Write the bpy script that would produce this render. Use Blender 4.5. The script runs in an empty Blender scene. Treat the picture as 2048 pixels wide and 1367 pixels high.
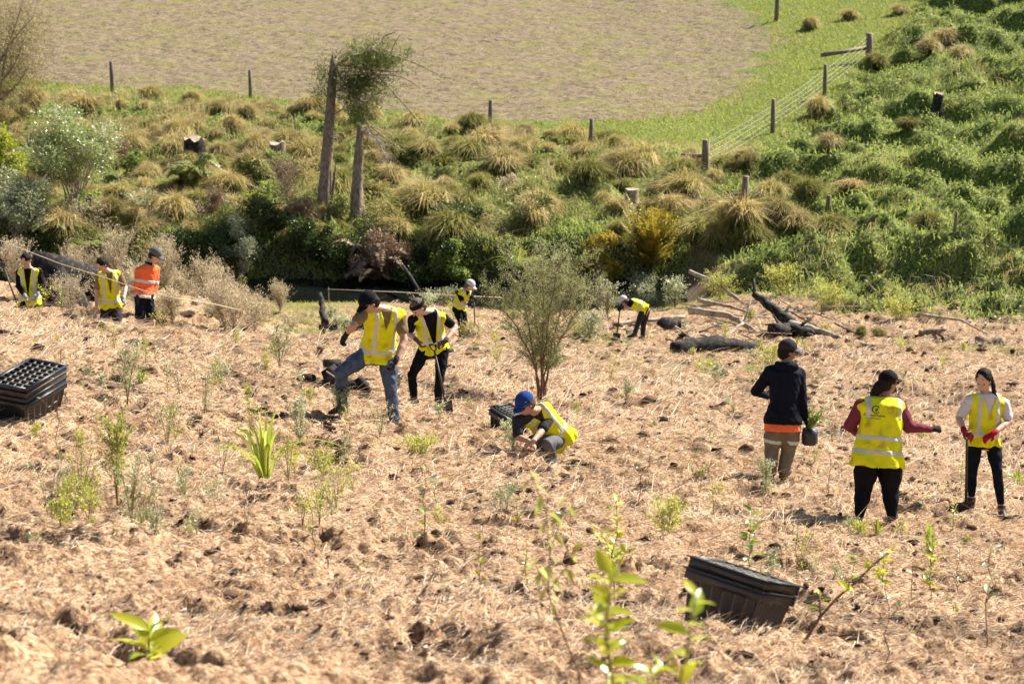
import bpy, bmesh, math, random
import numpy as np
from mathutils import Vector, Matrix

# ------------------------------------------------------------------ camera, sky, sun, exposure
SC = bpy.context.scene
COL = SC.collection
W_PX, H_PX = 2048.0, 1367.0
CAM_Z = 20.0
PITCH = math.radians(15.0)
LENS = 85.0
FPX = W_PX * LENS / 36.0
SUN_AZ = math.radians(50.0)      # to the right of straight ahead
SUN_EL = math.radians(40.0)

cam_d = bpy.data.cameras.new("camera")
cam = bpy.data.objects.new("camera", cam_d)
COL.objects.link(cam)
cam.location = (0, 0, CAM_Z)
cam.rotation_euler = (math.pi / 2 - PITCH, 0, 0)
cam_d.lens = LENS
cam_d.sensor_width = 36
cam_d.clip_start = 0.3
cam_d.clip_end = 3000
cam_d.dof.use_dof = True
cam_d.dof.focus_distance = 30.0
cam_d.dof.aperture_fstop = 4.2
SC.camera = cam

world = bpy.data.worlds.new("World")
SC.world = world
world.use_nodes = True
wn = world.node_tree
sky = wn.nodes.new("ShaderNodeTexSky")
sky.sky_type = 'NISHITA'
sky.sun_disc = False
sky.sun_elevation = SUN_EL
sky.sun_rotation = SUN_AZ
bgn = wn.nodes["Background"]
wn.links.new(sky.outputs[0], bgn.inputs[0])
bgn.inputs[1].default_value = 0.052

sun_d = bpy.data.lights.new("sun", 'SUN')
sun_d.energy = 5.0
sun_d.angle = math.radians(0.5)
sun_d.color = (1.0, 0.93, 0.80)
sun = bpy.data.objects.new("sun", sun_d)
COL.objects.link(sun)
SUN_DIR = Vector((math.sin(SUN_AZ) * math.cos(SUN_EL), math.cos(SUN_AZ) * math.cos(SUN_EL), math.sin(SUN_EL)))
sun.rotation_euler = SUN_DIR.to_track_quat('Z', 'Y').to_euler()
sun.location = SUN_DIR * 60 + Vector((0, 60, 20))

SC.view_settings.view_transform = 'Standard'
SC.view_settings.look = 'None'
SC.view_settings.gamma = 1
SC.view_settings.exposure = 1.32
SC.render.engine = 'CYCLES'
SC.cycles.max_bounces = 5
SC.cycles.diffuse_bounces = 3
SC.cycles.transmission_bounces = 3
SC.cycles.transparent_max_bounces = 4

# ------------------------------------------------------------------ helpers
rng = np.random.default_rng(7)
random.seed(7)
FWD = np.array([0, math.cos(PITCH), -math.sin(PITCH)])
UPV = np.array([0, math.sin(PITCH), math.cos(PITCH)])
RGT = np.array([1.0, 0, 0])
CAMP = np.array([0, 0, CAM_Z])

def ray(u, v):
    return FWD + RGT * ((u - W_PX / 2) / FPX) + UPV * ((H_PX / 2 - v) / FPX)

def at_depth(u, v, d):
    """world point seen at photo pixel (u, v) at d metres along the view axis"""
    return CAMP + ray(u, v) * d

def proj(p):
    q = np.asarray(p, float) - CAMP
    d = q @ FWD
    return (W_PX / 2 + FPX * (q @ RGT) / d, H_PX / 2 - FPX * (q @ UPV) / d, d)

def lin(c):
    c = np.asarray(c, float)
    return np.where(c <= 0.04045, c / 12.92, ((c + 0.055) / 1.055) ** 2.4)

def sstep(a, b, x):
    t = np.clip((np.asarray(x, float) - a) / (b - a), 0, 1)
    return t * t * (3 - 2 * t)

def _hash(ix, iy, seed):
    h = (ix.astype(np.int64) * 374761393 + iy.astype(np.int64) * 668265263 + seed * 1442695041) & 0xffffffff
    h = ((h ^ (h >> 13)) * 1274126177) & 0xffffffff
    h = (h ^ (h >> 16)) & 0xffffff
    return h / float(0xffffff)

def vnoise(x, y, seed=0):
    x = np.asarray(x, float); y = np.asarray(y, float)
    ix = np.floor(x); iy = np.floor(y)
    fx = x - ix; fy = y - iy
    fx = fx * fx * fx * (fx * (fx * 6 - 15) + 10); fy = fy * fy * fy * (fy * (fy * 6 - 15) + 10)
    a = _hash(ix, iy, seed); b = _hash(ix + 1, iy, seed); c = _hash(ix, iy + 1, seed); d = _hash(ix + 1, iy + 1, seed)
    return (a * (1 - fx) + b * fx) * (1 - fy) + (c * (1 - fx) + d * fx) * fy   # 0..1

def fbm(x, y, seed=0, oct=3, gain=0.5):
    s = 0; a = 1.0; t = 0
    c, q = math.cos(0.6), math.sin(0.6)
    for k in range(oct):
        s = s + a * (vnoise(x, y, seed + k * 17) - 0.5)
        t += a; a *= gain
        x, y = (c * x - q * y) * 2.03 + 3.1, (q * x + c * y) * 2.03 + 7.7
    return s / t * 2   # about -1..1

def tag(o, label=None, cat=None, group=None, kind=None):
    if label: o['label'] = label
    if cat: o['category'] = cat
    if group: o['group'] = group
    if kind: o['kind'] = kind
    return o

def empty(name, loc, label, cat, group=None, rz=0.0):
    o = bpy.data.objects.new(name, None)
    COL.objects.link(o)
    o.location = Vector(loc)
    o.rotation_euler = (0, 0, rz)
    o.empty_display_size = 0.1
    return tag(o, label, cat, group)

def copy_tree(o, parent=None):
    c = o.copy()
    COL.objects.link(c)
    c.parent = parent
    for ch in [k for k in bpy.data.objects if k.parent == o]:
        copy_tree(ch, c)
    return c

def mesh_from(name, verts, quads=None, tris=None, rnd=None, smooth=False, mats=(), midx=None, parent=None, origin=None):
    """numpy arrays -> one linked mesh object. rnd: a value per vertex"""
    verts = np.asarray(verts, np.float32)
    if origin is not None:
        verts = verts - np.asarray(origin, np.float32)
    me = bpy.data.meshes.new(name)
    nq = 0 if quads is None else len(quads)
    nt = 0 if tris is None else len(tris)
    me.vertices.add(len(verts))
    me.vertices.foreach_set('co', verts.ravel())
    loops = []
    if nq: loops.append(np.asarray(quads, np.int32).ravel())
    if nt: loops.append(np.asarray(tris, np.int32).ravel())
    lp = np.concatenate(loops)
    me.loops.add(len(lp))
    me.loops.foreach_set('vertex_index', lp)
    me.polygons.add(nq + nt)
    ls = np.concatenate([np.arange(nq, dtype=np.int32) * 4, nq * 4 + np.arange(nt, dtype=np.int32) * 3])
    me.polygons.foreach_set('loop_start', ls)
    me.polygons.foreach_set('loop_total', np.concatenate([np.full(nq, 4, np.int32), np.full(nt, 3, np.int32)]))
    if smooth:
        me.polygons.foreach_set('use_smooth', np.ones(nq + nt, bool))
    for m in mats: me.materials.append(m)
    if midx is not None:
        me.polygons.foreach_set('material_index', np.asarray(midx, np.int32))
    me.update(calc_edges=True)
    if rnd is not None:
        a = me.attributes.new('rnd', 'FLOAT', 'POINT')
        a.data.foreach_set('value', np.asarray(rnd, np.float32))
    o = bpy.data.objects.new(name, me)
    COL.objects.link(o)
    if origin is not None and parent is None:
        o.location = Vector(origin)
    if parent is not None:
        o.parent = parent
    return o

class MB:
    """collects shapes, then builds ONE mesh object"""
    def __init__(s):
        s.v = []; s.q = []; s.t = []; s.r = []; s.n = 0
    def add(s, v, q=None, t=None, rnd=0.5):
        v = np.asarray(v, float).reshape(-1, 3)
        if q is not None and len(q): s.q.append(np.asarray(q) + s.n)
        if t is not None and len(t): s.t.append(np.asarray(t) + s.n)
        s.v.append(v)
        s.r.append(np.broadcast_to(np.asarray(rnd, float), (len(v),)).copy())
        s.n += len(v)
        return s
    def box(s, c, size, rot=None, taper=1.0, rnd=0.5, wob=0.0):
        x, y, z = np.asarray(size) / 2
        p = np.array([[-x, -y, -z], [x, -y, -z], [x, y, -z], [-x, y, -z],
                      [-x * taper, -y * taper, z], [x * taper, -y * taper, z], [x * taper, y * taper, z], [-x * taper, y * taper, z]])
        if wob: p = p + rng.normal(0, wob, p.shape)
        if rot is not None: p = p @ np.asarray(rot).T
        return s.add(p + np.asarray(c), q=[[0, 3, 2, 1], [4, 5, 6, 7], [0, 1, 5, 4], [1, 2, 6, 5], [2, 3, 7, 6], [3, 0, 4, 7]], rnd=rnd)
    def tube(s, path, rad, n=8, cap=True, rnd=0.5, rough=0.0, flat=1.0, side=None):
        path = np.asarray(path, float)
        m = len(path)
        rad = np.broadcast_to(np.asarray(rad, float), (m,))
        t = np.gradient(path, axis=0)
        t /= np.linalg.norm(t, axis=1)[:, None] + 1e-9
        ref = np.array([0, 0, 1.0]) if abs(t[0][2]) < 0.9 else np.array([1.0, 0, 0])
        if side is not None: ref = np.asarray(side, float)
        a = np.arange(n) * 2 * math.pi / n
        rings = []
        for i in range(m):
            x = np.cross(ref, t[i]); x /= np.linalg.norm(x) + 1e-9
            y = np.cross(t[i], x)
            rr = rad[i] * (1 + (rng.uniform(-rough, rough, n) if rough else 0))
            rings.append(path[i] + (np.cos(a) * rr)[:, None] * x + (np.sin(a) * rr * flat)[:, None] * y)
        v = np.concatenate(rings)
        q = []
        for i in range(m - 1):
            for k in range(n):
                k2 = (k + 1) % n
                q.append([i * n + k, i * n + k2, (i + 1) * n + k2, (i + 1) * n + k])
        tr = []
        if cap:
            v = np.vstack([v, path[0], path[-1]])
            for k in range(n):
                k2 = (k + 1) % n
                tr.append([m * n, k2, k]); tr.append([m * n + 1, (m - 1) * n + k, (m - 1) * n + k2])
        return s.add(v, q=q, t=tr, rnd=rnd)
    def build(s, name, mat, parent=None, origin=None, smooth=False):
        v = np.concatenate(s.v)
        q = np.concatenate(s.q) if s.q else None
        t = np.concatenate(s.t) if s.t else None
        return mesh_from(name, v, q, t, np.concatenate(s.r), smooth, [mat], None, parent, origin)

def unit(a):
    a = np.asarray(a, float)
    return a / (np.linalg.norm(a, axis=-1, keepdims=True) + 1e-9)

def rand_dirs(n, up=0.0):
    d = rng.normal(0, 1, (n, 3)); d[:, 2] += up
    return unit(d)

def add_leaves(mb, base, direc, length, width, rnd=None, fold=0.25, nrm=None):
    """kite shaped leaves: base (n,3), direc unit (n,3)"""
    n = len(base)
    if n == 0: return
    length = np.broadcast_to(length, (n,))[:, None]; width = np.broadcast_to(width, (n,))[:, None]
    ref = rand_dirs(n) if nrm is None else nrm
    side = unit(np.cross(direc, ref))
    up = np.cross(side, direc)
    tip = base + direc * length
    mid = base + direc * length * 0.45 + up * length * fold * 0.3
    v = np.stack([base, mid - side * width / 2, tip, mid + side * width / 2], 1).reshape(-1, 3)
    q = np.arange(n * 4).reshape(-1, 4)
    r = rng.uniform(0, 1, n) if rnd is None else np.broadcast_to(rnd, (n,))
    mb.add(v, q=q, rnd=np.repeat(r, 4))

def add_blades(mb, p0, p1, p2, width, rnd=None):
    """curved grass blades through three points, two quads each"""
    n = len(p0)
    if n == 0: return
    width = np.broadcast_to(width, (n,))[:, None]
    side = unit(np.cross(p2 - p0, rand_dirs(n)))
    v = np.stack([p0 - side * width / 2, p0 + side * width / 2, p1 + side * width * 0.4, p1 - side * width * 0.4,
                  p2 + side * width * 0.08, p2 - side * width * 0.08], 1).reshape(-1, 3)
    b = np.arange(n)[:, None] * 6
    q = np.concatenate([b + [0, 1, 2, 3], b + [3, 2, 4, 5]])
    r = rng.uniform(0, 1, n) if rnd is None else np.broadcast_to(rnd, (n,))
    mb.add(v, q=q, rnd=np.repeat(r, 6))

# ------------------------------------------------------------------ materials
def new_mat(name):
    m = bpy.data.materials.new(name)
    m.use_nodes = True
    nt = m.node_tree
    for n in list(nt.nodes): nt.nodes.remove(n)
    out = nt.nodes.new("ShaderNodeOutputMaterial")
    return m, nt, out

def ramp(nt, cols, src, pos=None):
    r = nt.nodes.new("ShaderNodeValToRGB")
    el = r.color_ramp.elements
    k = len(cols)
    pos = pos or [i / (k - 1) for i in range(k)]
    while len(el) < k: el.new(0.5)
    for i, c in enumerate(cols):
        el[i].position = pos[i]; el[i].color = (*c, 1)
    nt.links.new(src, r.inputs[0])
    return r.outputs[0]

def leaf_mat(name, cols, transl=0.35, gloss=0.25, rough=0.45, tcol=None, objrnd=0.25):
    """foliage: diffuse + translucent; colour per leaf from the rnd attribute"""
    m, nt, out = new_mat(name)
    at = nt.nodes.new("ShaderNodeAttribute"); at.attribute_name = 'rnd'
    c = ramp(nt, cols, at.outputs['Fac'])
    oi = nt.nodes.new("ShaderNodeObjectInfo")
    hsv = nt.nodes.new("ShaderNodeHueSaturation")
    mr = nt.nodes.new("ShaderNodeMapRange")
    nt.links.new(oi.outputs['Random'], mr.inputs[0])
    mr.inputs[3].default_value = 1 - objrnd; mr.inputs[4].default_value = 1 + objrnd
    nt.links.new(mr.outputs[0], hsv.inputs['Value'])
    nt.links.new(c, hsv.inputs['Color'])
    c = hsv.outputs[0]
    p = nt.nodes.new("ShaderNodeBsdfPrincipled")
    nt.links.new(c, p.inputs['Base Color'])
    p.inputs['Roughness'].default_value = rough
    p.inputs['Specular IOR Level'].default_value = gloss
    t = nt.nodes.new("ShaderNodeBsdfTranslucent")
    if tcol:
        mx = nt.nodes.new("ShaderNodeMix"); mx.data_type = 'RGBA'; mx.blend_type = 'MULTIPLY'
        mx.inputs[0].default_value = 1
        nt.links.new(c, mx.inputs[6]); mx.inputs[7].default_value = (*tcol, 1)
        nt.links.new(mx.outputs[2], t.inputs[0])
    else:
        nt.links.new(c, t.inputs[0])
    ms = nt.nodes.new("ShaderNodeMixShader")
    ms.inputs[0].default_value = transl
    nt.links.new(p.outputs[0], ms.inputs[1]); nt.links.new(t.outputs[0], ms.inputs[2])
    nt.links.new(ms.outputs[0], out.inputs[0])
    return m

def rough_mat(name, cols, scale=8.0, rough=0.85, bump=0.3, spec=0.3, stretch=(1, 1, 1), detail=5, metallic=0.0, bscale=None):
    """matt surface with procedural noise colour and bump"""
    m, nt, out = new_mat(name)
    tc = nt.nodes.new("ShaderNodeTexCoord")
    mp = nt.nodes.new("ShaderNodeMapping"); mp.inputs['Scale'].default_value = stretch
    nt.links.new(tc.outputs['Object'], mp.inputs[0])
    nz = nt.nodes.new("ShaderNodeTexNoise"); nz.inputs['Scale'].default_value = scale; nz.inputs['Detail'].default_value = detail
    nt.links.new(mp.outputs[0], nz.inputs[0])
    c = ramp(nt, cols, nz.outputs[0], [0.3 + 0.4 * i / max(1, len(cols) - 1) for i in range(len(cols))])
    p = nt.nodes.new("ShaderNodeBsdfPrincipled")
    nt.links.new(c, p.inputs['Base Color'])
    p.inputs['Roughness'].default_value = rough
    p.inputs['Specular IOR Level'].default_value = spec
    p.inputs['Metallic'].default_value = metallic
    if bump:
        nb = nt.nodes.new("ShaderNodeTexNoise"); nb.inputs['Scale'].default_value = bscale or scale * 2.5; nb.inputs['Detail'].default_value = 4
        nt.links.new(mp.outputs[0], nb.inputs[0])
        b = nt.nodes.new("ShaderNodeBump"); b.inputs['Strength'].default_value = bump; b.inputs['Distance'].default_value = 0.02
        nt.links.new(nb.outputs[0], b.inputs['Height'])
        nt.links.new(b.outputs[0], p.inputs['Normal'])
    nt.links.new(p.outputs[0], out.inputs[0])
    return m
# ------------------------------------------------------------------ terrain
PY = [-8, 0, 6, 15.5, 25.5, 29, 40, 50, 60, 66, 70.5, 72.5, 74, 78.2, 79.6, 84, 90, 97, 102, 140, 400]
PZ = [0.4, -1.8, -3.5, -6.15, -8.85, -9.4, -11.6, -13.8, -16.0, -17.1, -17.75, -18.2, -19.4, -19.4, -17.95, -17.6, -17.35, -17.02, -17.0, -17.0, -14]
CY = [-8, 10, 25, 41, 47, 60]
CC = [0.08, 0.10, 0.135, 0.140, 0.06, 0.0]

def base_h(x, y):
    x = np.asarray(x, float); y = np.asarray(y, float)
    w = y + 1.5 * (fbm(x * 0.12, y * 0.02 + 5, 91, 2)) * sstep(60, 70, y) * (1 - sstep(90, 98, y))
    z = np.interp(w, PY, PZ)
    # on the right the stream bed closes up into the boggy flat
    zf = np.interp(y, [60, 66, 80, 97, 140, 400], [-16.0, -16.9, -17.4, -17.3, -16.6, -12])
    k = sstep(4.0, 9.0, x) * sstep(58, 64, y)
    z = z * (1 - k) + zf * k
    z = z + k * 0.05 * np.maximum(x - 9, 0) ** 1.15
    z = z - np.interp(y, CY, CC) * (np.clip(x, -14, 8) - 2)
    # bench behind the crest on the left
    z = z + 1.3 * np.exp(-((y - 56.5) / 5.0) ** 2) * sstep(-4.5, -9, x)
    z = z - 0.95 * np.exp(-((y - 45.5) / 3.2) ** 2) * sstep(-3.5, -7, x)
    # left part of the far bank stands higher
    z = z + 0.5 * sstep(-9, -16, x) * sstep(79, 84, y) * (1 - sstep(96, 103, y))
    return z + CAM_Z

# ploughed paddock outline (world x, y)
def _plane(u, v, z=-17.0):
    r = ray(u, v); t = z / r[2]
    return (r[0] * t, r[1] * t)
PAD = [_plane(u, v) for u, v in [(-900, 60), (-300, 100), (0, 150), (200, 172), (500, 192), (650, 212), (900, 240), (1080, 248), (1240, 240), (1400, 213),
                                 (1500, 165), (1545, 110), (1530, 60), (1475, 22), (1400, -20), (1280, -70), (1000, -120), (-1200, -160)]]
def in_poly(x, y, poly):
    c = np.zeros(np.shape(x), bool)
    n = len(poly)
    for i in range(n):
        x1, y1 = poly[i]; x2, y2 = poly[(i + 1) % n]
        k = ((y1 > y) != (y2 > y)) & (x < (x2 - x1) * (y - y1) / (y2 - y1 + 1e-12) + x1)
        c ^= k
    return c
def poly_dist(x, y, poly):
    d = np.full(np.shape(x), 1e9)
    n = len(poly)
    for i in range(n):
        a = np.array(poly[i]); b = np.array(poly[(i + 1) % n])
        ab = b - a
        t = np.clip(((x - a[0]) * ab[0] + (y - a[1]) * ab[1]) / (ab @ ab), 0, 1)
        d = np.minimum(d, np.hypot(x - a[0] - t * ab[0], y - a[1] - t * ab[1]))
    return d

def bank_zone(x, y):
    """rough tussock bank beyond the stream, 0..1"""
    edge = np.interp(x, [-25, -18, -8, 0, 5, 8.0, 10.5], [104, 104, 101, 96.5, 94, 92, 88])
    return sstep(78, 79.5, y) * (1 - sstep(edge - 2.0, edge + 0.6, y)) * (1 - sstep(9.0, 12.0, x))

def bog_zone(x, y):
    """hummocky green hillside on the right"""
    fl = np.interp(y, [60, 66, 72, 85, 92, 97, 105, 116, 131, 160], [14, 9.5, 6.0, 7.5, 8.8, 11.2, 14.2, 17.6, 23.0, 32])
    return sstep(-0.8, 1.5, x - fl) * sstep(60, 66, y + np.clip(x - 8, 0, 6) * 0.0)

def _bhit(u, v):
    r = ray(u, v); t = np.linspace(6, 80, 3000); P = CAMP + t[:, None] * r
    k = int(np.argmax(P[:, 2] < base_h(P[:, 0], P[:, 1]))); return P[k, 0], P[k, 1]
HOLES = [(*_bhit(u, v), r) for u, v, r in [(425, 1205, .26), (120, 1082, .22), (100, 1230, .16), (390, 882, .24), (1050, 1200, .15), (1620, 1340, .26), (760, 1310, .2), (1335, 1352, .14), (250, 1290, .14),
         (1690, 1105, .16), (700, 790, .3), (950, 838, .3), (1890, 1020, .25), (620, 690, .2), (1500, 985, .22), (860, 1010, .14), (1240, 1110, .12), (1980, 1180, .15), (60, 990, .16), (560, 1130, .13)]]

def pit_mask(x, y):
    a = sstep(0.36, 0.62, fbm(x * 2.1 + 9, y * 2.1, 51, 2))
    b = sstep(0.40, 0.60, fbm(x * 5.2 + 3, y * 4.6, 57, 2)) * sstep(-0.5, 0.1, fbm(x * 0.8, y * 0.8, 59, 2))
    c = 0.55 * sstep(0.25, 0.6, fbm(x * 0.55 + 4, y * 0.5, 58, 3))
    return np.maximum(np.maximum(a, 0.85 * b), c)

def hole_mask(x, y):
    m = np.zeros(np.shape(x))
    for hx, hy, r in HOLES:
        m = np.maximum(m, np.exp(-(((x - hx) / r) ** 2 + ((y - hy) / (r * 1.3)) ** 2) ** 1.5))
    return m

def fine_h(x, y):
    """bumps: clods and holes on the mown slope, mounds on the bank, hummocks in the bog"""
    near = 1 - sstep(66, 72, y)
    n1 = fbm(x * 1.1, y * 1.1, 11, 2)
    n2 = fbm(x * 4.2, y * 4.2, 23, 3)
    n3 = fbm(x * 13, y * 13, 37, 3)
    pit = pit_mask(x, y)
    z = near * (0.11 * n1 + 0.10 * n2 + 0.042 * n3 - 0.13 * pit - 0.22 * hole_mask(x, y))
    bk = bank_zone(x, y)
    m = np.abs(fbm(x * 0.42, y * 0.40, 61, 3))
    z = z + bk * (0.95 * (0.45 - m) + 0.14 * n2)
    bg = bog_zone(x, y)
    xr = x * 0.8 + y * 0.35
    h = fbm(xr * 0.42, y * 0.36, 71, 3)
    h2 = fbm(xr * 1.1, y * 1.0, 75, 2)
    z = z + bg * (1.5 * h + 0.52 * h2 + 0.07 * n2)
    return z

def ground_h(x, y):
    return base_h(x, y) + fine_h(x, y)

def hit(u, v, lo=4.0, hi=200.0, fine=False):
    """where the sight line through photo pixel (u, v) first meets the ground"""
    f = ground_h if fine else base_h
    r = ray(u, v)
    t = np.linspace(lo, hi, 6000)
    P = CAMP + t[:, None] * r
    dz = P[:, 2] - f(P[:, 0], P[:, 1])
    k = np.argmax(dz < 0)
    if dz[k] >= 0: k = len(t) - 1
    p = P[k]
    return np.array([p[0], p[1], float(ground_h(p[0], p[1]))])

def g(x, y, dz=0.0):
    return np.array([x, y, float(ground_h(x, y)) + dz])

def at_y(u, y):
    """ground point under photo column u at distance y"""
    x = 0.0
    z = float(base_h(0, y))
    for _ in range(8):
        d = (np.array([x, y, z]) - CAMP) @ FWD
        x = (u - W_PX / 2) / FPX * d
        z = float(ground_h(x, y))
    return np.array([x, y, z])

# ---- ground material: colours driven by where things grow
gm, nt, out = new_mat('ground_surface')
at = nt.nodes.new("ShaderNodeAttribute"); at.attribute_name = 'zone'
sp = nt.nodes.new("ShaderNodeSeparateColor"); nt.links.new(at.outputs['Color'], sp.inputs[0])
tc = nt.nodes.new("ShaderNodeTexCoord")
def nz(scale, detail=5, dist=0.0, rough=0.6):
    n = nt.nodes.new("ShaderNodeTexNoise"); n.inputs['Scale'].default_value = scale
    n.inputs['Detail'].default_value = detail; n.inputs['Distortion'].default_value = dist; n.inputs['Roughness'].default_value = rough
    nt.links.new(tc.outputs['Object'], n.inputs[0]); return n.outputs[0]
def mixc(f, a, b):
    m = nt.nodes.new("ShaderNodeMix"); m.data_type = 'RGBA'
    if isinstance(f, float): m.inputs[0].default_value = f
    else: nt.links.new(f, m.inputs[0])
    nt.links.new(a, m.inputs[6]); nt.links.new(b, m.inputs[7]); return m.outputs[2]
straw_c = ramp(nt, [(0.075, 0.04, 0.022), (0.26, 0.15, 0.085), (0.50, 0.34, 0.21), (0.68, 0.52, 0.36)], nz(26, 7), [0.30, 0.42, 0.55, 0.72])
big = ramp(nt, [(0.62, 0.55, 0.5), (1, 1, 1)], nz(1.3, 3), [0.35, 0.6])
mul = nt.nodes.new("ShaderNodeMix"); mul.data_type = 'RGBA'; mul.blend_type = 'MULTIPLY'; mul.inputs[0].default_value = 0.7
nt.links.new(straw_c, mul.inputs[6]); nt.links.new(big, mul.inputs[7])
green_c = ramp(nt, [(0.03, 0.045, 0.012), (0.11, 0.14, 0.025), (0.25, 0.28, 0.06)], nz(9, 6), [0.35, 0.5, 0.65])
soil_c = ramp(nt, [(0.03, 0.022, 0.015), (0.09, 0.06, 0.04)], nz(12, 5), [0.35, 0.65])
c = mixc(sp.outputs[1], mul.outputs[2], green_c)
c = mixc(sp.outputs[0], c, soil_c)
pr = nt.nodes.new("ShaderNodeBsdfPrincipled"); pr.inputs['Roughness'].default_value = 0.9; pr.inputs['Specular IOR Level'].default_value = 0.15
nt.links.new(c, pr.inputs['Base Color'])
bp = nt.nodes.new("ShaderNodeBump"); bp.inputs['Strength'].default_value = 0.9; bp.inputs['Distance'].default_value = 0.03
nt.links.new(nz(40, 6), bp.inputs['Height']); nt.links.new(bp.outputs[0], pr.inputs['Normal'])
nt.links.new(pr.outputs[0], out.inputs[0])
GROUND_MAT = gm

# ploughed paddock: pale crumbly soil with green shoots coming through in bands
pm, nt, out = new_mat('ploughed_soil')
tc = nt.nodes.new("ShaderNodeTexCoord")
mq = nt.nodes.new("ShaderNodeMapping"); mq.inputs['Scale'].default_value = (0.8, 1.1, 1); mq.inputs['Rotation'].default_value = (0, 0, 0.5); nt.links.new(tc.outputs['Object'], mq.inputs[0])
n0 = nt.nodes.new("ShaderNodeTexNoise"); n0.inputs['Scale'].default_value = 4.5; n0.inputs['Detail'].default_value = 8; n0.inputs['Roughness'].default_value = 0.75; nt.links.new(mq.outputs[0], n0.inputs[0])
soil = ramp(nt, [(0.045, 0.033, 0.022), (0.18, 0.14, 0.092), (0.31, 0.245, 0.163)], n0.outputs[0], [0.36, 0.46, 0.62])
mp = nt.nodes.new("ShaderNodeMapping"); mp.inputs['Scale'].default_value = (0.6, 0.8, 1); mp.inputs['Rotation'].default_value = (0, 0, 0.08)
nt.links.new(tc.outputs['Object'], mp.inputs[0])
n2 = nt.nodes.new("ShaderNodeTexNoise"); n2.inputs['Scale'].default_value = 0.9; n2.inputs['Detail'].default_value = 7; n2.inputs['Roughness'].default_value = 0.7
nt.links.new(mp.outputs[0], n2.inputs[0])
gmask = ramp(nt, [(0, 0, 0), (1, 1, 1)], n2.outputs[0], [0.50, 0.62])
gcol = ramp(nt, [(0.16, 0.16, 0.04), (0.29, 0.30, 0.06)], nz(5, 4), [0.35, 0.65])
bw = nt.nodes.new("ShaderNodeMath"); bw.operation = 'MULTIPLY'; bw.inputs[1].default_value = 0.5
nt.links.new(gmask, bw.inputs[0])
c = mixc(bw.outputs[0], soil, gcol)
# curved passes left by the harrow
mr_ = nt.nodes.new("ShaderNodeMapping"); mr_.inputs['Location'].default_value = (6, -122, 0); nt.links.new(tc.outputs['Object'], mr_.inputs[0])
wv_ = nt.nodes.new("ShaderNodeTexWave"); wv_.wave_type = 'RINGS'; wv_.rings_direction = 'Z'; wv_.inputs['Scale'].default_value = 0.22; wv_.inputs['Distortion'].default_value = 2.5; wv_.inputs['Detail'].default_value = 4
nt.links.new(mr_.outputs[0], wv_.inputs[0])
wr_ = ramp(nt, [(0.80, 0.80, 0.80), (1.0, 1.0, 1.0)], wv_.outputs['Fac'], [0.1, 0.6])
wm_ = nt.nodes.new("ShaderNodeMix"); wm_.data_type = 'RGBA'; wm_.blend_type = 'MULTIPLY'; wm_.inputs[0].default_value = 0.4
nt.links.new(c, wm_.inputs[6]); nt.links.new(wr_, wm_.inputs[7]); c = wm_.outputs[2]
pr = nt.nodes.new("ShaderNodeBsdfPrincipled"); pr.inputs['Roughness'].default_value = 0.95; pr.inputs['Specular IOR Level'].default_value = 0.1
nt.links.new(c, pr.inputs['Base Color'])
bp = nt.nodes.new("ShaderNodeBump"); bp.inputs['Strength'].default_value = 1.0; bp.inputs['Distance'].default_value = 0.12
nt.links.new(n0.outputs[0], bp.inputs['Height']); nt.links.new(bp.outputs[0], pr.inputs['Normal'])
nt.links.new(pr.outputs[0], out.inputs[0])
PADDOCK_MAT = pm

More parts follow.
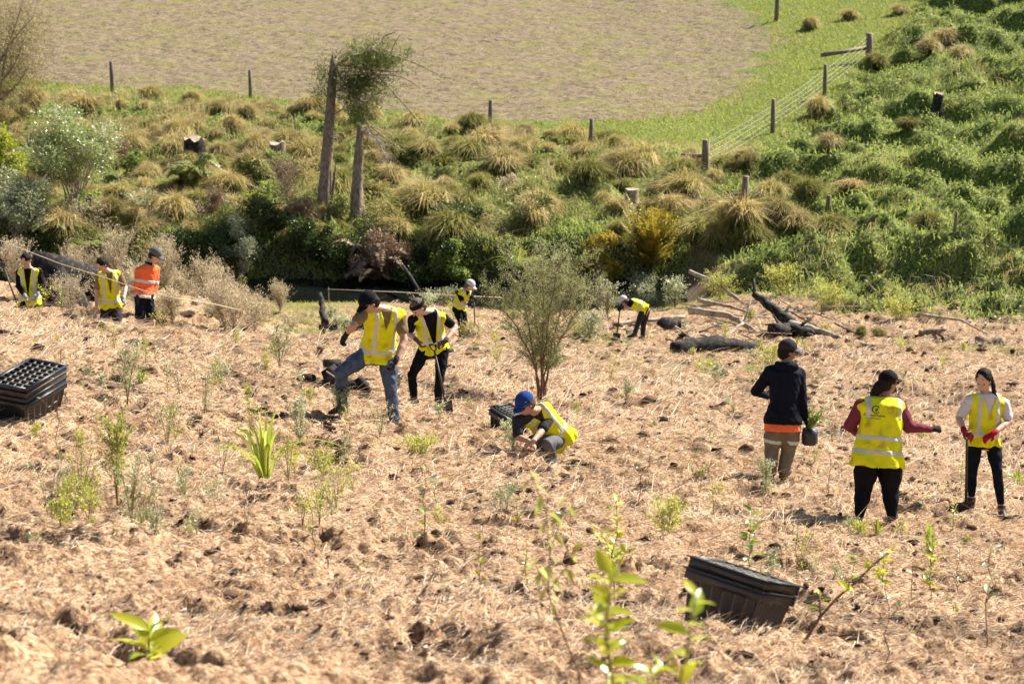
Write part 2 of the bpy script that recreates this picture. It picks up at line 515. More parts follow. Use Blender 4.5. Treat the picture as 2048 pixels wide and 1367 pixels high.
# ---- one sheet, finer where it is close
def build_ground():
    ys = [-6.0]
    while ys[-1] < 400:
        y = ys[-1]
        if y < 10: st = 0.16
        elif y < 68: st = 0.0026 * y
        elif y < 140: st = 0.26
        else: st = 4.0
        ys.append(y + st)
    ys = np.array(ys)
    s = np.linspace(-1, 1, 901)
    k = np.sign(s) * (0.30 * np.abs(s) + 0.62 * np.abs(s) ** 7)
    Y, K = np.meshgrid(ys, k, indexing='ij')
    X = K * np.maximum(Y + 14, 12) * 0.93
    Z = ground_h(X, Y)
    # little clods in the tilled paddock
    inp = in_poly(X, Y, PAD)
    Z = Z + inp * (0.09 * fbm(X * 1.4, Y * 2.6, 83, 3))
    ny, nx = X.shape
    idx = np.arange(ny * nx).reshape(ny, nx)
    q = np.stack([idx[:-1, :-1], idx[:-1, 1:], idx[1:, 1:], idx[1:, :-1]], -1).reshape(-1, 4)
    v = np.stack([X, Y, Z], -1).reshape(-1, 3)
    x = v[:, 0]; y = v[:, 1]
    # zone colour: R = bare dark soil, G = green
    gn = fbm(x * 0.35, y * 0.25, 5, 3)
    bk = bank_zone(x, y); bgz = bog_zone(x, y)
    green = np.clip(0.9 * bk + bgz + sstep(92, 96, y), 0, 1)
    green = np.maximum(green, sstep(0.35, 0.9, gn * 1.3 + 0.9 * (y - 56) / 20) * 0.6 * sstep(38, 62, y))
    green = np.maximum(green, 0.35 * sstep(0.35, 0.7, gn))
    bare = sstep(72.3, 73.2, y) * (1 - sstep(79.3, 80.5, y)) * (1 - sstep(4, 8, x))
    pit = pit_mask(x, y) * (1 - sstep(66, 72, y))
    bare = np.maximum(bare, 0.85 * pit); bare = np.maximum(bare, hole_mask(x, y))
    hol = sstep(0.15, 0.5, -fine_h(x, y)) * (bk + bgz)
    bare = np.maximum(bare, 0.5 * hol)
    zone = np.stack([bare, green, np.zeros_like(bare), np.ones_like(bare)], 1).astype(np.float32)
    qc = v[q].mean(1)
    dd = poly_dist(qc[:, 0], qc[:, 1], PAD)
    ip = in_poly(qc[:, 0], qc[:, 1], PAD)
    sd = np.where(ip, dd, -dd) + 1.8 * fbm(qc[:, 0] * 0.35, qc[:, 1] * 0.5, 3, 3) + 1.1 * fbm(qc[:, 0] * 2.2, qc[:, 1] * 2.6, 4, 2)
    isp = sd > 0
    for nm, sel, mt in (('ground', ~isp, GROUND_MAT), ('ploughed_field', isp, PADDOCK_MAT)):
        qq = q[sel]
        used, inv = np.unique(qq.ravel(), return_inverse=True)
        o = mesh_from(nm, v[used], inv.reshape(-1, 4), smooth=True, mats=[mt])
        a = o.data.attributes.new('zone', 'FLOAT_COLOR', 'POINT')
        a.data.foreach_set('color', zone[used].ravel())
        tag(o, kind='structure')
    return
build_ground()

# ---- stream
wm, nt, out = new_mat('stream_water')
tc = nt.nodes.new("ShaderNodeTexCoord")
pr = nt.nodes.new("ShaderNodeBsdfPrincipled")
pr.inputs['Base Color'].default_value = (0.006, 0.008, 0.007, 1)
pr.inputs['Roughness'].default_value = 0.07
pr.inputs['Specular IOR Level'].default_value = 0.25
bp = nt.nodes.new("ShaderNodeBump"); bp.inputs['Strength'].default_value = 0.25; bp.inputs['Distance'].default_value = 0.05
nt.links.new(nz(3, 3), bp.inputs['Height']); nt.links.new(bp.outputs[0], pr.inputs['Normal'])
nt.links.new(pr.outputs[0], out.inputs[0])
wv = np.array([[-40, 71, 1.15], [9, 71, 1.15], [9, 82, 1.15], [-40, 82, 1.15]], float)
tag(mesh_from('stream', wv, [[0, 1, 2, 3]], mats=[wm]), kind='structure')
# ------------------------------------------------------------------ ground cover
M_STRAW = leaf_mat('dry_straw', [(0.11, 0.055, 0.03), (0.35, 0.205, 0.115), (0.59, 0.41, 0.26), (0.74, 0.58, 0.41), (0.82, 0.72, 0.57)], transl=0.12, gloss=0.2, rough=0.6, objrnd=0)
M_GRASS = leaf_mat('green_grass', [(0.09, 0.13, 0.02), (0.24, 0.29, 0.04), (0.43, 0.45, 0.07), (0.54, 0.48, 0.15)], transl=0.4, gloss=0.25, objrnd=0)
M_COVER = leaf_mat('ground_cover_leaf', [(0.045, 0.085, 0.025), (0.15, 0.23, 0.055), (0.31, 0.38, 0.08), (0.48, 0.50, 0.16)], transl=0.5, gloss=0.35, rough=0.5, objrnd=0)
M_TUSS = leaf_mat('tussock_blade', [(0.035, 0.06, 0.012), (0.15, 0.18, 0.035), (0.36, 0.33, 0.09), (0.56, 0.44, 0.20), (0.68, 0.54, 0.32)], transl=0.35, gloss=0.2, rough=0.6, objrnd=0.15)
M_CHIP = leaf_mat('wood_chip', [(0.03, 0.022, 0.018), (0.10, 0.06, 0.04), (0.30, 0.2, 0.13), (0.62, 0.52, 0.42)], transl=0.0, gloss=0.3, objrnd=0)

def fan(n, y0, y1, power, half=0.235, extra=1.5):
    """n random ground positions, denser near the camera"""
    u = rng.uniform(0, 1, n)
    a = power + 1
    y = (y0 ** a + u * (y1 ** a - y0 ** a)) ** (1 / a) if abs(a) > 1e-6 else y0 * (y1 / y0) ** u
    x = rng.uniform(-1, 1, n) * (half * y + extra)
    return x, y

def straw_layer():
    mb = MB()
    x, y = fan(330000, 11, 72, -0.75)
    left = (x < -4.5) & (y > 62)
    patch = fbm(x * 0.5, y * 0.35, 5, 2)
    keep = (rng.uniform(0, 1, len(x)) < (1 - 0.6 * sstep(50, 70, y + 8 * patch)) * (1 - 0.75 * pit_mask(x, y)) * (1 - 0.93 * hole_mask(x, y))) & ~left & ~((x < -5) & (y > 46))
    x, y = x[keep], y[keep]
    n = len(x)
    lw = np.clip(y / 24, 0.8, 2.6)
    L = rng.lognormal(-2.15, 0.5, n) * np.clip(lw, 1, 1.6) * np.clip(y / 26, 0.5, 1.0)
    # combed roughly along the contour where the mower laid it
    ang = fbm(x * 0.4, y * 0.4, 31, 2) * 2.2 + rng.normal(0, 0.9, n)
    d = np.stack([np.cos(ang), np.sin(ang), rng.normal(0.10, 0.22, n)], 1); d = unit(d)
    z = ground_h(x, y)
    p0 = np.stack([x, y, z + rng.uniform(-0.01, 0.03, n)], 1)
    q = p0 + d * L[:, None]
    q[:, 2] = np.maximum(q[:, 2], ground_h(q[:, 0], q[:, 1]) + 0.004)
    mid = (p0 + q) / 2; mid[:, 2] += rng.uniform(0, 0.12, n) * L
    w = rng.uniform(0.003, 0.0065, n) * lw
    r = np.clip(0.63 + 0.30 * rng.normal(0, 1, n) + 0.18 * fbm(x * 1.3, y * 1.3, 19, 2), 0, 1)
    add_blades(mb, p0, mid, q, w, r)
    return tag(mb.build('straw', M_STRAW), kind='stuff', label='dry mown straw lying over the whole planting slope', cat='straw')
straw_layer()

def chip_layer():
    mb = MB()
    x, y = fan(16000, 12, 68, -0.4)
    keep = fbm(x * 1.1, y * 1.1, 29, 2) > -0.1
    x, y = x[keep], y[keep]
    n = len(x)
    s = np.minimum(rng.lognormal(-4.1, 0.5, n), 0.045) * np.clip(y / 26, 0.8, 1.7)
    c = np.stack([x, y, ground_h(x, y) + s * 0.3], 1)
    base = np.array([[-1, -1, -1], [1, -1, -1], [1, 1, -1], [-1, 1, -1], [-1, -1, 1], [1, -1, 1], [1, 1, 1], [-1, 1, 1]]) * 0.5
    v = np.repeat(base[None], n, 0) * np.stack([rng.uniform(0.6, 2.6, n), rng.uniform(0.4, 1.0, n), rng.uniform(0.3, 0.8, n)], 1)[:, None]
    v += rng.normal(0, 0.12, v.shape)
    a = rng.uniform(0, 6.28, n); ca, sa = np.cos(a)[:, None], np.sin(a)[:, None]
    vx = v[..., 0] * ca - v[..., 1] * sa; vy = v[..., 0] * sa + v[..., 1] * ca
    v = np.stack([vx, vy, v[..., 2] + 0.25 * vx], -1) * s[:, None, None] + c[:, None]
    q = (np.arange(n)[:, None, None] * 8 + np.array([[0, 3, 2, 1], [4, 5, 6, 7], [0, 1, 5, 4], [1, 2, 6, 5], [2, 3, 7, 6], [3, 0, 4, 7]])[None]).reshape(-1, 4)
    mb.add(v.reshape(-1, 3), q=q, rnd=np.repeat(rng.uniform(0, 1, n) ** 2.2, 8))
    return tag(mb.build('wood_debris', M_CHIP), kind='stuff', label='bark, clods and wood chips scattered through the straw', cat='debris')
chip_layer()

M_CLOD = leaf_mat('soil_clod', [(0.025, 0.017, 0.012), (0.07, 0.045, 0.03), (0.16, 0.10, 0.065)], transl=0.0, gloss=0.1, rough=0.95, objrnd=0)
def clod_layer():
    """dark turned soil clods lying in loose patches"""
    mb = MB()
    x, y = fan(26000, 11.5, 66, -0.5)
    k = pit_mask(x, y) * 1.0 + 0.9 * sstep(0.30, 0.55, fbm(x * 1.6, y * 1.6, 103, 3)) + 0.02
    keep = (rng.uniform(0, 1, len(x)) < k) & ~((x < -5) & (y > 46))
    x, y = x[keep], y[keep]; n = len(x)
    s = np.minimum(rng.lognormal(-3.45, 0.45, n), 0.08) * np.clip(y / 28, 0.5, 1.5)
    # a small faceted ball
    U = [(0, 0, 1)] + [(math.cos(a) * .8, math.sin(a) * .8, .55) for a in np.arange(5) * 1.2566] + [(math.cos(a), math.sin(a), -.15) for a in np.arange(5) * 1.2566 + .6] + [(0, 0, -.6)]
    T = [[0, i + 1, (i + 1) % 5 + 1] for i in range(5)] + [[i + 1, i + 6, (i + 1) % 5 + 1] for i in range(5)] + [[(i + 1) % 5 + 1, i + 6, (i + 1) % 5 + 6] for i in range(5)] + [[11, (i + 1) % 5 + 6, i + 6] for i in range(5)]
    v = np.repeat(np.array(U)[None], n, 0) * rng.uniform(0.6, 1.4, (n, 1, 3)) * [1.2, 1.0, 0.75] + rng.normal(0, 0.16, (n, 12, 3))
    c = np.stack([x, y, ground_h(x, y) + s * 0.25], 1)
    v = v * s[:, None, None] + c[:, None]
    t = (np.arange(n)[:, None, None] * 12 + np.array(T)[None]).reshape(-1, 3)
    mb.add(v.reshape(-1, 3), t=t, rnd=np.repeat(rng.uniform(0, 1, n), 12))
    return tag(mb.build('soil_clods', M_CLOD), kind='stuff', label='dark crumbly soil clods turned up through the straw', cat='soil')
clod_layer()

def grass_layer():
    """short green grass: paddock verge, patches low on the slope"""
    mb = MB()
    x, y = fan(130000, 24, 72, 0.6)
    gn = fbm(x * 0.35, y * 0.25, 5, 3)
    dens = sstep(0.2, 0.9, gn * 1.3 + 0.9 * (y - 56) / 20) * 0.6 + 0.035
    keep = rng.uniform(0, 1, len(x)) < dens
    xa, ya = x[keep], y[keep]
    x, y = fan(190000, 88, 142, 0.6, 0.24, 2)
    keep = ~in_poly(x, y, PAD) & (bog_zone(x, y) < 0.8) & (bank_zone(x, y) < 0.6)
    xb, yb = x[keep], y[keep]
    # thin green shoots inside the paddock
    x, y = fan(60000, 98, 142, 0.6, 0.24, 2)
    keep = in_poly(x, y, PAD) & ((fbm(x * 0.5, y * 0.7, 47, 3) > 0.12) | (rng.uniform(0, 1, len(x)) < np.exp(-poly_dist(x, y, PAD) / 1.3)))
    xc, yc = x[keep], y[keep]
    x = np.concatenate([xa, xb, xc]); y = np.concatenate([ya, yb, yc]); n = len(x)
    p0 = np.stack([x, y, ground_h(x, y)], 1)
    h = rng.uniform(0.05, 0.14, n) * np.where(y > 85, 1.0, 0.8)
    h[len(xa) + len(xb):] *= 0.6
    a = rng.uniform(0, 6.28, n)
    off = np.stack([np.cos(a), np.sin(a), np.zeros(n)], 1) * (h * rng.uniform(0.3, 1.1, n))[:, None]
    up = np.stack([np.zeros(n), np.zeros(n), h], 1)
    w = np.where(y > 85, 0.028, 0.012) * rng.uniform(0.7, 1.3, n)
    r = np.clip(0.6 + 0.25 * rng.normal(0, 1, n), 0, 1)
    add_blades(mb, p0, p0 + up * 0.6 + off * 0.3, p0 + up + off, w, r)
    return tag(mb.build('grass', M_GRASS), kind='stuff', label='short green grass round the paddock and in patches down the slope', cat='grass')
grass_layer()

def cover_layer():
    """low leafy weeds on the boggy hillside and between the tussocks"""
    mb = MB()
    x, y = fan(430000, 62, 142, 0.3, 0.245, 2)
    b1 = bog_zone(x, y)
    keep = (rng.uniform(0, 1, len(x)) < b1 * 0.95)
    xa, ya = x[keep], y[keep]
    x, y = fan(130000, 77.5, 103, 0.2, 0.24, 2)
    keep = rng.uniform(0, 1, len(x)) < bank_zone(x, y) * 0.8 * sstep(-0.5, 0.3, fbm(x * 0.4, y * 0.4, 66, 2))
    xb, yb = x[keep], y[keep]
    # rank growth hanging over the stream banks
    x = rng.uniform(-19, 6, 30000); y = rng.uniform(78.0, 80.4, 30000)
    xc, yc = x, y
    x = np.concatenate([xa, xb, xc]); y = np.concatenate([ya, yb, yc]); n = len(x)
    z = ground_h(x, y)
    e = 0.15
    nx = -(ground_h(x + e, y) - z) / e; ny = -(ground_h(x, y + e) - z) / e
    nrm = unit(np.stack([nx, ny, np.ones(n)], 1))
    up = unit(nrm + rng.normal(0, 0.55, (n, 3)))
    d = unit(np.cross(up, rand_dirs(n)))
    clump = fbm(x * 2.5, y * 2.0, 44, 2)
    p0 = np.stack([x, y, z + rng.uniform(0, 0.13, n) * (1 + clump) + 0.01], 1)
    L = rng.uniform(0.05, 0.115, n)
    r = np.clip(0.5 + 0.22 * rng.normal(0, 1, n) + 0.28 * fbm(x * 0.25, y * 0.25, 15, 2), 0, 1)
    add_leaves(mb, p0, d, L, L * 0.62, r, nrm=up)
    # grass between
    k = rng.uniform(0, 1, n) < 0.28
    pg = p0[k]; m = len(pg)
    h = rng.uniform(0.08, 0.22, m)
    a = rng.uniform(0, 6.28, m)
    off = np.stack([np.cos(a), np.sin(a), np.zeros(m)], 1) * (h * rng.uniform(0.3, 1.0, m))[:, None]
    uph = np.stack([np.zeros(m), np.zeros(m), h], 1)
    add_blades(mb, pg, pg + uph * 0.7 + off * 0.3, pg + uph + off, 0.025, np.clip(rng.normal(0.75, 0.2, m), 0, 1))
    return tag(mb.build('leafy_ground_cover', M_COVER), kind='stuff', label='dense low green weeds over the boggy hillside and creek bank', cat='ground cover')
cover_layer()

def rank_grass():
    mb = MB()
    x, y = fan(80000, 78.5, 104, 0.2, 0.24, 2)
    pt = fbm(x * 0.6, y * 0.5, 67, 3)
    keep = (rng.uniform(0, 1, len(x)) < bank_zone(x, y)) & (pt > 0.0)
    xa, ya = x[keep], y[keep]
    x, y = fan(60000, 64, 140, 0.2, 0.24, 2)
    keep = (rng.uniform(0, 1, len(x)) < bog_zone(x, y)) & (fbm(x * 0.3, y * 0.22, 68, 3) > 0.12)
    x = np.concatenate([xa, x[keep]]); y = np.concatenate([ya, y[keep]]); n = len(x)
    tone = fbm(x * 0.3, y * 0.3, 69, 2)
    p0 = np.stack([x, y, ground_h(x, y)], 1)
    h = rng.uniform(0.15, 0.5, n) * (1 + 0.5 * tone)
    a = fbm(x * 0.9, y * 0.9, 70, 2) * 5 + rng.normal(0, 0.7, n)
    off = np.stack([np.cos(a), np.sin(a), np.zeros(n)], 1) * (h * rng.uniform(0.4, 1.2, n))[:, None]
    up = np.stack([np.zeros(n), np.zeros(n), h], 1)
    add_blades(mb, p0, p0 + up * 0.75 + off * 0.3, p0 + up * 0.85 + off, rng.uniform(0.014, 0.026, n), np.clip(0.66 + 0.40 * tone + rng.normal(0, 0.17, n), 0, 1))
    return tag(mb.build('rank_grass', M_TUSS), kind='stuff', label='long rank grass matted between the tussocks', cat='grass')
rank_grass()

# ------------------------------------------------------------------ tussocks
def tussock_mesh(i, n=1000, R=0.66, H=0.70):
    mb = MB()
    a = rng.uniform(0, 6.28, n)
    lean = np.clip(rng.uniform(0, 1, n) ** 0.55 * rng.uniform(0.8, 1.1, n), 0, 1.15)
    lob = 1 + 0.18 * np.sin(a * 2 + i) + 0.12 * np.sin(a * 3 + 2.1 * i)
    wind = np.array([-0.10, -0.04])
    o = np.stack([np.cos(a), np.sin(a)], 1) * lob[:, None]
    b = o * (lean * 0.25)[:, None]
    L = rng.uniform(0.72, 1.2, n)
    p0 = np.column_stack([b * R, np.zeros(n) - 0.1])
    mid = np.column_stack([o * (lean * 0.62 * R)[:, None] + wind * 0.4, H * (1.0 - 0.22 * lean ** 2) * L])
    p2 = np.column_stack([o * (lean * 1.02 * R)[:, None] + wind + rng.normal(0, 0.10, (n, 2)), H * L * (1.18 - 0.85 * lean ** 2) + rng.normal(0, 0.09, n)])
    w = rng.uniform(0.010, 0.02, n)
    side = unit(np.cross(p2 - p0, rand_dirs(n)))
    w = w[:, None]
    v = np.stack([p0 - side * w / 2, p0 + side * w / 2, mid + side * w * 0.45, mid - side * w * 0.45, p2 + side * w * 0.12, p2 - side * w * 0.12], 1).reshape(-1, 3)
    bb = np.arange(n)[:, None] * 6
    q = np.concatenate([bb + [0, 1, 2, 3], bb + [3, 2, 4, 5]])
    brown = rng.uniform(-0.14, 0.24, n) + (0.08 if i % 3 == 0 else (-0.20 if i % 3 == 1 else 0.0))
    r = np.stack([np.full(n, 0.06), np.full(n, 0.1), 0.55 + brown, 0.55 + brown, 0.72 + brown, 0.72 + brown], 1)  # green blade bases, darkened further to paint shade on the tussock sides
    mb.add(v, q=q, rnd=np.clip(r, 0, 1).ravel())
    # dead thatch skirt
    k = 130
    a = rng.uniform(0, 6.28, k)
    o = np.column_stack([np.cos(a), np.sin(a), np.zeros(k)])
    p = o * 0.3 * R + np.array([0, 0, 1]) * rng.uniform(0.1, 0.35, k)[:, None]
    add_blades(mb, p, p + o * 0.3 * R, p + o * 0.5 * R - np.array([0, 0, 0.25]), 0.025, np.clip(rng.normal(0.35, 0.2, k), 0, 1))
    return mb

def place_tussocks():
    protos = []
    spots = []
    def try_add(x, y, s, mind):
        for (a, b, c) in spots:
            if (a - x) ** 2 + (b - y) ** 2 < (mind * 0.5 * (s + c)) ** 2: return
        spots.append((x, y, s))
    R = random.Random(5)
    for _ in range(5200):
        y = R.uniform(79.2, 103.5)
        x = R.uniform(-0.225, 0.2) * y
        if bank_zone(x, y) < 0.55: continue
        s = R.choice([R.uniform(0.45, 0.8), R.uniform(0.7, 1.35)]) * (1.15 if y < 92 else 0.85)
        m = float(fbm(x * 0.35, y * 0.35, 66, 2))
        if m < -0.2 and R.random() < 0.6: continue
        if float(fine_h(np.array(x), np.array(y))) < 0.12 and R.random() < 0.7: continue
        try_add(x, y, s, 0.92)
        if len(spots) > 250: break
    for (u, v, s) in [(1490, 330, .9), (1640, 225, 1.1), (1662, 300, 1.1), (1755, 135, 1.1), (1700, 40, .9), (1620, 60, .9), (1885, 95, 1.4), (1862, 110, 1.3), (1925, 118, 1.1),
                      (1705, 385, 1.0), (1590, 460, 1.1), (1660, 470, 1.2), (1540, 400, 1.1), (1500, 480, 1.1), (1800, 30, .9), (1540, 440, 1.0), (1430, 490, 1.0), (1815, 255, .8), (1850, 455, .8),
                      (1650, 665, .45), (1760, 670, .4), (1720, 670, .35)]:
        p = hit(u, v, fine=True); spots.append((p[0], p[1], s))
    for i in range(9):
        mb = tussock_mesh(i)
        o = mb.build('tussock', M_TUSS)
        protos.append(o)
    labels = ['straw tipped grass tussock among many on the rough creek bank', 'green based grass tussock among many on the rough creek bank',
              'brown shaggy grass tussock among many on the rough creek bank']
    used = set()
    for i, (x, y, s) in enumerate(spots):
        k = R.randrange(9)
        # the driest tussocks stand at the top edge and on the left
        if y > 96 or x < -8: k = 3 * R.randrange(3) if R.random() < 0.6 else k
        if k not in used:
            used.add(k); o = protos[k]
        else:
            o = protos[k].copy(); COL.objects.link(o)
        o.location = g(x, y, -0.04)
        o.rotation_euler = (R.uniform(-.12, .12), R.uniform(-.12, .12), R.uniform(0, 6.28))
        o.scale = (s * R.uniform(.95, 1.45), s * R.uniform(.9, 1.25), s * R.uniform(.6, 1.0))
        kind_ = ['straw tipped', 'green based', 'brown shaggy'][k % 3]
        if x > 8.5 and y > 70: place = 'standing up from the green boggy hillside'
        elif y < 70: kind_ = 'small withered'; place = 'at the edge of the mown slope above the two women'
        elif y > 96.5: place = 'in the row along the paddock edge'
        elif x < -10: place = 'on the far left of the creek bank'
        elif x < -4.5: place = 'on the creek bank round the broken trunks'
        elif x < 1.5: place = 'on the creek bank between trunks and olive tree'
        else: place = 'on the creek bank left of the wire fence'
        tag(o, kind_ + ' grass tussock ' + place, 'tussock', kind_ + ' tussocks ' + place)
    for k in range(9):
        if k not in used: bpy.data.objects.remove(protos[k])
place_tussocks()
# ------------------------------------------------------------------ plants
M_BARK = rough_mat('grey_bark', [(0.10, 0.075, 0.055), (0.24, 0.18, 0.13), (0.36, 0.29, 0.22)], 6, 0.9, 0.6, stretch=(3, 3, 0.6))
M_DEADW = rough_mat('dead_wood', [(0.16, 0.12, 0.09), (0.36, 0.29, 0.22), (0.52, 0.44, 0.35)], 7, 0.85, 0.6, stretch=(1, 1, 1))
M_CHAR = rough_mat('charred_wood', [(0.008, 0.007, 0.007), (0.022, 0.019, 0.018), (0.09, 0.08, 0.07)], 9, 0.8, 0.9, spec=0.2)
M_STEM = rough_mat('red_brown_stem', [(0.14, 0.07, 0.045), (0.26, 0.15, 0.09)], 30, 0.8, 0.0)
M_GSTEM = rough_mat('olive_stem', [(0.16, 0.13, 0.05), (0.26, 0.22, 0.10)], 30, 0.8, 0.0)
M_SHOOT = leaf_mat('young_broad_leaf', [(0.16, 0.27, 0.02), (0.38, 0.47, 0.03), (0.56, 0.58, 0.04), (0.66, 0.62, 0.10)], transl=0.55, gloss=0.7, rough=0.28, objrnd=0.1)
M_SHOOTG = leaf_mat('broad_green_leaf', [(0.07, 0.15, 0.03), (0.18, 0.30, 0.05), (0.36, 0.46, 0.07), (0.55, 0.60, 0.35)], transl=0.35, gloss=0.9, rough=0.22, objrnd=0.1)
M_FEATHER = leaf_mat('feathery_leaf', [(0.28, 0.32, 0.06), (0.48, 0.49, 0.11), (0.64, 0.61, 0.24)], transl=0.5, gloss=0.3, objrnd=0.15)
M_GREY = leaf_mat('grey_green_leaf', [(0.16, 0.20, 0.08), (0.34, 0.38, 0.18), (0.54, 0.56, 0.36), (0.70, 0.70, 0.55)], transl=0.4, gloss=0.5, rough=0.35, objrnd=0.15)
M_KAN = leaf_mat('olive_needle_leaf', [(0.10, 0.13, 0.05), (0.25, 0.29, 0.12), (0.42, 0.44, 0.22), (0.56, 0.53, 0.31)], transl=0.35, gloss=0.3, objrnd=0)
M_STRAP = leaf_mat('strap_leaf', [(0.16, 0.28, 0.03), (0.34, 0.46, 0.04), (0.56, 0.60, 0.10), (0.66, 0.60, 0.30)], transl=0.45, gloss=0.5, rough=0.35, objrnd=0.1)
M_SHRUB = leaf_mat('bush_leaf', [(0.12, 0.19, 0.035), (0.28, 0.36, 0.09), (0.48, 0.52, 0.24), (0.72, 0.72, 0.58)], transl=0.35, gloss=0.8, rough=0.3, objrnd=0.05)
M_YBUSH = leaf_mat('yellow_green_leaf', [(0.14, 0.20, 0.02), (0.34, 0.40, 0.04), (0.52, 0.52, 0.08)], transl=0.45, gloss=0.5, objrnd=0.1)
M_FERN = leaf_mat('pale_fern_leaf', [(0.12, 0.17, 0.04), (0.32, 0.36, 0.10), (0.50, 0.48, 0.20)], transl=0.4, gloss=0.4, objrnd=0.1)
M_DFERN = leaf_mat('dead_fern_leaf', [(0.13, 0.085, 0.05), (0.30, 0.20, 0.125), (0.48, 0.37, 0.27)], transl=0.2, gloss=0.2, objrnd=0.1)
M_GFERN = leaf_mat('golden_fern_leaf', [(0.05, 0.08, 0.015), (0.24, 0.21, 0.025), (0.48, 0.36, 0.04), (0.58, 0.46, 0.12)], transl=0.4, gloss=0.4, objrnd=0.05)
M_SHADEG = leaf_mat('shade_darkened_leaf', [(0.012, 0.025, 0.008), (0.035, 0.06, 0.015), (0.09, 0.13, 0.03), (0.2, 0.25, 0.06)], transl=0.25, gloss=0.3, objrnd=0.2)  # leaf green darkened to stand in for the shade down in the gully
M_DRYW = leaf_mat('dry_weed', [(0.30, 0.22, 0.12), (0.52, 0.42, 0.27), (0.72, 0.62, 0.46), (0.46, 0.46, 0.18)], transl=0.45, gloss=0.2, objrnd=0.1)

def quad_bez(a, b, c, n=8):
    t = np.linspace(0, 1, n)[:, None]
    return (1 - t) ** 2 * np.asarray(a) + 2 * t * (1 - t) * np.asarray(b) + t * t * np.asarray(c)

def stem_path(h, lean=(0, 0), wob=0.02, n=7):
    t = np.linspace(0, 1, n)
    p = np.stack([lean[0] * t ** 1.3, lean[1] * t ** 1.3, h * t], 1)
    p[1:-1, :2] += rng.normal(0, wob * h, (n - 2, 2))
    return p

def plant(name, loc, label, cat, group=None):
    return empty(name, np.asarray(loc) - [0, 0, 0.03], label, cat, group)

def broad_seedling(loc, h, label, lean=(0, 0), nl=14, L=0.075, start=0.35, mat=None, droop=0.0, name='seedling', group=None, side=3, cat='seedling', rad=None):
    e = plant(name, loc, label, cat, group)
    p = stem_path(h, lean)
    sm = MB(); r = rad or max(0.004, h * 0.007)
    sm.tube(p, np.linspace(r, r * 0.45, len(p)), 5)
    lf = MB()
    ax = [p]
    for k in range(side):
        t = rng.uniform(0.35, 0.75); i = int(t * (len(p) - 1))
        a = rng.uniform(0, 6.28)
        d = np.array([math.cos(a) * .6, math.sin(a) * .6, 0.9]); q = np.array([p[i], p[i] + d * h * 0.12, p[i] + d * h * rng.uniform(0.18, 0.3)])
        sm.tube(q, [r * 0.6, r * 0.5, r * 0.3], 4); ax.append(q)
    for j, q in enumerate(ax):
        m = nl if j == 0 else max(3, nl // 3)
        t = np.linspace(start if j == 0 else 0.3, 1.0, m)
        s = t * (len(q) - 1); i = np.clip(s.astype(int), 0, len(q) - 2); f = (s - i)[:, None]
        b = q[i] * (1 - f) + q[i + 1] * f
        a = np.arange(m) * 2.4 + rng.uniform(0, 6.28)
        upw = rng.uniform(0.1, 0.9, m) - droop
        d = unit(np.stack([np.cos(a), np.sin(a), upw], 1))
        size = L * rng.uniform(0.6, 1.15, m)
        # a leaf of four facets: a broad blade folded along its midrib
        nrm = unit(rand_dirs(m) * 0.6 + np.array([0, 0, 1.0]))
        side_v = unit(np.cross(d, nrm)); up = np.cross(side_v, d)
        W = size * rng.uniform(0.36, 0.5, m)
        S = size[:, None]; Wv = W[:, None]
        sag = -0.12 * S * up
        base = b; m1 = b + d * S * 0.3; m2 = b + d * S * 0.68 + sag * 0.5; tip = b + d * S + sag * 1.6
        l1 = m1 - side_v * Wv * 0.46 + up * Wv * 0.18; r1 = m1 + side_v * Wv * 0.46 + up * Wv * 0.18
        l2 = m2 - side_v * Wv * 0.36 + up * Wv * 0.12; r2 = m2 + side_v * Wv * 0.36 + up * Wv * 0.12
        v = np.stack([base, m1, m2, tip, l1, l2, r1, r2], 1).reshape(-1, 3)
        o = np.arange(m)[:, None] * 8
        qd = np.concatenate([o + [1, 2, 5, 4], o + [2, 1, 6, 7]])
        tr = np.concatenate([o + [0, 1, 4], o + [0, 6, 1], o + [2, 3, 5], o + [3, 2, 7]])
        lf.add(v, q=qd, t=tr, rnd=np.repeat(np.clip(rng.normal(0.55, 0.25, m), 0, 1), 8))
    sm.build('stem', M_STEM, e)
    lf.build('leaves', mat or M_SHOOT, e)
    return e

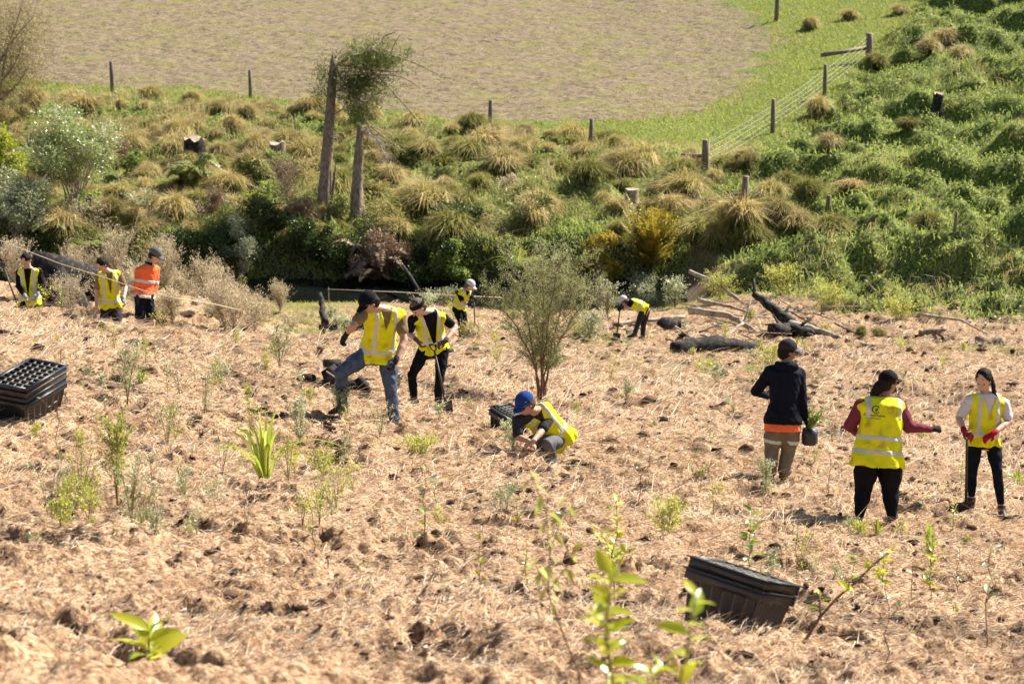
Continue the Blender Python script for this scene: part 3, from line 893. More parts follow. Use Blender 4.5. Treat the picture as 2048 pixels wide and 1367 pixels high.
def twiggy_shrub(loc, h, w, label, mat=None, nt=40, lpt=14, leaf=0.02, lw=0.6, name='shrub', group=None, bare=0.2, cat='shrub', stems=4, smat=None, upw=1.0, jit=0.22):
    """open shrub: stems forking into twigs that carry small leaves"""
    e = plant(name, loc, label, cat, group)
    sm = MB(); lf = MB()
    tips = []
    for k in range(stems):
        a = rng.uniform(0, 6.28); rr = rng.uniform(0.1, 0.7) if stems > 1 else 0.05
        top = np.array([math.cos(a) * rr * w * 0.4, math.sin(a) * rr * w * 0.4, h * rng.uniform(0.7, 0.97)])
        p = quad_bez([0, 0, 0], [top[0] * 0.2, top[1] * 0.2, h * 0.45], top, 7)
        r = max(0.003, h * 0.008)
        sm.tube(p, np.linspace(r, r * 0.4, 7), 4)
        for j in range(nt // stems):
            t = rng.uniform(bare, 1.0); s = t * 6; i = min(5, int(s)); b = p[i] + (p[i + 1] - p[i]) * (s - i)
            a2 = rng.uniform(0, 6.28)
            prof = math.sin(min(1, (t - bare) / (1 - bare) * 0.8 + 0.2) * math.pi) ** 0.6 if t < 1 else 0.3
            Lx = w * 0.5 * rng.uniform(0.35, 1.0) * max(0.3, prof)
            d = np.array([math.cos(a2), math.sin(a2), rng.uniform(0.2, 1.2) * upw]); d /= np.linalg.norm(d)
            q = np.array([b, b + d * Lx * 0.55 + [0, 0, 0.03 * h], b + d * Lx + [0, 0, 0.05 * h]])
            sm.tube(q, [r * 0.4, r * 0.3, r * 0.2], 3, cap=False)
            tips.append(q)
    T = np.array(tips)
    n = len(T) * lpt
    k = np.repeat(np.arange(len(T)), lpt)
    t = rng.uniform(0.15, 1.05, n)[:, None]
    b = (1 - t) ** 2 * T[k, 0] + 2 * t * (1 - t) * T[k, 1] + t * t * T[k, 2]
    b = b + rng.normal(0, leaf * 0.5, b.shape)
    d = unit(unit(T[k, 2] - T[k, 0]) + rand_dirs(n, 0.3) * 0.9)
    sz = leaf * rng.uniform(0.6, 1.3, n)
    add_leaves(lf, b, d, sz, sz * lw, np.clip(0.5 + 0.2 * rng.normal(0, 1, n) + np.repeat(rng.normal(0, 0.15, len(T)), lpt), 0, 1))
    sm.build('stem', smat or M_STEM, e)
    lf.build('leaves', mat or M_GREY, e)
    return e

def strap_plant(loc, h, w, label, n=30, width=0.02, mat=None, name='flax', group=None, cat='flax', erect=0.5):
    e = plant(name, loc, label, cat, group)
    lf = MB()
    a = rng.uniform(0, 6.28, n); ln = rng.uniform(0.05, 1, n) ** (0.7 + erect)
    for i in range(n):
        o = np.array([math.cos(a[i]), math.sin(a[i]), 0])
        L = rng.uniform(0.7, 1.05)
        p = quad_bez(o * 0.02, o * w * 0.16 * ln[i] + [0, 0, h * 0.85 * L], o * w * 0.62 * ln[i] * L + [0, 0, h * (1.0 - 0.75 * ln[i]) * L], 8)
        side = unit(np.cross(p[-1] - p[0] + [0, 0, .1], rand_dirs(1)[0]))
        ww = width * np.array([0.7, 1, 1.05, 1, 0.9, 0.7, 0.45, 0.08])[:, None] * rng.uniform(0.7, 1.1)
        v = np.empty((16, 3)); v[0::2] = p - side * ww / 2; v[1::2] = p + side * ww / 2
        q = [[2 * j, 2 * j + 1, 2 * j + 3, 2 * j + 2] for j in range(7)]
        lf.add(v, q=q, rnd=np.clip(rng.normal(0.5, 0.22), 0, 1))
    lf.build('leaves', mat or M_STRAP, e)
    sb = MB(); sb.tube([[0, 0, -0.05], [0, 0, h * 0.09]], [w * 0.07, w * 0.045], 7)
    sb.build('base', M_GSTEM, e)
    return e

def fern(loc, h, w, label, n=12, mat=None, name='fern', leaf=0.16, trunk=0.0, cat='fern', cone=1.0, droop=0.5, dens=26, a0=0, a1=6.28, rise=1.0, vary=0.25):
    """fronds arching from a crown, each with rows of leaflets"""
    e = plant(name, loc, label, cat)
    st = MB(); lf = MB()
    if trunk > 0: st.tube([[0, 0, -0.2], [0.03, 0, trunk * 0.5], [0, 0.02, trunk]], [0.12, 0.10, 0.09], 8, rough=0.15)
    for i in range(n):
        a = a0 + (a1 - a0) * (i + rng.uniform(0, 0.7)) / n
        o = np.array([math.cos(a), math.sin(a), 0])
        L = rng.uniform(0.7, 1.1); vr = 1 + rng.uniform(-1, 1) * vary; cn = cone * rng.uniform(1 - vary, 1)
        p = quad_bez([0, 0, trunk], o * w * 0.25 * L * cn + [0, 0, trunk + h * rise * L * vr], o * w * 0.55 * L * cn + [0, 0, trunk + h * (1 - droop) * L * vr], dens)
        st.tube(p[::5], np.linspace(0.012, 0.004, len(p[::5])), 4, cap=False)
        t = np.linspace(0.12, 1, dens)
        prof = np.sin(np.clip(t, 0, 1) ** 0.7 * math.pi * 0.93 + 0.05)
        tang = unit(np.gradient(p, axis=0))
        sd = unit(np.cross(tang, [0, 0, 1.0]))
        for s in (-1, 1):
            for rep in range(2):
                d = unit(sd * s + tang * (0.25 + 0.3 * rep) + rng.normal(0, 0.10, sd.shape) + np.array([0, 0, -0.12]))
                Lf = leaf * prof * rng.uniform(0.8, 1.15, dens)
                add_leaves(lf, p + tang * rep * 0.01, d, Lf, leaf * 0.2, np.clip(rng.normal(0.55, 0.2, dens) + 0.15 * (t - 0.5), 0, 1), nrm=unit(np.cross(sd, tang) + rng.normal(0, .25, sd.shape)))
    st.build('stem', M_GSTEM, e)
    lf.build('fronds', mat or M_FERN, e)
    return e

def bush(loc, h, w, label, mat, n=9000, leaf=0.07, name='bush', bare=0.35, clumps=26, smat=None, stems=14, cat='bush', depth=None, shift=(0, 0), seed=0, lw=0.5, ragged=0.35):
    """dense crown of leaf clumps over many bare stems"""
    e = plant(name, loc, label, cat)
    R = np.random.default_rng(seed + 3)
    depth = depth or w
    st = MB(); lf = MB()
    cs = []
    zc = h * (bare + (1 - bare) * 0.52)
    for k in range(clumps):
        d = R.normal(0, 1, 3); d /= np.linalg.norm(d); rr = R.uniform(0.35, 0.95)
        c = np.array([d[0] * w * 0.42 * rr + shift[0], d[1] * depth * 0.42 * rr, zc + d[2] * h * (1 - bare) * 0.45 * rr]); c[2] += R.normal(0, 0.08) * h * ragged; cs.append((c, R.uniform(0.08, 0.24) * w * (1 - 0.3 * ragged)))
    for k in range(stems):
        c = cs[k % clumps][0]
        b = np.array([R.normal(0, 0.05) * w, R.normal(0, 0.05) * w, -0.1])
        p = quad_bez(b, [c[0] * 0.35, c[1] * 0.35, c[2] * 0.5], c, 6)
        st.tube(p, np.linspace(0.012, 0.004, 6) * (h if stems < 10 else h * 0.6), 5, cap=False)
    per = n // clumps
    for c, r in cs:
        d = unit(R.normal(0, 1, (per, 3))); rad = r * R.uniform(0, 1, per) ** 0.4 * (1 + ragged * np.maximum(0, R.normal(0, 0.5, per)))
        b = c + d * rad[:, None] * np.array([1, 1, 0.8])
        dr = unit(d * 0.6 + R.normal(0, 1, (per, 3)) * 0.7 + [0, 0, 0.2])
        sz = leaf * R.uniform(0.6, 1.25, per)
        add_leaves(lf, b, dr, sz, sz * lw, np.clip(R.normal(0.5, 0.2, per) + R.normal(0, 0.1), 0, 1))
    st.build('stems', smat or M_DEADW, e)
    lf.build('foliage', mat, e)
    return e

def scale_at(p):
    return FPX / ((np.asarray(p) - CAMP) @ FWD)

# ---------------- young plants near the camera and over the slope
def seed_at(u, v, px):
    p = hit(u, v); return p, px / scale_at(p)

def near_plant(u, vbase, d):
    """ground point under a plant whose foot is below the picture"""
    x = (u - W_PX / 2) / FPX * d
    y = d * math.cos(PITCH)
    return np.array([x, y, float(ground_h(x, y))])

def plants_all():
    # big soft leaves close to the lens
    p = near_plant(1262, 0, 7.6)
    top = at_depth(1222, 1190, 7.6)[2]
    broad_seedling(p, top - p[2], 'nearest broad leaved sapling with bright green leaves at the bottom edge', lean=(-0.05, 0.05), nl=44, L=0.108, start=0.48, side=3, name='sapling', cat='sapling', rad=0.007)
    p = near_plant(1335, 0, 7.0)
    top = at_depth(1395, 1235, 7.0)[2]
    broad_seedling(p, top - p[2], 'near sapling with large yellow green leaves left of the fallen black crate', lean=(0.10, 0.05), nl=18, L=0.11, start=0.55, side=0, name='sapling', cat='sapling', rad=0.006)
    p = near_plant(1160, 0, 10.5)
    top = at_depth(1075, 955, 10.5)[2]
    broad_seedling(p, top - p[2], 'tall drooping sapling with hanging pale yellow leaves in the foreground', lean=(-0.22, 0.05), nl=17, L=0.085, start=0.45, side=3, mat=M_FEATHER, droop=1.3, name='sapling', cat='sapling', rad=0.005)
    p = near_plant(300, 0, 9.0)
    p[2] = at_depth(300, 1345, 9.0)[2]
    p = hit(300, 1325)
    broad_seedling(p, 0.20, 'low rosette of large yellow green leaves at the bottom left', nl=13, L=0.20, start=0.2, side=0, name='seedling', rad=0.008)
    # one line per plant: u, v of foot, height px, kind, label
    P = [
        (1230, 1185, 235, 'b', 'upright seedling with a cluster of yellow leaves on thin red stems', dict(nl=20, L=0.10, start=0.42, side=4)),
        (1500, 1140, 125, 'g', 'seedling with white flashing leaves behind the fallen black crate', dict(nl=12, L=0.13, start=0.1, side=2)),
        (850, 1110, 190, 'g', 'thin seedling with white shining leaves in the middle foreground', dict(nl=8, L=0.12, start=0.3, side=1)),
        (1600, 1285, 200, 'b', 'dark leaning sapling stem with a leafy tip right of the fallen crate', dict(nl=12, L=0.10, start=0.55, side=1, lean=(0.58, 0.1), rad=0.012)),
        (1765, 1180, 95, 'b', 'bright yellow green seedling right of the leaning sapling', dict(nl=14, L=0.085, start=0.15, side=3)),
        (1705, 1170, 70, 'g', 'small dark seedling beside the leaning sapling', dict(nl=9, L=0.08, start=0.2, side=1)),
        (1822, 1208, 120, 'n', 'nearly bare upright stem left of the paired seedlings', dict(nl=4, L=0.05, start=0.7, side=1)),
        (1860, 1205, 110, 'b', 'seedling with paired yellow green leaves below the shovel woman', dict(nl=12, L=0.08, start=0.3, side=3)),
        (1915, 1180, 120, 'n', 'grey twiggy bare seedling below the shovel woman', dict(nl=6, L=0.04, start=0.5, side=4)),
        (1972, 1290, 235, 'n', 'tall bare stem with three leaves near the right bottom corner', dict(nl=5, L=0.09, start=0.4, side=2)),
        (1768, 1310, 200, 'n', 'tall thin bare stem at the lower right', dict(nl=4, L=0.06, start=0.6, side=1)),
        (1592, 1145, 110, 'n', 'dark bare twin stems behind the fallen crate end', dict(nl=4, L=0.05, start=0.6, side=2)),
        (1425, 1035, 85, 'b', 'small yellow green seedling before the man in the black jacket', dict(nl=9, L=0.07, start=0.3, side=1)),
        (1420, 895, 48, 'b', 'tiny bright seedling left of the black jacket man', dict(nl=9, L=0.06, start=0.1, side=1)),
        (1905, 1050, 70, 'b', 'yellow leafed seedling below the shovel blade on the right', dict(nl=14, L=0.06, start=0.1, side=3)),
        (1922, 975, 70, 'b', 'yellow seedling left of the woman with red gloves', dict(nl=14, L=0.06, start=0.1, side=2)),
        (1085, 905, 45, 'b', 'yellow leafed seedling at the kneeling man\'s hands', dict(nl=16, L=0.075, start=0.1, side=4)),
        (690, 870, 62, 'b', 'yellow leafed seedling in front of the bent man\'s feet', dict(nl=9, L=0.075, start=0.2, side=2)),
        (700, 858, 22, 'b', 'single yellow leaf shoot before the bent man', dict(nl=4, L=0.07, start=0.2, side=0)),
        (648, 700, 28, 'b', 'small bright shoot below the bent man\'s left glove', dict(nl=7, L=0.09, start=0.1, side=1)),
        (205, 700, 72, 'b', 'spindly seedling with a yellow tuft behind the crate stack', dict(nl=12, L=0.05, start=0.7, side=2)),
        (118, 905, 215, 'n', 'tall red stem in front of the crate stack', dict(nl=3, L=0.05, start=0.5, side=1, rad=0.004)),
        (340, 870, 70, 'g', 'seedling with white and yellow leaves left of the flax', dict(nl=12, L=0.065, start=0.2, side=2)),
        (210, 850, 70, 'g', 'pale leafed seedling right of the crate stack', dict(nl=10, L=0.065, start=0.2, side=1)),
        (590, 985, 60, 'b', 'small leafy seedling right of the flax', dict(nl=8, L=0.09, start=0.5, side=2)),
        (490, 1090, 120, 'n', 'thin bare seedling below the flax', dict(nl=5, L=0.05, start=0.5, side=1)),
        (1095, 900, 32, 'g', 'green seedling under the kneeling man\'s elbow', dict(nl=10, L=0.055, start=0.1, side=2)),
        (1655, 1000, 110, 'n', 'grey bare twig right of the black jacket man\'s feet', dict(nl=4, L=0.03, start=0.6, side=3)),
        (70, 650, 95, 'b', 'yellow leafed sapling between the two left planters', dict(nl=26, L=0.06, start=0.35, side=6, lean=(0.35, 0))),
        (125, 640, 75, 'g', 'grey leafed sapling before the burnt log', dict(nl=26, L=0.055, start=0.3, side=7)),
        (1270, 1010, 150, 'n', 'thin leaning stem behind the yellow leafed seedling', dict(nl=4, L=0.05, start=0.6, side=1, lean=(0.25, 0))),
        (1000, 1010, 60, 'g', 'small grey seedling in the middle of the slope', dict(nl=8, L=0.05, start=0.3, side=2)),
    ]
    for (u, v, px, k, lab, kw) in P:
        p, h = seed_at(u, v, px)
        mat = {'b': M_SHOOT, 'g': M_SHOOTG, 'n': M_GREY}[k]
        broad_seedling(p, h, lab, mat=mat, **kw)
    S = [
        (1335, 1085, 115, 110, M_FEATHER, 'feathery yellow green shrub between kneeling man and fallen crate', dict(nt=60, lpt=26)),
        (838, 915, 50, 115, M_FEATHER, 'low wide feathery shrub right of the bent man\'s foot', dict(nt=60, lpt=26)),
        (648, 960, 62, 100, M_FEATHER, 'feathery shrub right of the big flax', dict(nt=50, lpt=24)),
        (235, 1010, 215, 120, M_FEATHER, 'tall wispy yellow shrub on the left slope', dict(nt=70, lpt=30, bare=0.25, upw=1.8)),
        (160, 1000, 90, 90, M_FEATHER, 'small wispy shrub on the far left slope', dict(nt=36, lpt=22)),
        (115, 840, 105, 50, M_GREY, 'dark leaved upright shrub at the crate stack corner', dict(nt=46, lpt=20, bare=0.35)),
        (255, 800, 120, 95, M_GREY, 'grey green airy shrub up the slope from the crates', dict(nt=60, lpt=22, upw=1.6)),
        (560, 745, 105, 90, M_GREY, 'grey green shrub left of the burnt stump pieces', dict(nt=56, lpt=22, upw=1.5)),
        (440, 765, 50, 80, M_GREY, 'small grey shrub on the open straw slope', dict(nt=36, lpt=20)),
        (680, 835, 70, 75, M_GREY, 'white leaved shrub in front of the bent man\'s bent knee', dict(nt=60, lpt=26, bare=0.05)),
        (700, 770, 45, 50, M_GREY, 'small grey shrub behind the bent man', dict(nt=30, lpt=20)),
        (1025, 900, 72, 70, M_GREY, 'grey leaved shrub before the kneeling man and his crates', dict(nt=60, lpt=26, bare=0.05)),
        (600, 880, 120, 90, M_GREY, 'tall grey airy shrub above the flax', dict(nt=60, lpt=22, upw=1.5)),
        (880, 845, 36, 34, M_GREY, 'small grey shrub beside the spade blade', dict(nt=26, lpt=20, bare=0.05)),
        (1530, 985, 95, 75, M_GREY, 'grey green shrub against the black jacket man\'s legs', dict(nt=56, lpt=22, upw=1.5)),
        (1250, 800, 62, 50, M_GREY, 'small grey shrub right of the tree foot', dict(nt=32, lpt=18)),
        (1430, 770, 46, 60, M_GREY, 'low grey shrub below the dark log', dict(nt=30, lpt=18)),
        (1540, 745, 60, 120, M_FEATHER, 'yellow green shrub right of the dark log', dict(nt=60, lpt=22, bare=0.05)),
        (1410, 745, 34, 90, M_FEATHER, 'flat yellow green weed clump under the dark log', dict(nt=40, lpt=20, bare=0.02)),
        (1715, 1065, 35, 70, M_FEATHER, 'low yellow green weed at the woman\'s left foot', dict(nt=40, lpt=22, bare=0.02)),
        (1545, 1150, 62, 40, M_GREY, 'small grey shrub behind the crate', dict(nt=24, lpt=18)),
        (1670, 1155, 55, 50, M_GREY, 'dark green shrub right of the fallen crate', dict(nt=30, lpt=20, bare=0.05)),
        (1010, 1040, 80, 90, M_GREY, 'faint grey shrub in the middle foreground', dict(nt=36, lpt=18)),
        (1040, 1200, 40, 70, M_GREY, 'dark low shrub in the middle foreground', dict(nt=36, lpt=18, bare=0.02)),
        (1845, 885, 26, 70, M_FEATHER, 'low weed clump behind the two women', dict(nt=30, lpt=18, bare=0.02)),
        (400, 880, 40, 60, M_DRYW, 'brown withered weed tuft left of the flax', dict(nt=40, lpt=18, bare=0.02)),
        (420, 1215, 60, 110, M_DRYW, 'dark withered tuft in the lower left foreground', dict(nt=50, lpt=18, bare=0.02)),
        (1620, 1345, 70, 130, M_DRYW, 'dark withered tuft at the bottom right', dict(nt=50, lpt=18, bare=0.02)),
        (110, 1080, 50, 100, M_DRYW, 'dark withered tuft on the left foreground', dict(nt=50, lpt=18, bare=0.02)),
    ]
    for (u, v, px, wpx, mat, lab, kw) in S:
        p, h = seed_at(u, v, px); sc = scale_at(p)
        twiggy_shrub(p, h, wpx / sc, lab, mat=mat, leaf=max(0.022, 3.6 / sc), name='shrub', smat=M_GSTEM, **kw)
    # strap leaved plants
    p, h = seed_at(530, 962, 175)
    strap_plant(p, h, 330 / scale_at(p), 'large flax with arching yellow green leaves on the left slope', n=34, width=0.03)
    p, h = seed_at(1858, 1105, 100)
    strap_plant(p, h, 80 / scale_at(p), 'bright yellow green sedge tuft below the two women', n=34, width=0.014, name='sedge', cat='sedge')
    p, h = seed_at(2035, 978, 50)
    strap_plant(p, h, 90 / scale_at(p), 'spiky green sedge at the right edge', n=34, width=0.016, name='sedge', cat='sedge')
    p, h = seed_at(640, 590, 62)
    for (u, v, px, w, lab) in [(668, 588, 42, 50, 'green reed tuft on the stream edge'), (950, 705, 22, 40, 'small green sedge on the flat below the far digger'),
                               (500, 575, 46, 130, 'wide green sedge clump above the stream on the left'), (565, 590, 40, 90, 'green sedge clump left of the stream'),
                               (1440, 735, 26, 40, 'small sedge tuft before the dark log'), (1500, 640, 28, 60, 'green grass tuft beside the charred root')]:
        p, h = seed_at(u, v, px)
        strap_plant(p, h, w / scale_at(p), lab, n=60, width=0.02, name='sedge', cat='sedge', mat=M_GRASS)
    # random small plants scattered over the slope
    R = random.Random(77)
    for i in range(34):
        u, v = R.uniform(60, 760), R.uniform(690, 1090)
        if 650 < u < 740 and v < 880: continue
        p = hit(u, v); h = R.uniform(0.2, 0.62)
        twiggy_shrub(p, h, h * R.uniform(0.7, 1.1), 'pale wispy yellow green weed on the left half of the straw slope', mat=R.choice([M_FEATHER, M_FEATHER, M_GREY]), nt=26, lpt=16, leaf=max(0.02, 3.2 / scale_at(p)), name='weed', group='pale wispy weeds on the left half of the slope', cat='weed', bare=0.05, upw=1.5, smat=M_GSTEM)
    R = random.Random(11)
    for i in range(150):
        y = R.uniform(15, 66); x = R.uniform(-0.2, 0.2) * y
        p = g(x, y)
        u, v, d = proj(p)
        if not (30 < u < 2020 and 640 < v < 1340): continue
        k = R.random()
        h = R.uniform(0.15, 0.5)
        if k < 0.45:
            twiggy_shrub(p, h, h * R.uniform(0.8, 1.5), 'small airy weed growing through the straw slope', mat=R.choice([M_GREY, M_FEATHER]), nt=20, lpt=14, leaf=max(0.018, 2.6 / scale_at(p)), name='weed', group='small airy weeds on the slope', cat='weed', bare=0.05)
        elif k < 0.8:
            broad_seedling(p, h, 'small leafy seedling growing through the straw slope', nl=7, L=0.06, start=0.2, side=1, mat=R.choice([M_SHOOT, M_SHOOTG]), group='small leafy seedlings on the slope')
        else:
            strap_plant(p, h * 0.6, h * 0.9, 'small green grass tuft growing through the straw slope', n=30, width=0.012, mat=M_GRASS, name='grass_tuft', group='small grass tufts on the slope', cat='grass tuft')
plants_all()

# ---------------- the olive tree in the middle
def centre_tree():
    b = hit(1082, 797); sc = scale_at(b)
    e = plant('tea_tree', b, 'slender olive green tree with a fine airy crown behind the kneeling man', 'tree')
    H = 330 / sc; W = 268 / sc
    tr = MB(); lf = MB(); br = MB()
    tips = []
    dirs = [(-0.30, 0.1, 0.95, 0.42), (0.02, -0.1, 1.0, 0.5), (0.33, 0.05, 0.92, 0.46), (-0.12, 0.25, 0.98, 0.45), (0.16, -0.22, 0.97, 0.4), (-0.48, -0.05, 0.75, 0.3), (0.5, 0.1, 0.72, 0.26)]
    for (dx, dy, dz, r) in dirs:
        p0 = np.array([rng.normal(0, 0.035), rng.normal(0, 0.03), 0.0])
        top = np.array([dx * W * 0.8, dy * W, H * 0.93 * dz])
        p = quad_bez(p0, [dx * W * 0.12, dy * W * 0.1, H * 0.38], top, 12)
        p[1:-1] += rng.normal(0, 0.012, (10, 3))
        tr.tube(p, np.linspace(0.018, 0.004, 12) * (0.7 + r), 7, rough=0.08)
        for j in range(46):
            t = rng.uniform(0.24, 1.0); s = t * 11; i = min(10, int(s)); q0 = p[i] + (p[i + 1] - p[i]) * (s - i)
            a = rng.uniform(0, 6.28)
            L = W * rng.uniform(0.12, 0.30) * (1.15 - 0.55 * abs(t - 0.62) / 0.4)
            d = np.array([math.cos(a), math.sin(a), rng.uniform(0.3, 1.3)]); d /= np.linalg.norm(d)
            q = quad_bez(q0, q0 + d * L * 0.5 + [0, 0, 0.02], q0 + d * L + [0, 0, 0.08 * L], 5)
            br.tube(q, np.linspace(0.006, 0.002, 5), 3, cap=False)
            for m in range(5):
                k = rng.integers(1, 5)
                d2 = unit(d + rng.normal(0, 0.55, 3) + [0, 0, .35]); L2 = L * rng.uniform(0.25, 0.5)
                tips.append((q[k], q[k] + d2 * L2))
    A = np.array([t[0] for t in tips]); B = np.array([t[1] for t in tips])
    for a_, b_ in zip(A[::2], B[::2]): br.tube([a_, b_], [0.0025, 0.0015], 3, cap=False)
    lpt = 20
    n = len(A) * lpt; k = np.repeat(np.arange(len(A)), lpt)
    t = rng.uniform(0, 1.1, n)[:, None]
    base = A[k] + (B[k] - A[k]) * t + rng.normal(0, 0.02, (n, 3))
    d = unit(unit(B - A)[k] * 0.8 + rand_dirs(n, 0.2) * 0.8)
    sz = rng.uniform(0.018, 0.042, n)
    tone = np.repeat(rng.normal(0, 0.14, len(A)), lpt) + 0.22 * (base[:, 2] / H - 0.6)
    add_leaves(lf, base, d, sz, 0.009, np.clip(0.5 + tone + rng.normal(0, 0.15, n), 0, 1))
    tr.build('trunk', rough_mat('reddish_bark', [(0.12, 0.06, 0.04), (0.26, 0.15, 0.10)], 12, 0.85, 0.5, stretch=(2, 2, 0.5)), e, smooth=True)
    br.build('twigs', M_GSTEM, e)
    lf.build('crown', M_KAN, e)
centre_tree()

# ---------------- creek bank plants
def bank_plants():
    p = at_y(150, 81.5); s = scale_at(p)
    bush(hit(150, 440), 205 / s, 205 / s, 'large round bush with white glinting leaves and bare tan stems at the left', M_SHRUB, n=15000, leaf=0.10, bare=0.30, clumps=34, stems=26, name='leafy_bush', seed=1)
    bush(hit(15, 400), 140 / s, 105 / s, 'yellow green bush cut by the left edge', M_YBUSH, n=5000, leaf=0.12, bare=0.1, clumps=16, name='leafy_bush', seed=2)
    bush(hit(40, 500), 150 / s, 150 / s, 'pale grey green bush low at the left edge', M_GREY, n=8000, leaf=0.09, bare=0.05, clumps=18, name='leafy_bush', seed=3)
    bush(hit(490, 560), 120 / s, 110 / s, 'small pale weeping bush above the stream on the left', M_GREY, n=5000, leaf=0.07, bare=0.05, clumps=14, name='leafy_bush', seed=4, cat='bush')
    bush(hit(620, 520), 90 / s, 120 / s, 'shade darkened green shrub at the foot of the tall broken trunk', M_SHADEG, n=5000, leaf=0.09, bare=0.05, clumps=14, name='leafy_bush', seed=5)
    bush(hit(915, 560), 90 / s, 140 / s, 'bright green leafy shrub behind the digger in the white cap', M_COVER, n=7000, leaf=0.10, bare=0.02, clumps=16, name='leafy_bush', seed=6)
    bush(hit(830, 575), 70 / s, 150 / s, 'shade darkened green leafy shrub overhanging the stream', M_SHADEG, n=6000, leaf=0.10, bare=0.02, clumps=16, name='leafy_bush', seed=7)
    bush(hit(1190, 575), 120 / s, 120 / s, 'dark olive shrub between the olive tree and golden fern', M_GFERN, n=5000, leaf=0.09, bare=0.02, clumps=14, name='leafy_bush', seed=8)
    fern(hit(385, 400), 75 / s, 120 / s, 'pale green tree fern in the middle of the left bank', n=15, mat=M_FERN, leaf=0.34, trunk=0.25, dens=30, name='tree_fern')
    fern(hit(95, 485), 45 / s, 150 / s, 'pale green fern under the large round bush', n=12, mat=M_FERN, leaf=0.28, name='fern')
    fern(hit(170, 490), 30 / s, 120 / s, 'dark green fern over the burnt log', n=11, mat=M_COVER, leaf=0.28, name='fern')
    fern(hit(290, 445), 70 / s, 110 / s, 'spiky blue green shrub below the round bush', n=22, mat=M_GREY, leaf=0.10, name='spiky_shrub', cat='shrub', droop=0.15, dens=20)
    fern(hit(505, 410), 22 / s, 62 / s, 'small star leaved plant left of the broken trunks', n=9, mat=M_YBUSH, leaf=0.16, trunk=0.3, name='star_leaved_plant', cat='plant', dens=8)
    fern(hit(540, 398), 22 / s, 56 / s, 'second small star leaved plant nearer the broken trunks', n=9, mat=M_YBUSH, leaf=0.16, trunk=0.35, name='star_leaved_plant', cat='plant', dens=8)
    bush(at_y(752, 78.6), 95 / s, 130 / s, 'pinkish brown dead fern skirt hanging over the stream', M_DFERN, n=5200, leaf=0.16, bare=0.15, clumps=24, name='dead_fern_skirt', seed=13, lw=0.25, cat='dead fern')
    fern(at_y(750, 78.5), 95 / s, 185 / s, 'dead pinkish brown fern fronds below the broken trunks', n=30, mat=M_DFERN, leaf=0.26, trunk=0.25, droop=0.75, vary=0.7, name='dead_fern', cat='dead fern', rise=0.8)
    bush(at_y(1300, 78.7), 105 / s, 120 / s, 'rounded golden green bush round the golden fern', M_GFERN, n=5200, leaf=0.13, bare=0.05, clumps=26, name='golden_bush', seed=12, lw=0.3)
    fern(at_y(1302, 78.5), 105 / s, 165 / s, 'golden orange fern clump on the right bank', n=70, mat=M_GFERN, leaf=0.20, droop=0.12, name='golden_fern', cat='fern', rise=0.6, vary=0.6)
    strap_plant(hit(1035, 545), 65 / s, 130 / s, 'bright yellow green grass clump left of the olive tree', n=120, width=0.03, name='grass_clump', cat='grass clump', mat=M_STRAP)
    # brown fallen hedge of dead weeds on the left bank
    for (u, v, w, h, lab) in [(575, 420, 110, 120, 'rust brown dead bracken right of the tree fern'), (600, 470, 80, 60, 'rust brown dead bracken by the tall trunk foot'),
                              (240, 335, 90, 60, 'brown dead grass heap behind the round bush'), (430, 460, 70, 60, 'brown dead bracken below the tree fern')]:
        q = hit(u, v)
        twiggy_shrub(q, h / s, w / s, lab, mat=M_DFERN, nt=160, lpt=22, leaf=0.07, lw=0.3, name='dead_bracken', cat='bracken', bare=0.02, smat=M_DEADW)
    # tan dry weeds on the bench behind the left planters
    i = 0
    names = ['dry tan weed thicket behind the man in orange', 'dry tan weed thicket at the far left', 'dry tan weed thicket over the burnt log', 'dry tan weed thicket between vest man and orange man',
             'dry tan weed thicket right of the orange man', 'dry twiggy weeds at the end of the thicket', 'pale dry weeds above the green sedges', 'dry tan weeds behind the first planter', 'grey dead weeds by the small white rock',
             'tall dry stalks by the stream edge', 'low dry weeds left of the sedge clump', 'dry weeds over the crest on the left', 'thin dry stalks behind the man in orange']
    for (u, y, h, w) in [(330, 56, 105, 130), (30, 57, 95, 130), (150, 58, 100, 130), (235, 57, 115, 130), (410, 57, 80, 130), (470, 60, 60, 110), (400, 62, 75, 130), (80, 59, 85, 100), (430, 54, 40, 100),
                         (560, 68, 60, 70), (520, 64, 42, 90), (280, 52, 90, 90), (345, 52, 70, 80)]:
        q = at_y(u, y); sc = scale_at(q)
        twiggy_shrub(q, h / sc, w / sc, names[i], mat=M_DRYW, nt=170, lpt=16, leaf=0.05, lw=0.28, name='dry_weeds', cat='dry weeds', bare=0.05, stems=12, smat=M_DEADW, upw=2.0)
        i += 1
    # more dry thicket on the bench, and shrubs crowding the foot of the bank
    R = random.Random(21)
    for k in range(16):
        q = at_y(R.uniform(130, 540), R.uniform(50.5, 60)); sc = scale_at(q)
        twiggy_shrub(q, R.uniform(45, 105) / sc, R.uniform(90, 150) / sc, 'low tan dry weed among the thicket behind the left planters', mat=M_DRYW, nt=150, lpt=15, leaf=0.05, lw=0.28, name='dry_weeds', cat='dry weeds', bare=0.02, stems=12, smat=M_DEADW, upw=R.uniform(0.7, 2.0), group='dry weeds behind the left planters')
    kinds = [(M_COVER, 'green weedy shrub', 0.10, 0.55), (M_FERN, 'pale ferny shrub', 0.16, 0.22), (M_TUSS, 'brown bracken clump', 0.16, 0.18), (M_TUSS, 'brown bracken clump', 0.12, 0.25), (M_DRYW, 'pale dry weed clump', 0.10, 0.25), (M_FERN, 'pale ferny shrub', 0.14, 0.25)]
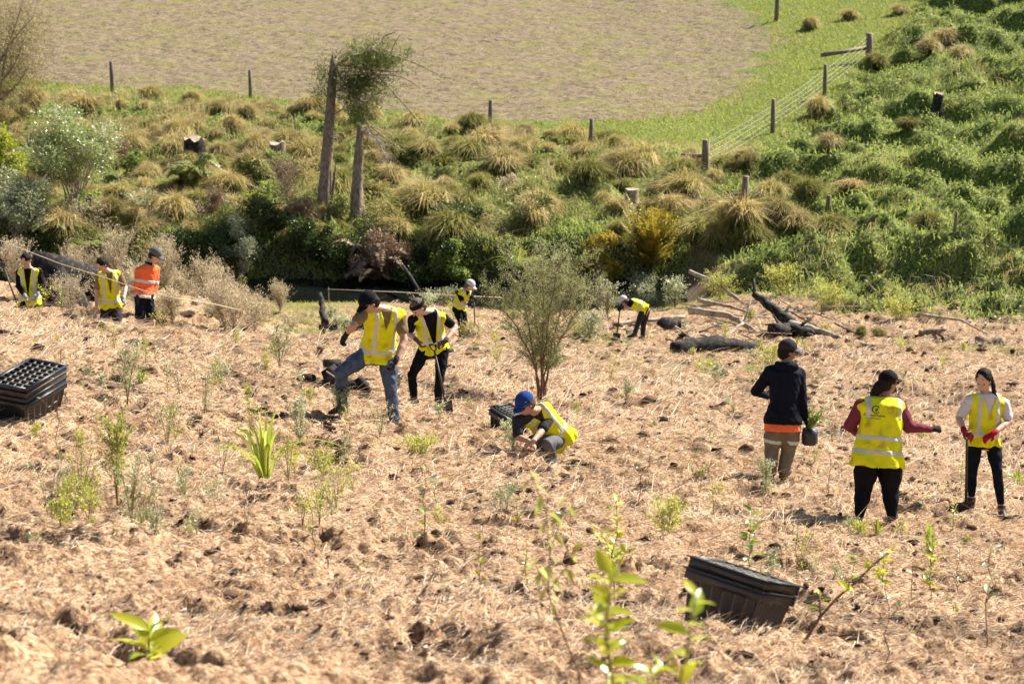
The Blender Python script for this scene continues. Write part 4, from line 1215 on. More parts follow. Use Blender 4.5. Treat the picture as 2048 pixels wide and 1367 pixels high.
    for k in range(34):
        u = R.uniform(0, 1180); y = R.choice([R.uniform(78.6, 80.5), R.uniform(80, 88)])
        q = at_y(u, y); mt, nm_, lf_, lw_ = R.choice(kinds)
        if y < 80.6 and R.random() < 0.75: mt, nm_, lf_, lw_ = M_SHADEG, 'shade darkened green shrub', 0.10, 0.5  # lowest shrubs take the leaf colour with gully shade painted in
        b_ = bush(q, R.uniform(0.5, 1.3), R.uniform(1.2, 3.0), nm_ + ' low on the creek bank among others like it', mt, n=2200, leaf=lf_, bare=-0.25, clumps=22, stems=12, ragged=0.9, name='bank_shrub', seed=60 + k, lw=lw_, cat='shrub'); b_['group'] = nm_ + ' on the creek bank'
    for k in range(26):
        u = R.uniform(420, 1240); y = R.uniform(58, 71.5); q = at_y(u, y); sc = scale_at(q)
        if R.random() < 0.5:
            strap_plant(q, R.uniform(0.25, 0.5), R.uniform(0.6, 1.1), 'rough green grass tuft on the flat in front of the stream', n=60, width=0.02, name='grass_tuft', cat='grass tuft', mat=R.choice([M_GRASS, M_TUSS]), group='grass tufts in front of the stream')
        else:
            twiggy_shrub(q, R.uniform(0.25, 0.6), R.uniform(0.6, 1.4), 'low straggly weed on the flat in front of the stream', mat=R.choice([M_DRYW, M_FEATHER, M_GREY]), nt=60, lpt=16, leaf=0.05, lw=0.4, name='weed', cat='weed', bare=0.02, stems=6, group='straggly weeds in front of the stream')
    # grey green low scrub right of the olive tree
    k = 0
    nm = ['grey green scrub right of the olive tree', 'grey green scrub behind the bent far digger', 'grey green scrub left of the fallen branches', 'grey green scrub below the golden fern',
          'grey green scrub between tree and far digger', 'pale scrub above the fallen branches', 'pale scrub behind the charred root', 'pale scrub right of the charred root', 'pale scrub near the forked root end']
    for (u, v, h, w) in [(1215, 640, 85, 110), (1285, 612, 48, 90), (1350, 615, 60, 90), (1290, 590, 40, 120), (1180, 680, 70, 80), (1440, 600, 50, 110), (1560, 590, 60, 130), (1660, 615, 50, 120), (1800, 640, 45, 120)]:
        q = hit(u, v); sc = scale_at(q)
        twiggy_shrub(q, h / sc, w / sc, nm[k], mat=M_GREY if k < 5 else M_FEATHER, nt=110, lpt=18, leaf=0.05, lw=0.55, name='scrub', cat='scrub', bare=0.02, stems=8)
        k += 1
bank_plants()

# ---------------- broken trees
def wood_path(pts, r0, r1, mb, n=8, rough=0.06, sub=4):
    pts = np.array(pts, float)
    t = np.linspace(0, len(pts) - 1, (len(pts) - 1) * sub + 1)
    i = np.minimum(t.astype(int), len(pts) - 2); f = (t - i)[:, None]
    p = pts[i] * (1 - f) + pts[i + 1] * f
    # round the corners
    for _ in range(2): p[1:-1] = (p[:-2] + 2 * p[1:-1] + p[2:]) / 4
    mb.tube(p, np.linspace(r0, r1, len(p)), n, rough=rough)
    return p

def foliage_spray(mb, p, n, spread, leaf, width, hang=0.3, tone=0.5):
    i = rng.integers(0, len(p) - 1, n); t = rng.uniform(0, 1, n)[:, None]
    b = p[i] * (1 - t) + p[i + 1] * t + rng.normal(0, spread, (n, 3)) - np.array([0, 0, spread * hang])
    d = unit(rand_dirs(n) + np.array([0.2, 0, 0.25]))
    sz = leaf * rng.uniform(0.5, 1.3, n)
    add_leaves(mb, b, d, sz, width, np.clip(rng.normal(tone, 0.2, n), 0, 1))

def broken_trees():
    bb = hit(650, 455); D = (bb - CAMP) @ FWD
    W = lambda u, v, dd=0.0: at_depth(u, v, D + dd)
    e = empty('broken_tree', W(650, 455), 'tall broken tree trunk with snapped top and one drooping leafy limb', 'tree')
    inv = np.array(e.location)
    L = lambda pts: [W(*q) - inv for q in pts]
    tk = MB(); wood_path(L([(641, 470), (648, 400), (655, 290), (663, 180), (668, 118)]), 0.27, 0.12, tk, 11)
    sp = W(668, 118) - inv
    for k in range(6):
        a = k * 1.05; tk.box(sp + [math.cos(a) * 0.07, math.sin(a) * 0.07, 0.08], (0.05, 0.03, rng.uniform(0.15, 0.42)), taper=0.25)
    tk.build('trunk', M_BARK, e, smooth=True)
    br = MB(); lf = MB(); paths = []
    for pts, r0 in [([(672, 132), (700, 112), (740, 103), (790, 112), (830, 125), (905, 165)], 0.06), ([(672, 128), (720, 135), (770, 143), (825, 143)], 0.055),
                    ([(668, 130), (690, 170), (715, 205), (735, 250), (790, 290), (812, 305)], 0.05), ([(700, 112), (760, 155), (800, 200), (840, 245), (860, 285)], 0.035),
                    ([(745, 150), (800, 150), (840, 175)], 0.03), ([(692, 170), (720, 160), (760, 155)], 0.035), ([(740, 103), (770, 70), (790, 65)], 0.03), ([(780, 110), (790, 85), (800, 70)], 0.02),
                    ([(668, 230), (690, 215), (715, 210)], 0.03), ([(735, 250), (770, 262), (800, 280)], 0.02), ([(735, 250), (760, 290), (790, 350)], 0.02)]:
        pts = [(u, v, 0.6 * math.sin(i * 1.3 + u * 0.05)) for i, (u, v) in enumerate(pts)]
        paths.append(wood_path(L(pts), r0, 0.012, br, 6))
    br.build('limbs', M_DEADW, e)
    def cl(u, v, su, sv, n, tone):
        c = W(u, v) - inv
        s = FPX / D
        q = c + rng.normal(0, 1, (n, 3)) * [su / s, 0.45, sv / s]
        d = unit(rand_dirs(n) * 0.7 + [0.15, 0, 0.4]); sz = rng.uniform(0.10, 0.28, n)
        add_leaves(lf, q, d, sz, 0.022, np.clip(rng.normal(tone, 0.18, n), 0, 1))
    cl(735, 120, 24, 9, 2600, 0.45); cl(765, 125, 18, 8, 1200, 0.5); cl(700, 175, 24, 20, 2200, 0.3); cl(730, 165, 26, 14, 1500, 0.3)
    cl(715, 225, 14, 16, 900, 0.35); cl(645, 150, 10, 18, 350, 0.45); cl(640, 185, 10, 12, 250, 0.45); cl(755, 90, 20, 8, 350, 0.5); cl(740, 200, 24, 14, 600, 0.4); cl(815, 105, 6, 5, 120, 0.5); cl(708, 95, 6, 6, 120, 0.5)
    for p in paths[:4]: foliage_spray(lf, p, 260, 0.12, 0.2, 0.02)
    lf.build('crown', leaf_mat('dark_olive_needles', [(0.03, 0.045, 0.012), (0.10, 0.13, 0.03), (0.22, 0.23, 0.06), (0.32, 0.28, 0.10)], transl=0.3, gloss=0.3, objrnd=0), e)
    # second trunk
    e = empty('dead_tree', W(718, 460), 'shorter bare broken trunk with a pale sunlit side and flared foot', 'tree trunk')
    inv = np.array(e.location)
    tk = MB(); wood_path(L([(716, 475), (713, 400), (716, 330), (721, 252)]), 0.27, 0.12, tk, 11)
    wood_path(L([(733, 470), (727, 440), (722, 400), (719, 350)]), 0.17, 0.05, tk, 8)
    tk.build('trunk', M_BARK, e, smooth=True)
    st = MB()
    for i in range(22):
        u0, v0 = 722 + rng.uniform(0, 10), 258 + rng.uniform(-4, 10)
        q = [(u0, v0, rng.uniform(-.3, .3)), (u0 + rng.uniform(15, 35), v0 + rng.uniform(-5, 25), rng.uniform(-.6, .6)), (u0 + rng.uniform(35, 90), v0 + rng.uniform(20, 90), rng.uniform(-.8, .8))]
        wood_path(L(q), 0.014, 0.005, st, 4)
    st.build('dead_twigs', M_DEADW, e)
    # thin pole between them
    e = empty('thin_dead_pole', W(664, 420), 'thin dead pole between the two broken trunks', 'pole'); inv = np.array(e.location)
    tk = MB(); wood_path(L([(662, 430), (667, 370), (672, 330)]), 0.06, 0.035, tk, 7); tk.build('trunk', M_BARK, e)
    # leaning trunk into the stream
    q = hit(838, 590)
    mb = MB(); a = at_depth(840, 586, 77.5); b = at_depth(805, 530, 79.5)
    mb.tube([a, (a + b) / 2 + [0, 0, .05], b], [0.07, 0.06, 0.05], 8, rough=0.1)
    tag(mb.build('leaning_log', M_CHAR, origin=a), 'grey log leaning down the creek bank into the stream', 'log')
    # wispy tree cut by the left edge
    b = hit(-10, 270); sc = scale_at(b)
    e = plant('wispy_tree', b, 'brown wispy tree cut by the left edge above the bushes', 'tree')
    tk = MB(); lf = MB(); ps = []
    Dl = (b - CAMP) @ FWD
    for pts in [[(-15, 270), (0, 190), (10, 110), (35, 40), (60, -40)], [(-10, 260), (-10, 150), (-25, 60), (0, -50)], [(5, 160), (30, 130), (55, 60)], [(-5, 130), (25, 80), (70, 30)], [(0, 200), (35, 170), (60, 130)]]:
        pts = [at_depth(u, v, Dl + rng.uniform(-.6, .6)) - np.array(e.location) for u, v in pts]
        ps.append(wood_path(pts, 0.06, 0.02, tk, 6))
    for p in ps:
        n = 3200
        i = rng.integers(2, len(p) - 1, n)
        bb_ = p[i] + rng.normal(0, 1, (n, 3)) * [0.65, 0.6, 0.55]
        add_leaves(lf, bb_, unit(rand_dirs(n) + [0.3, 0, -0.3]), rng.uniform(0.08, 0.2, n), 0.02, np.clip(rng.normal(0.55, 0.2, n), 0, 1))
    tk.build('trunk', M_DEADW, e)
    lf.build('crown', leaf_mat('brown_olive_needles', [(0.08, 0.07, 0.025), (0.26, 0.20, 0.08), (0.42, 0.32, 0.15)], transl=0.35, gloss=0.3, objrnd=0), e)
broken_trees()

def shade_trees():
    # tall trees on the rise to the right; they throw the shade that lies over the hillside's right edge
    for (x, y, h, w, lab, sd) in [(22.3, 75, 8.0, 8.5, 'broad dark evergreen tree just beyond the right edge above the bog', 31), 
                                  (36.0, 138, 13.0, 12.0, 'tall dark evergreen tree at the top of the green hillside', 33), (34.0, 150, 12.0, 14.0, 'dark evergreen tree behind the top of the green hillside', 34)]:
        bush(g(x, y), h, w, lab, M_COVER, n=14000, leaf=0.38, bare=0.2, clumps=34, stems=6, name='evergreen_tree', cat='tree', seed=sd, smat=M_BARK)
shade_trees()
# ------------------------------------------------------------------ stumps, logs, fences, crates
M_POST = rough_mat('weathered_post', [(0.09, 0.07, 0.055), (0.20, 0.155, 0.12), (0.31, 0.25, 0.20)], 5, 0.85, 0.4, stretch=(4, 4, 0.7))
M_WIRE = rough_mat('galvanised_wire', [(0.35, 0.35, 0.32), (0.45, 0.45, 0.40)], 4, 0.4, 0.0, metallic=0.3)
M_PLASTIC = rough_mat('black_plastic', [(0.012, 0.014, 0.02), (0.022, 0.025, 0.034)], 14, 0.42, 0.05, spec=0.55)
M_PLASTIC_DUST = rough_mat('dusty_black_plastic', [(0.03, 0.03, 0.03), (0.11, 0.095, 0.075)], 12, 0.6, 0.1, spec=0.5)
M_ROPE = rough_mat('twine', [(0.45, 0.38, 0.26), (0.66, 0.58, 0.43)], 30, 0.8, 0.0)
M_ENDW = rough_mat('cut_wood', [(0.30, 0.22, 0.15), (0.52, 0.42, 0.31)], 18, 0.8, 0.3)

def stump(u, v, wpx, hpx, label, mat=M_CHAR, cut=True, jag=0.0, lean=0.0):
    b = hit(u, v, fine=True); sc = scale_at(b); r = wpx / sc / 2; h = hpx / sc
    e = empty('tree_stump', b - [0, 0, 0.15], label, 'stump')
    mb = MB(); n = 14
    a = np.arange(n) * 2 * math.pi / n
    rings = []
    zs = [0, 0.12, 0.3, 0.65, 1.0]
    for k, z in enumerate(zs):
        rr = r * (1.5 - 0.55 * min(1, z / 0.35)) * (1 + 0.10 * np.sin(3 * a + 1) + 0.06 * np.sin(5 * a)) * rng.uniform(0.95, 1.05, n)
        zz = np.full(n, z * (h + 0.15)) + (rng.uniform(-jag, jag, n) * h if z == 1.0 else 0)
        rings.append(np.stack([np.cos(a) * rr + lean * z * h, np.sin(a) * rr, zz], 1))
    V = np.concatenate(rings + [rings[-1].mean(0)[None] - [[0, 0, jag * h * 0.6]]])
    q = [[i * n + k, i * n + (k + 1) % n, (i + 1) * n + (k + 1) % n, (i + 1) * n + k] for i in range(len(zs) - 1) for k in range(n)]
    mb.add(V[:-1], q=q); mb.build('bark', mat, e)
    tp = MB(); ring = V[(len(zs) - 1) * n:len(zs) * n]
    tp.add(np.vstack([ring, V[-1:]]), t=[[k, (k + 1) % n, n] for k in range(n)])
    tp.build('cut_top', M_DEADW if cut else mat, e)
    return e

def lumps():
    stump(388, 320, 44, 44, 'black jagged stump with a pale cut edge on the left bank', cut=True, jag=0.12)
    stump(556, 335, 34, 50, 'small grey stump above the dead bracken', M_BARK, jag=0.1)
    stump(1263, 412, 28, 34, 'pale sawn stump in the middle of the tussocks', M_DEADW, jag=0.02)
    stump(1873, 222, 21, 34, 'black pointed stump on the green hillside', jag=0.15, lean=0.1)
    stump(1712, 37, 14, 9, 'small brown stump far up the green hillside', M_BARK, jag=0.05)
    # logs: points in the picture at a distance taken from the ground under them
    def log(name, pts, r, mat, label, cat='log', lift=0.0, r1=None, n=9, rough=0.10, extra=None, flat=1.0, depth=None):
        w = []
        for q in pts:
            u, v = q[:2]; dz = q[2] if len(q) > 2 else 0.0
            if dz > 0:       # raised above the ground by dz metres
                gnd = hit(u, v + dz * 60)
                p = at_depth(u, v, (gnd - CAMP) @ FWD)
            else:
                p = hit(u, v) + [0, 0, lift + r * 0.55]
            w.append(p)
        D = np.mean([(p - CAMP) @ FWD for p in w])
        if depth: D = depth
        # keep the whole log at about one distance so that it is really one straight piece
        w = [at_depth(*proj(p)[:2], D + 0.25 * ((p - CAMP) @ FWD - D)) for p in w] if len(w) > 1 else w
        mb = MB()
        t = np.linspace(0, len(w) - 1, (len(w) - 1) * 5 + 1); i = np.minimum(t.astype(int), len(w) - 2); f = (t - i)[:, None]
        W_ = np.array(w); p = W_[i] * (1 - f) + W_[i + 1] * f
        p[1:-1] += rng.normal(0, r * 0.12, p[1:-1].shape)
        mb.tube(p, np.linspace(r, r1 or r * 0.8, len(p)), n, rough=rough, flat=flat)
        if extra:
            for (ts, du, dv, rr) in extra:
                k = int(ts * (len(p) - 1)); D2 = (p[k] - CAMP) @ FWD; uu, vv, _ = proj(p[k])
                q = at_depth(uu + du, vv + dv, D2 + 0.3)
                mb.tube([p[k], (p[k] + q) / 2 + rng.normal(0, .02, 3), q], [rr, rr * 0.8, rr * 0.4], 6, rough=0.1)
        o = mb.build(name, mat, origin=p[0])
        return tag(o, label, cat)
    # big burnt log behind the left planters
    b = at_y(160, 53.5); D = (b - CAMP) @ FWD
    mb = MB()
    P = [at_depth(62, 530, D), at_depth(120, 548, D + .2), at_depth(190, 566, D + .4), at_depth(255, 585, D + .5)]
    mb.tube(np.array(P), [0.36, 0.42, 0.40, 0.33], 12, rough=0.14)
    P2 = [at_depth(100, 560, D - .3), at_depth(140, 600, D - .3), at_depth(160, 650, D - .2)]
    mb.tube(np.array(P2), [0.40, 0.36, 0.40], 10, rough=0.16)
    tag(mb.build('burnt_log', M_CHAR, origin=P[0]), 'big burnt black log behind the two kneeling planters on the left', 'log')
    log('burnt_log', [(672, 650), (715, 660), (765, 668)], 0.15, M_CHAR, 'black charred log behind the bent man\'s arm', extra=[(0.5, 20, 12, 0.08)])
    log('charred_stub', [(650, 648), (645, 620, .25), (640, 586, .6)], 0.10, M_CHAR, 'upright charred branch stub left of the bent man', 'branch', r1=0.05, depth=56)
    log('charred_lump', [(640, 660), (690, 655)], 0.10, M_CHAR, 'low charred root beside the upright stub', 'root')
    log('grey_plank', [(905, 690), (960, 697), (1010, 704)], 0.13, M_DEADW, 'flat grey weathered log right of the centre woman', 'log', flat=0.5)
    log('grey_plank', [(1225, 652), (1290, 645), (1370, 636)], 0.12, M_DEADW, 'long flat grey log behind the far bent digger', 'log', flat=0.5)
    log('dark_log', [(1345, 712), (1430, 704), (1520, 700)], 0.25, M_CHAR, 'dark charred log lying above the man in the black jacket', 'log')
    log('charred_lump', [(1325, 662), (1362, 658)], 0.24, M_CHAR, 'squat charred stump lump below the fallen branches', 'stump', r1=0.16)
    log('dark_plank', [(850, 712), (905, 706)], 0.05, M_CHAR, 'thin dark stick by the centre woman\'s elbow', 'stick')
    # fallen branches on the right
    B = [([(1380, 543, .9), (1440, 570, .7), (1510, 622, .3)], 0.07, M_DEADW, 'long bare branch sloping down from the golden fern', None),
         ([(1396, 600, .6), (1450, 610, .5), (1500, 625, .3)], 0.07, M_DEADW, 'short bare branch above the forked branch', None),
         ([(1378, 622, .5), (1460, 630, .45), (1500, 655, .3), (1548, 683)], 0.10, M_DEADW, 'thick forked branch reaching down to the straw', [(0.55, 18, -50, 0.03)]),
         ([(1438, 686), (1460, 665, .2), (1486, 646, .3)], 0.08, M_DEADW, 'pale short branch stub under the forked branch', None),
         ([(1600, 680), (1575, 640, .5), (1540, 610, .8), (1508, 588, 1.0)], 0.20, M_CHAR, 'charred curved root rising above the fallen branches', [(1.0, 0, -32, 0.05), (0.3, 60, 30, 0.10), (0.4, 10, -25, .06)]),
         ([(1580, 655), (1620, 668), (1680, 690)], 0.14, M_DEADW, 'grey root trunk running right from the charred root', None),
         ([(1560, 620, .4), (1600, 625, .4), (1640, 628, .4)], 0.03, M_DEADW, 'thin twig crossing the charred root', None),
         ([(1840, 628, .5), (1920, 640, .4), (1992, 675)], 0.045, M_DEADW, 'long thin branch at the foot of the green hillside', None),
         ([(1925, 670), (1990, 675)], 0.03, M_DEADW, 'thin fallen stick at the right', None),
         ([(1838, 665, .2), (1870, 662, .25), (1892, 658, .3)], 0.09, M_BARK, 'brown forked root end above the two women', [(0.5, 22, 14, 0.05), (0.4, 15, 28, 0.05), (0.7, 20, -6, .04)]),
         ([(1690, 690), (1740, 688), (1770, 695)], 0.07, M_BARK, 'low brown root on the edge of the straw', None),
         ([(1730, 560, .5), (1760, 590, .3), (1790, 600)], 0.025, M_DEADW, 'pale dead twig on the green hillside foot', None)]
    for pts, r, m, lab, ex in B:
        log('fallen_branch', pts, r, m, lab, 'branch', r1=r * 0.45, extra=ex)
    log('charred_root', [(1545, 668, .1), (1580, 655, .25), (1625, 672, .1)], 0.27, M_CHAR, 'black charred root mass at the heart of the fallen branches', 'root', r1=0.15, rough=0.25, extra=[(0.3, -20, -38, 0.05), (0.6, 40, -30, 0.05), (0.8, 60, 6, 0.07), (0.1, -50, 14, 0.06)])
    R = random.Random(8)
    for k in range(30):
        u, v = R.uniform(1390, 1720), R.uniform(600, 690); L_ = R.uniform(40, 120); a = R.uniform(-0.5, 0.7)
        o_ = log('fallen_twig', [(u - L_ / 2, v - a * L_ / 2, max(0.02, 0.35 - a * .2)), (u, v, .25), (u + L_ / 2, v + a * L_ / 2 * .6, 0.05)], R.uniform(0.012, 0.03), R.choice([M_DEADW, M_BARK, M_CHAR]), 'thin dead twig tangled among the fallen branches', 'twig', r1=0.008, n=5); o_['group'] = 'twigs among the fallen branches'
    log('brown_lump', [(1955, 690), (2005, 688)], 0.20, M_BARK, 'rounded brown stump at the right edge of the straw', 'stump', r1=0.14)
    log('dark_stick', [(1835, 968), (1872, 972)], 0.03, M_CHAR, 'dark bark strip on the straw between the two women', 'bark strip', flat=.6)
    for (u, v, lab) in [(498, 798, 'small black charcoal lump above the flax'), (572, 810, 'small black charcoal lump right of the flax'), (890, 800, 'dark clod beside the spade'), (290, 905, 'dark clod on the left slope')]:
        log('charcoal_lump', [(u - 7, v), (u + 9, v + 1)], 0.045, M_CHAR, lab, 'lump', rough=0.25)
    log('pale_stick', [(362, 733), (398, 745)], 0.018, M_DEADW, 'short grey stick on the straw slope', 'stick')
    log('pale_stick', [(985, 880), (1010, 868)], 0.010, M_ENDW, 'short pale stick left of the kneeling man', 'stick')
    log('pale_stick', [(1010, 1245), (1100, 1232), (1160, 1222)], 0.012, M_ENDW, 'long pale straw stick in the foreground', 'stick')
    log('pale_stick', [(0, 1083), (90, 1077), (140, 1072)], 0.012, M_ENDW, 'long pale stick at the left edge', 'stick')
    log('white_stone', [(388, 610), (402, 606)], 0.10, M_DEADW, 'pale broken timber piece right of the man in orange', 'timber piece')
    log('grey_log', [(330, 618), (390, 628)], 0.09, M_DEADW, 'grey log behind the man in orange', 'log')
    # charred pieces by the bent man's leg
    b = hit(690, 785); D = (b - CAMP) @ FWD
    e = empty('charred_stump', b, 'broken black charred stump behind the bent man\'s jeans', 'stump')
    L = lambda u, v, d=0.0: at_depth(u, v, D + d) - b
    m = MB(); m.tube(np.array([L(655, 735), L(668, 755), L(700, 780)]), [0.12, 0.15, 0.10], 9, rough=0.22)
    m.tube(np.array([L(640, 772, -.1), L(660, 760, -.1), L(735, 772, .1)]), [0.05, 0.08, 0.07], 8, rough=0.2)
    m.tube(np.array([L(648, 725, .1), L(680, 728, .2)]), [0.06, 0.08], 8, rough=0.2); m.tube(np.array([L(715, 755), L(738, 785)]), [0.07, 0.06], 7, rough=0.2)
    m.build('charred_wood', M_CHAR, e)
    m = MB(); m.tube(np.array([L(652, 742, -.15), L(690, 768, -.15)]), [0.012, 0.010], 5); m.build('pale_split', M_ENDW, e)
lumps()

# ---------------- posts and fences
def post_mb(base, h, r, lean=(0, 0), mb=None):
    mb = mb or MB()
    p = np.array([base + [0, 0, -0.3], base + [lean[0] * .5, lean[1] * .5, h * 0.5], base + [lean[0], lean[1], h]])
    mb.tube(p, [r * 1.05, r, r * 0.95], 9, rough=0.05)
    return mb

def posts():
    for (u, v0, v1, wpx, lab) in [(225, 185, 125, 8, 'weathered fence post at the paddock edge, leftmost'), (501, 193, 142, 7, 'weathered fence post between the left post and the broken tree'),
                                  (979, 252, 202, 9, 'weathered leaning fence post below the paddock middle'), (1180, 289, 240, 9, 'weathered fence post left of the wired strainer post'), (1552, 40, -24, 9, 'dark fence post on the bright grass at the top, right of the paddock')]:
        b = hit(u, v0 + 3, fine=True); sc = scale_at(b)
        mb = post_mb(b * 0 + [0, 0, 0], (v0 - v1 + 3) / sc / math.cos(PITCH), wpx / sc / 2, (0.06 if u > 900 else 0, 0))
        o = mb.build('fence_post', M_POST); o.location = Vector(b)
        tag(o, lab, 'fence post', 'wireless posts along the paddock')
    for (u, v0, v1, wpx, lab) in [(1485, 440, 355, 14, 'thick round strainer post with a side rail on the right bank'), (1653, 425, 392, 9, 'short dark broken post below the fence on the green hillside'), (1907, 462, 425, 6, 'thin dark stake low on the green hillside')]:
        b = hit(u, v0, fine=True); sc = scale_at(b)
        e = empty('strainer_post' if wpx == 14 else 'broken_post', b, lab, 'post')
        post_mb(b * 0, (v0 - v1) / sc / math.cos(PITCH), wpx / sc / 2, (0.08, 0)).build('post', M_POST, e)
        if wpx == 14:
            r = MB(); D = (b - CAMP) @ FWD
            r.tube(np.array([at_depth(1487, 388, D - .1) - b, at_depth(1455, 391, D + 1.2) - b]), 0.06, 7); r.build('stay_rail', M_POST, e)
    # wire fence up the right of the paddock
    spec = [(1408, 352, 283, 15), (1545, 267, 200, 9), (1649, 192, 131, 8), (1737, 120, 69, 14)]
    b0 = hit(1408, 352, fine=True)
    e = empty('wire_fence', b0, 'post and wire fence climbing away beside the ploughed paddock', 'fence')
    bases = []
    for i, (u, v0, v1, wpx) in enumerate(spec):
        b = hit(u, v0, fine=True); sc = scale_at(b); bases.append(b)
        post_mb(b - b0, (v0 - v1) / sc / math.cos(PITCH), wpx / sc / 2, (0.05 if i == 0 else 0, 0)).build('post', M_POST, e)
    hs = [1.12, 0.92, 0.72, 0.52, 0.32]
    for h in hs:
        mb = MB()
        pts = []
        for i in range(3):
            a, c = bases[i], bases[i + 1]
            for t in np.linspace(0, 1, 8)[(0 if i == 0 else 1):]:
                p = a + (c - a) * t; p = p - b0 + [-0.07, -0.07, h + 0.0 - 0.05 * math.sin(math.pi * t)]
                pts.append(p)
        mb.tube(np.array(pts), 0.0065, 4, cap=False)
        mb.build('wire', M_WIRE, e)
    D = (bases[0] - CAMP) @ FWD
    r = MB(); r.tube(np.array([at_depth(1405, 312, D - .05) - b0, at_depth(1364, 310, D + .9) - b0]), 0.07, 7, rough=.05); r.build('stay_rail', M_POST, e)
    D = (bases[3] - CAMP) @ FWD
    r = MB(); r.tube(np.array([at_depth(1733, 96, D) - b0, at_depth(1643, 111, D - 1.0) - b0]), 0.10, 7, rough=.05); r.build('stay_rail', M_POST, e)
posts()

# ---------------- twine
def twine():
    P = [(-30, 474, 44), (0, 481, 44), (120, 527, 43.2), (200, 552, 42.6), (290, 582, 42), (350, 596, 42), (430, 608, 43)]
    w = [at_depth(*q) for q in P] + [hit(520, 632, fine=True) + [0, 0, 0.03], hit(580, 652, fine=True) + [0, 0, 0.02]]
    mb = MB(); W_ = np.array(w)
    t = np.linspace(0, len(w) - 1, 60); i = np.minimum(t.astype(int), len(w) - 2); f = (t - i)[:, None]
    p = W_[i] * (1 - f) + W_[i + 1] * f
    mb.tube(p, 0.008, 5); tag(mb.build('twine', M_ROPE, origin=w[0]), 'pale twine strung down across the three planters on the left', 'twine')
    w = [at_depth(655, 578, 69), at_depth(800, 584, 69.5), at_depth(900, 590, 70), at_depth(1005, 595, 70.5)]
    mb = MB(); mb.tube(np.array(w), 0.011, 5); tag(mb.build('twine', M_ROPE, origin=w[0]), 'pale twine stretched low in front of the stream', 'twine')
    # its end stakes
    for (u, v, D, lab) in [(657, 577, 69, 'thin stake holding the twine by the stream at the left'), (1006, 594, 70.5, 'thin stake holding the twine behind the olive tree')]:
        top = at_depth(u, v, D); gz = float(ground_h(top[0], top[1]))
        mb = MB(); mb.tube(np.array([[0, 0, -0.15], [0, 0, (top[2] - gz) * .5], [0, 0, top[2] - gz + 0.05]]), 0.010, 6); o = mb.build('stake', M_DEADW); o.location = (top[0], top[1], gz)
        tag(o, lab, 'stake')
twine()

# ---------------- nursery crates
def crate_mesh(parent, L=0.62, Wd=0.42, H=0.12, cells=(8, 5), z0=0.0, body=0.0, mats=None, fins=True):
    """one planting tray: lipped rim, a grid of open cells and (for the lowest) tapered ribbed walls"""
    mats = mats or M_PLASTIC
    rim = MB()
    t = 0.012; zt = z0 + 0.055
    for (cx, cy, sx, sy) in [(0, -Wd / 2, L + 0.02, t), (0, Wd / 2, L + 0.02, t)]:
        rim.box((cx, cy, z0 + 0.02), (sx, sy, 0.07))
    for cx in (-L / 2, L / 2):
        rim.box((cx, 0, z0 + 0.02), (t, Wd - t - 0.002, 0.07))
    # flat lip
    for sy in (-1, 1): rim.box((0, sy * (Wd / 2 + 0.013), z0 + 0.050), (L + 0.06, 0.024, 0.009))
    for sx in (-1, 1): rim.box((sx * (L / 2 + 0.017), 0, z0 + 0.0505), (0.026, Wd - 0.004, 0.009))
    rim.build('rim', mats, parent)
    gr = MB()
    nx, ny = cells
    for i in range(1, nx): gr.box((-L / 2 + L * i / nx, 0, z0 + 0.012), (0.011, Wd - 0.016, 0.074))
    for j in range(1, ny):
        for i in range(nx):
            gr.box((-L / 2 + L * (i + .5) / nx, -Wd / 2 + Wd * j / ny, z0 + 0.009), (L / nx - 0.013, 0.010, 0.074))
    gr.build('cell_grid', M_PLASTIC_DUST, parent)
    if body:
        wl = MB()
        k = 0.86
        # tapered walls with ribs
        zt, zb = z0 - 0.016, z0 - body
        def wall(p0, p1, q0, q1, nr, off):
            p0, p1, q0, q1 = map(np.array, (p0, p1, q0, q1))
            m = nr * 4 + 1
            tt = np.linspace(0, 1, m)
            nrm = unit(np.cross(p1 - p0, [0, 0, 1.0]))
            rec = np.array([0.0 if (i % 4) in (0, 1) else -off for i in range(m)])[:, None]
            top = p0 + (p1 - p0) * tt[:, None] + nrm * rec * 0.5
            bot = q0 + (q1 - q0) * tt[:, None] + nrm * rec
            v = np.empty((2 * m, 3)); v[0::2] = top; v[1::2] = bot
            wl.add(v, q=[[2 * i, 2 * i + 1, 2 * i + 3, 2 * i + 2] for i in range(m - 1)])
        a, b = L / 2 - 0.012, Wd / 2 - 0.012
        c, d = a * k, b * k
        wall((-a, -b, zt), (a, -b, zt), (-c, -d, zb), (c, -d, zb), 6, 0.05)
        wall((a, b, zt), (-a, b, zt), (c, d, zb), (-c, d, zb), 6, 0.05)
        wall((a, -b, zt), (a, b, zt), (c, -d, zb), (c, d, zb), 10 if fins else 4, 0.022)
        wall((-a, b, zt), (-a, -b, zt), (-c, d, zb), (-c, -d, zb), 10 if fins else 4, 0.018)
        wl.box((0, 0, zb + 0.005), (2 * c - 0.04, 2 * d - 0.04, 0.01))
        wl.build('ribbed_walls', mats, parent)

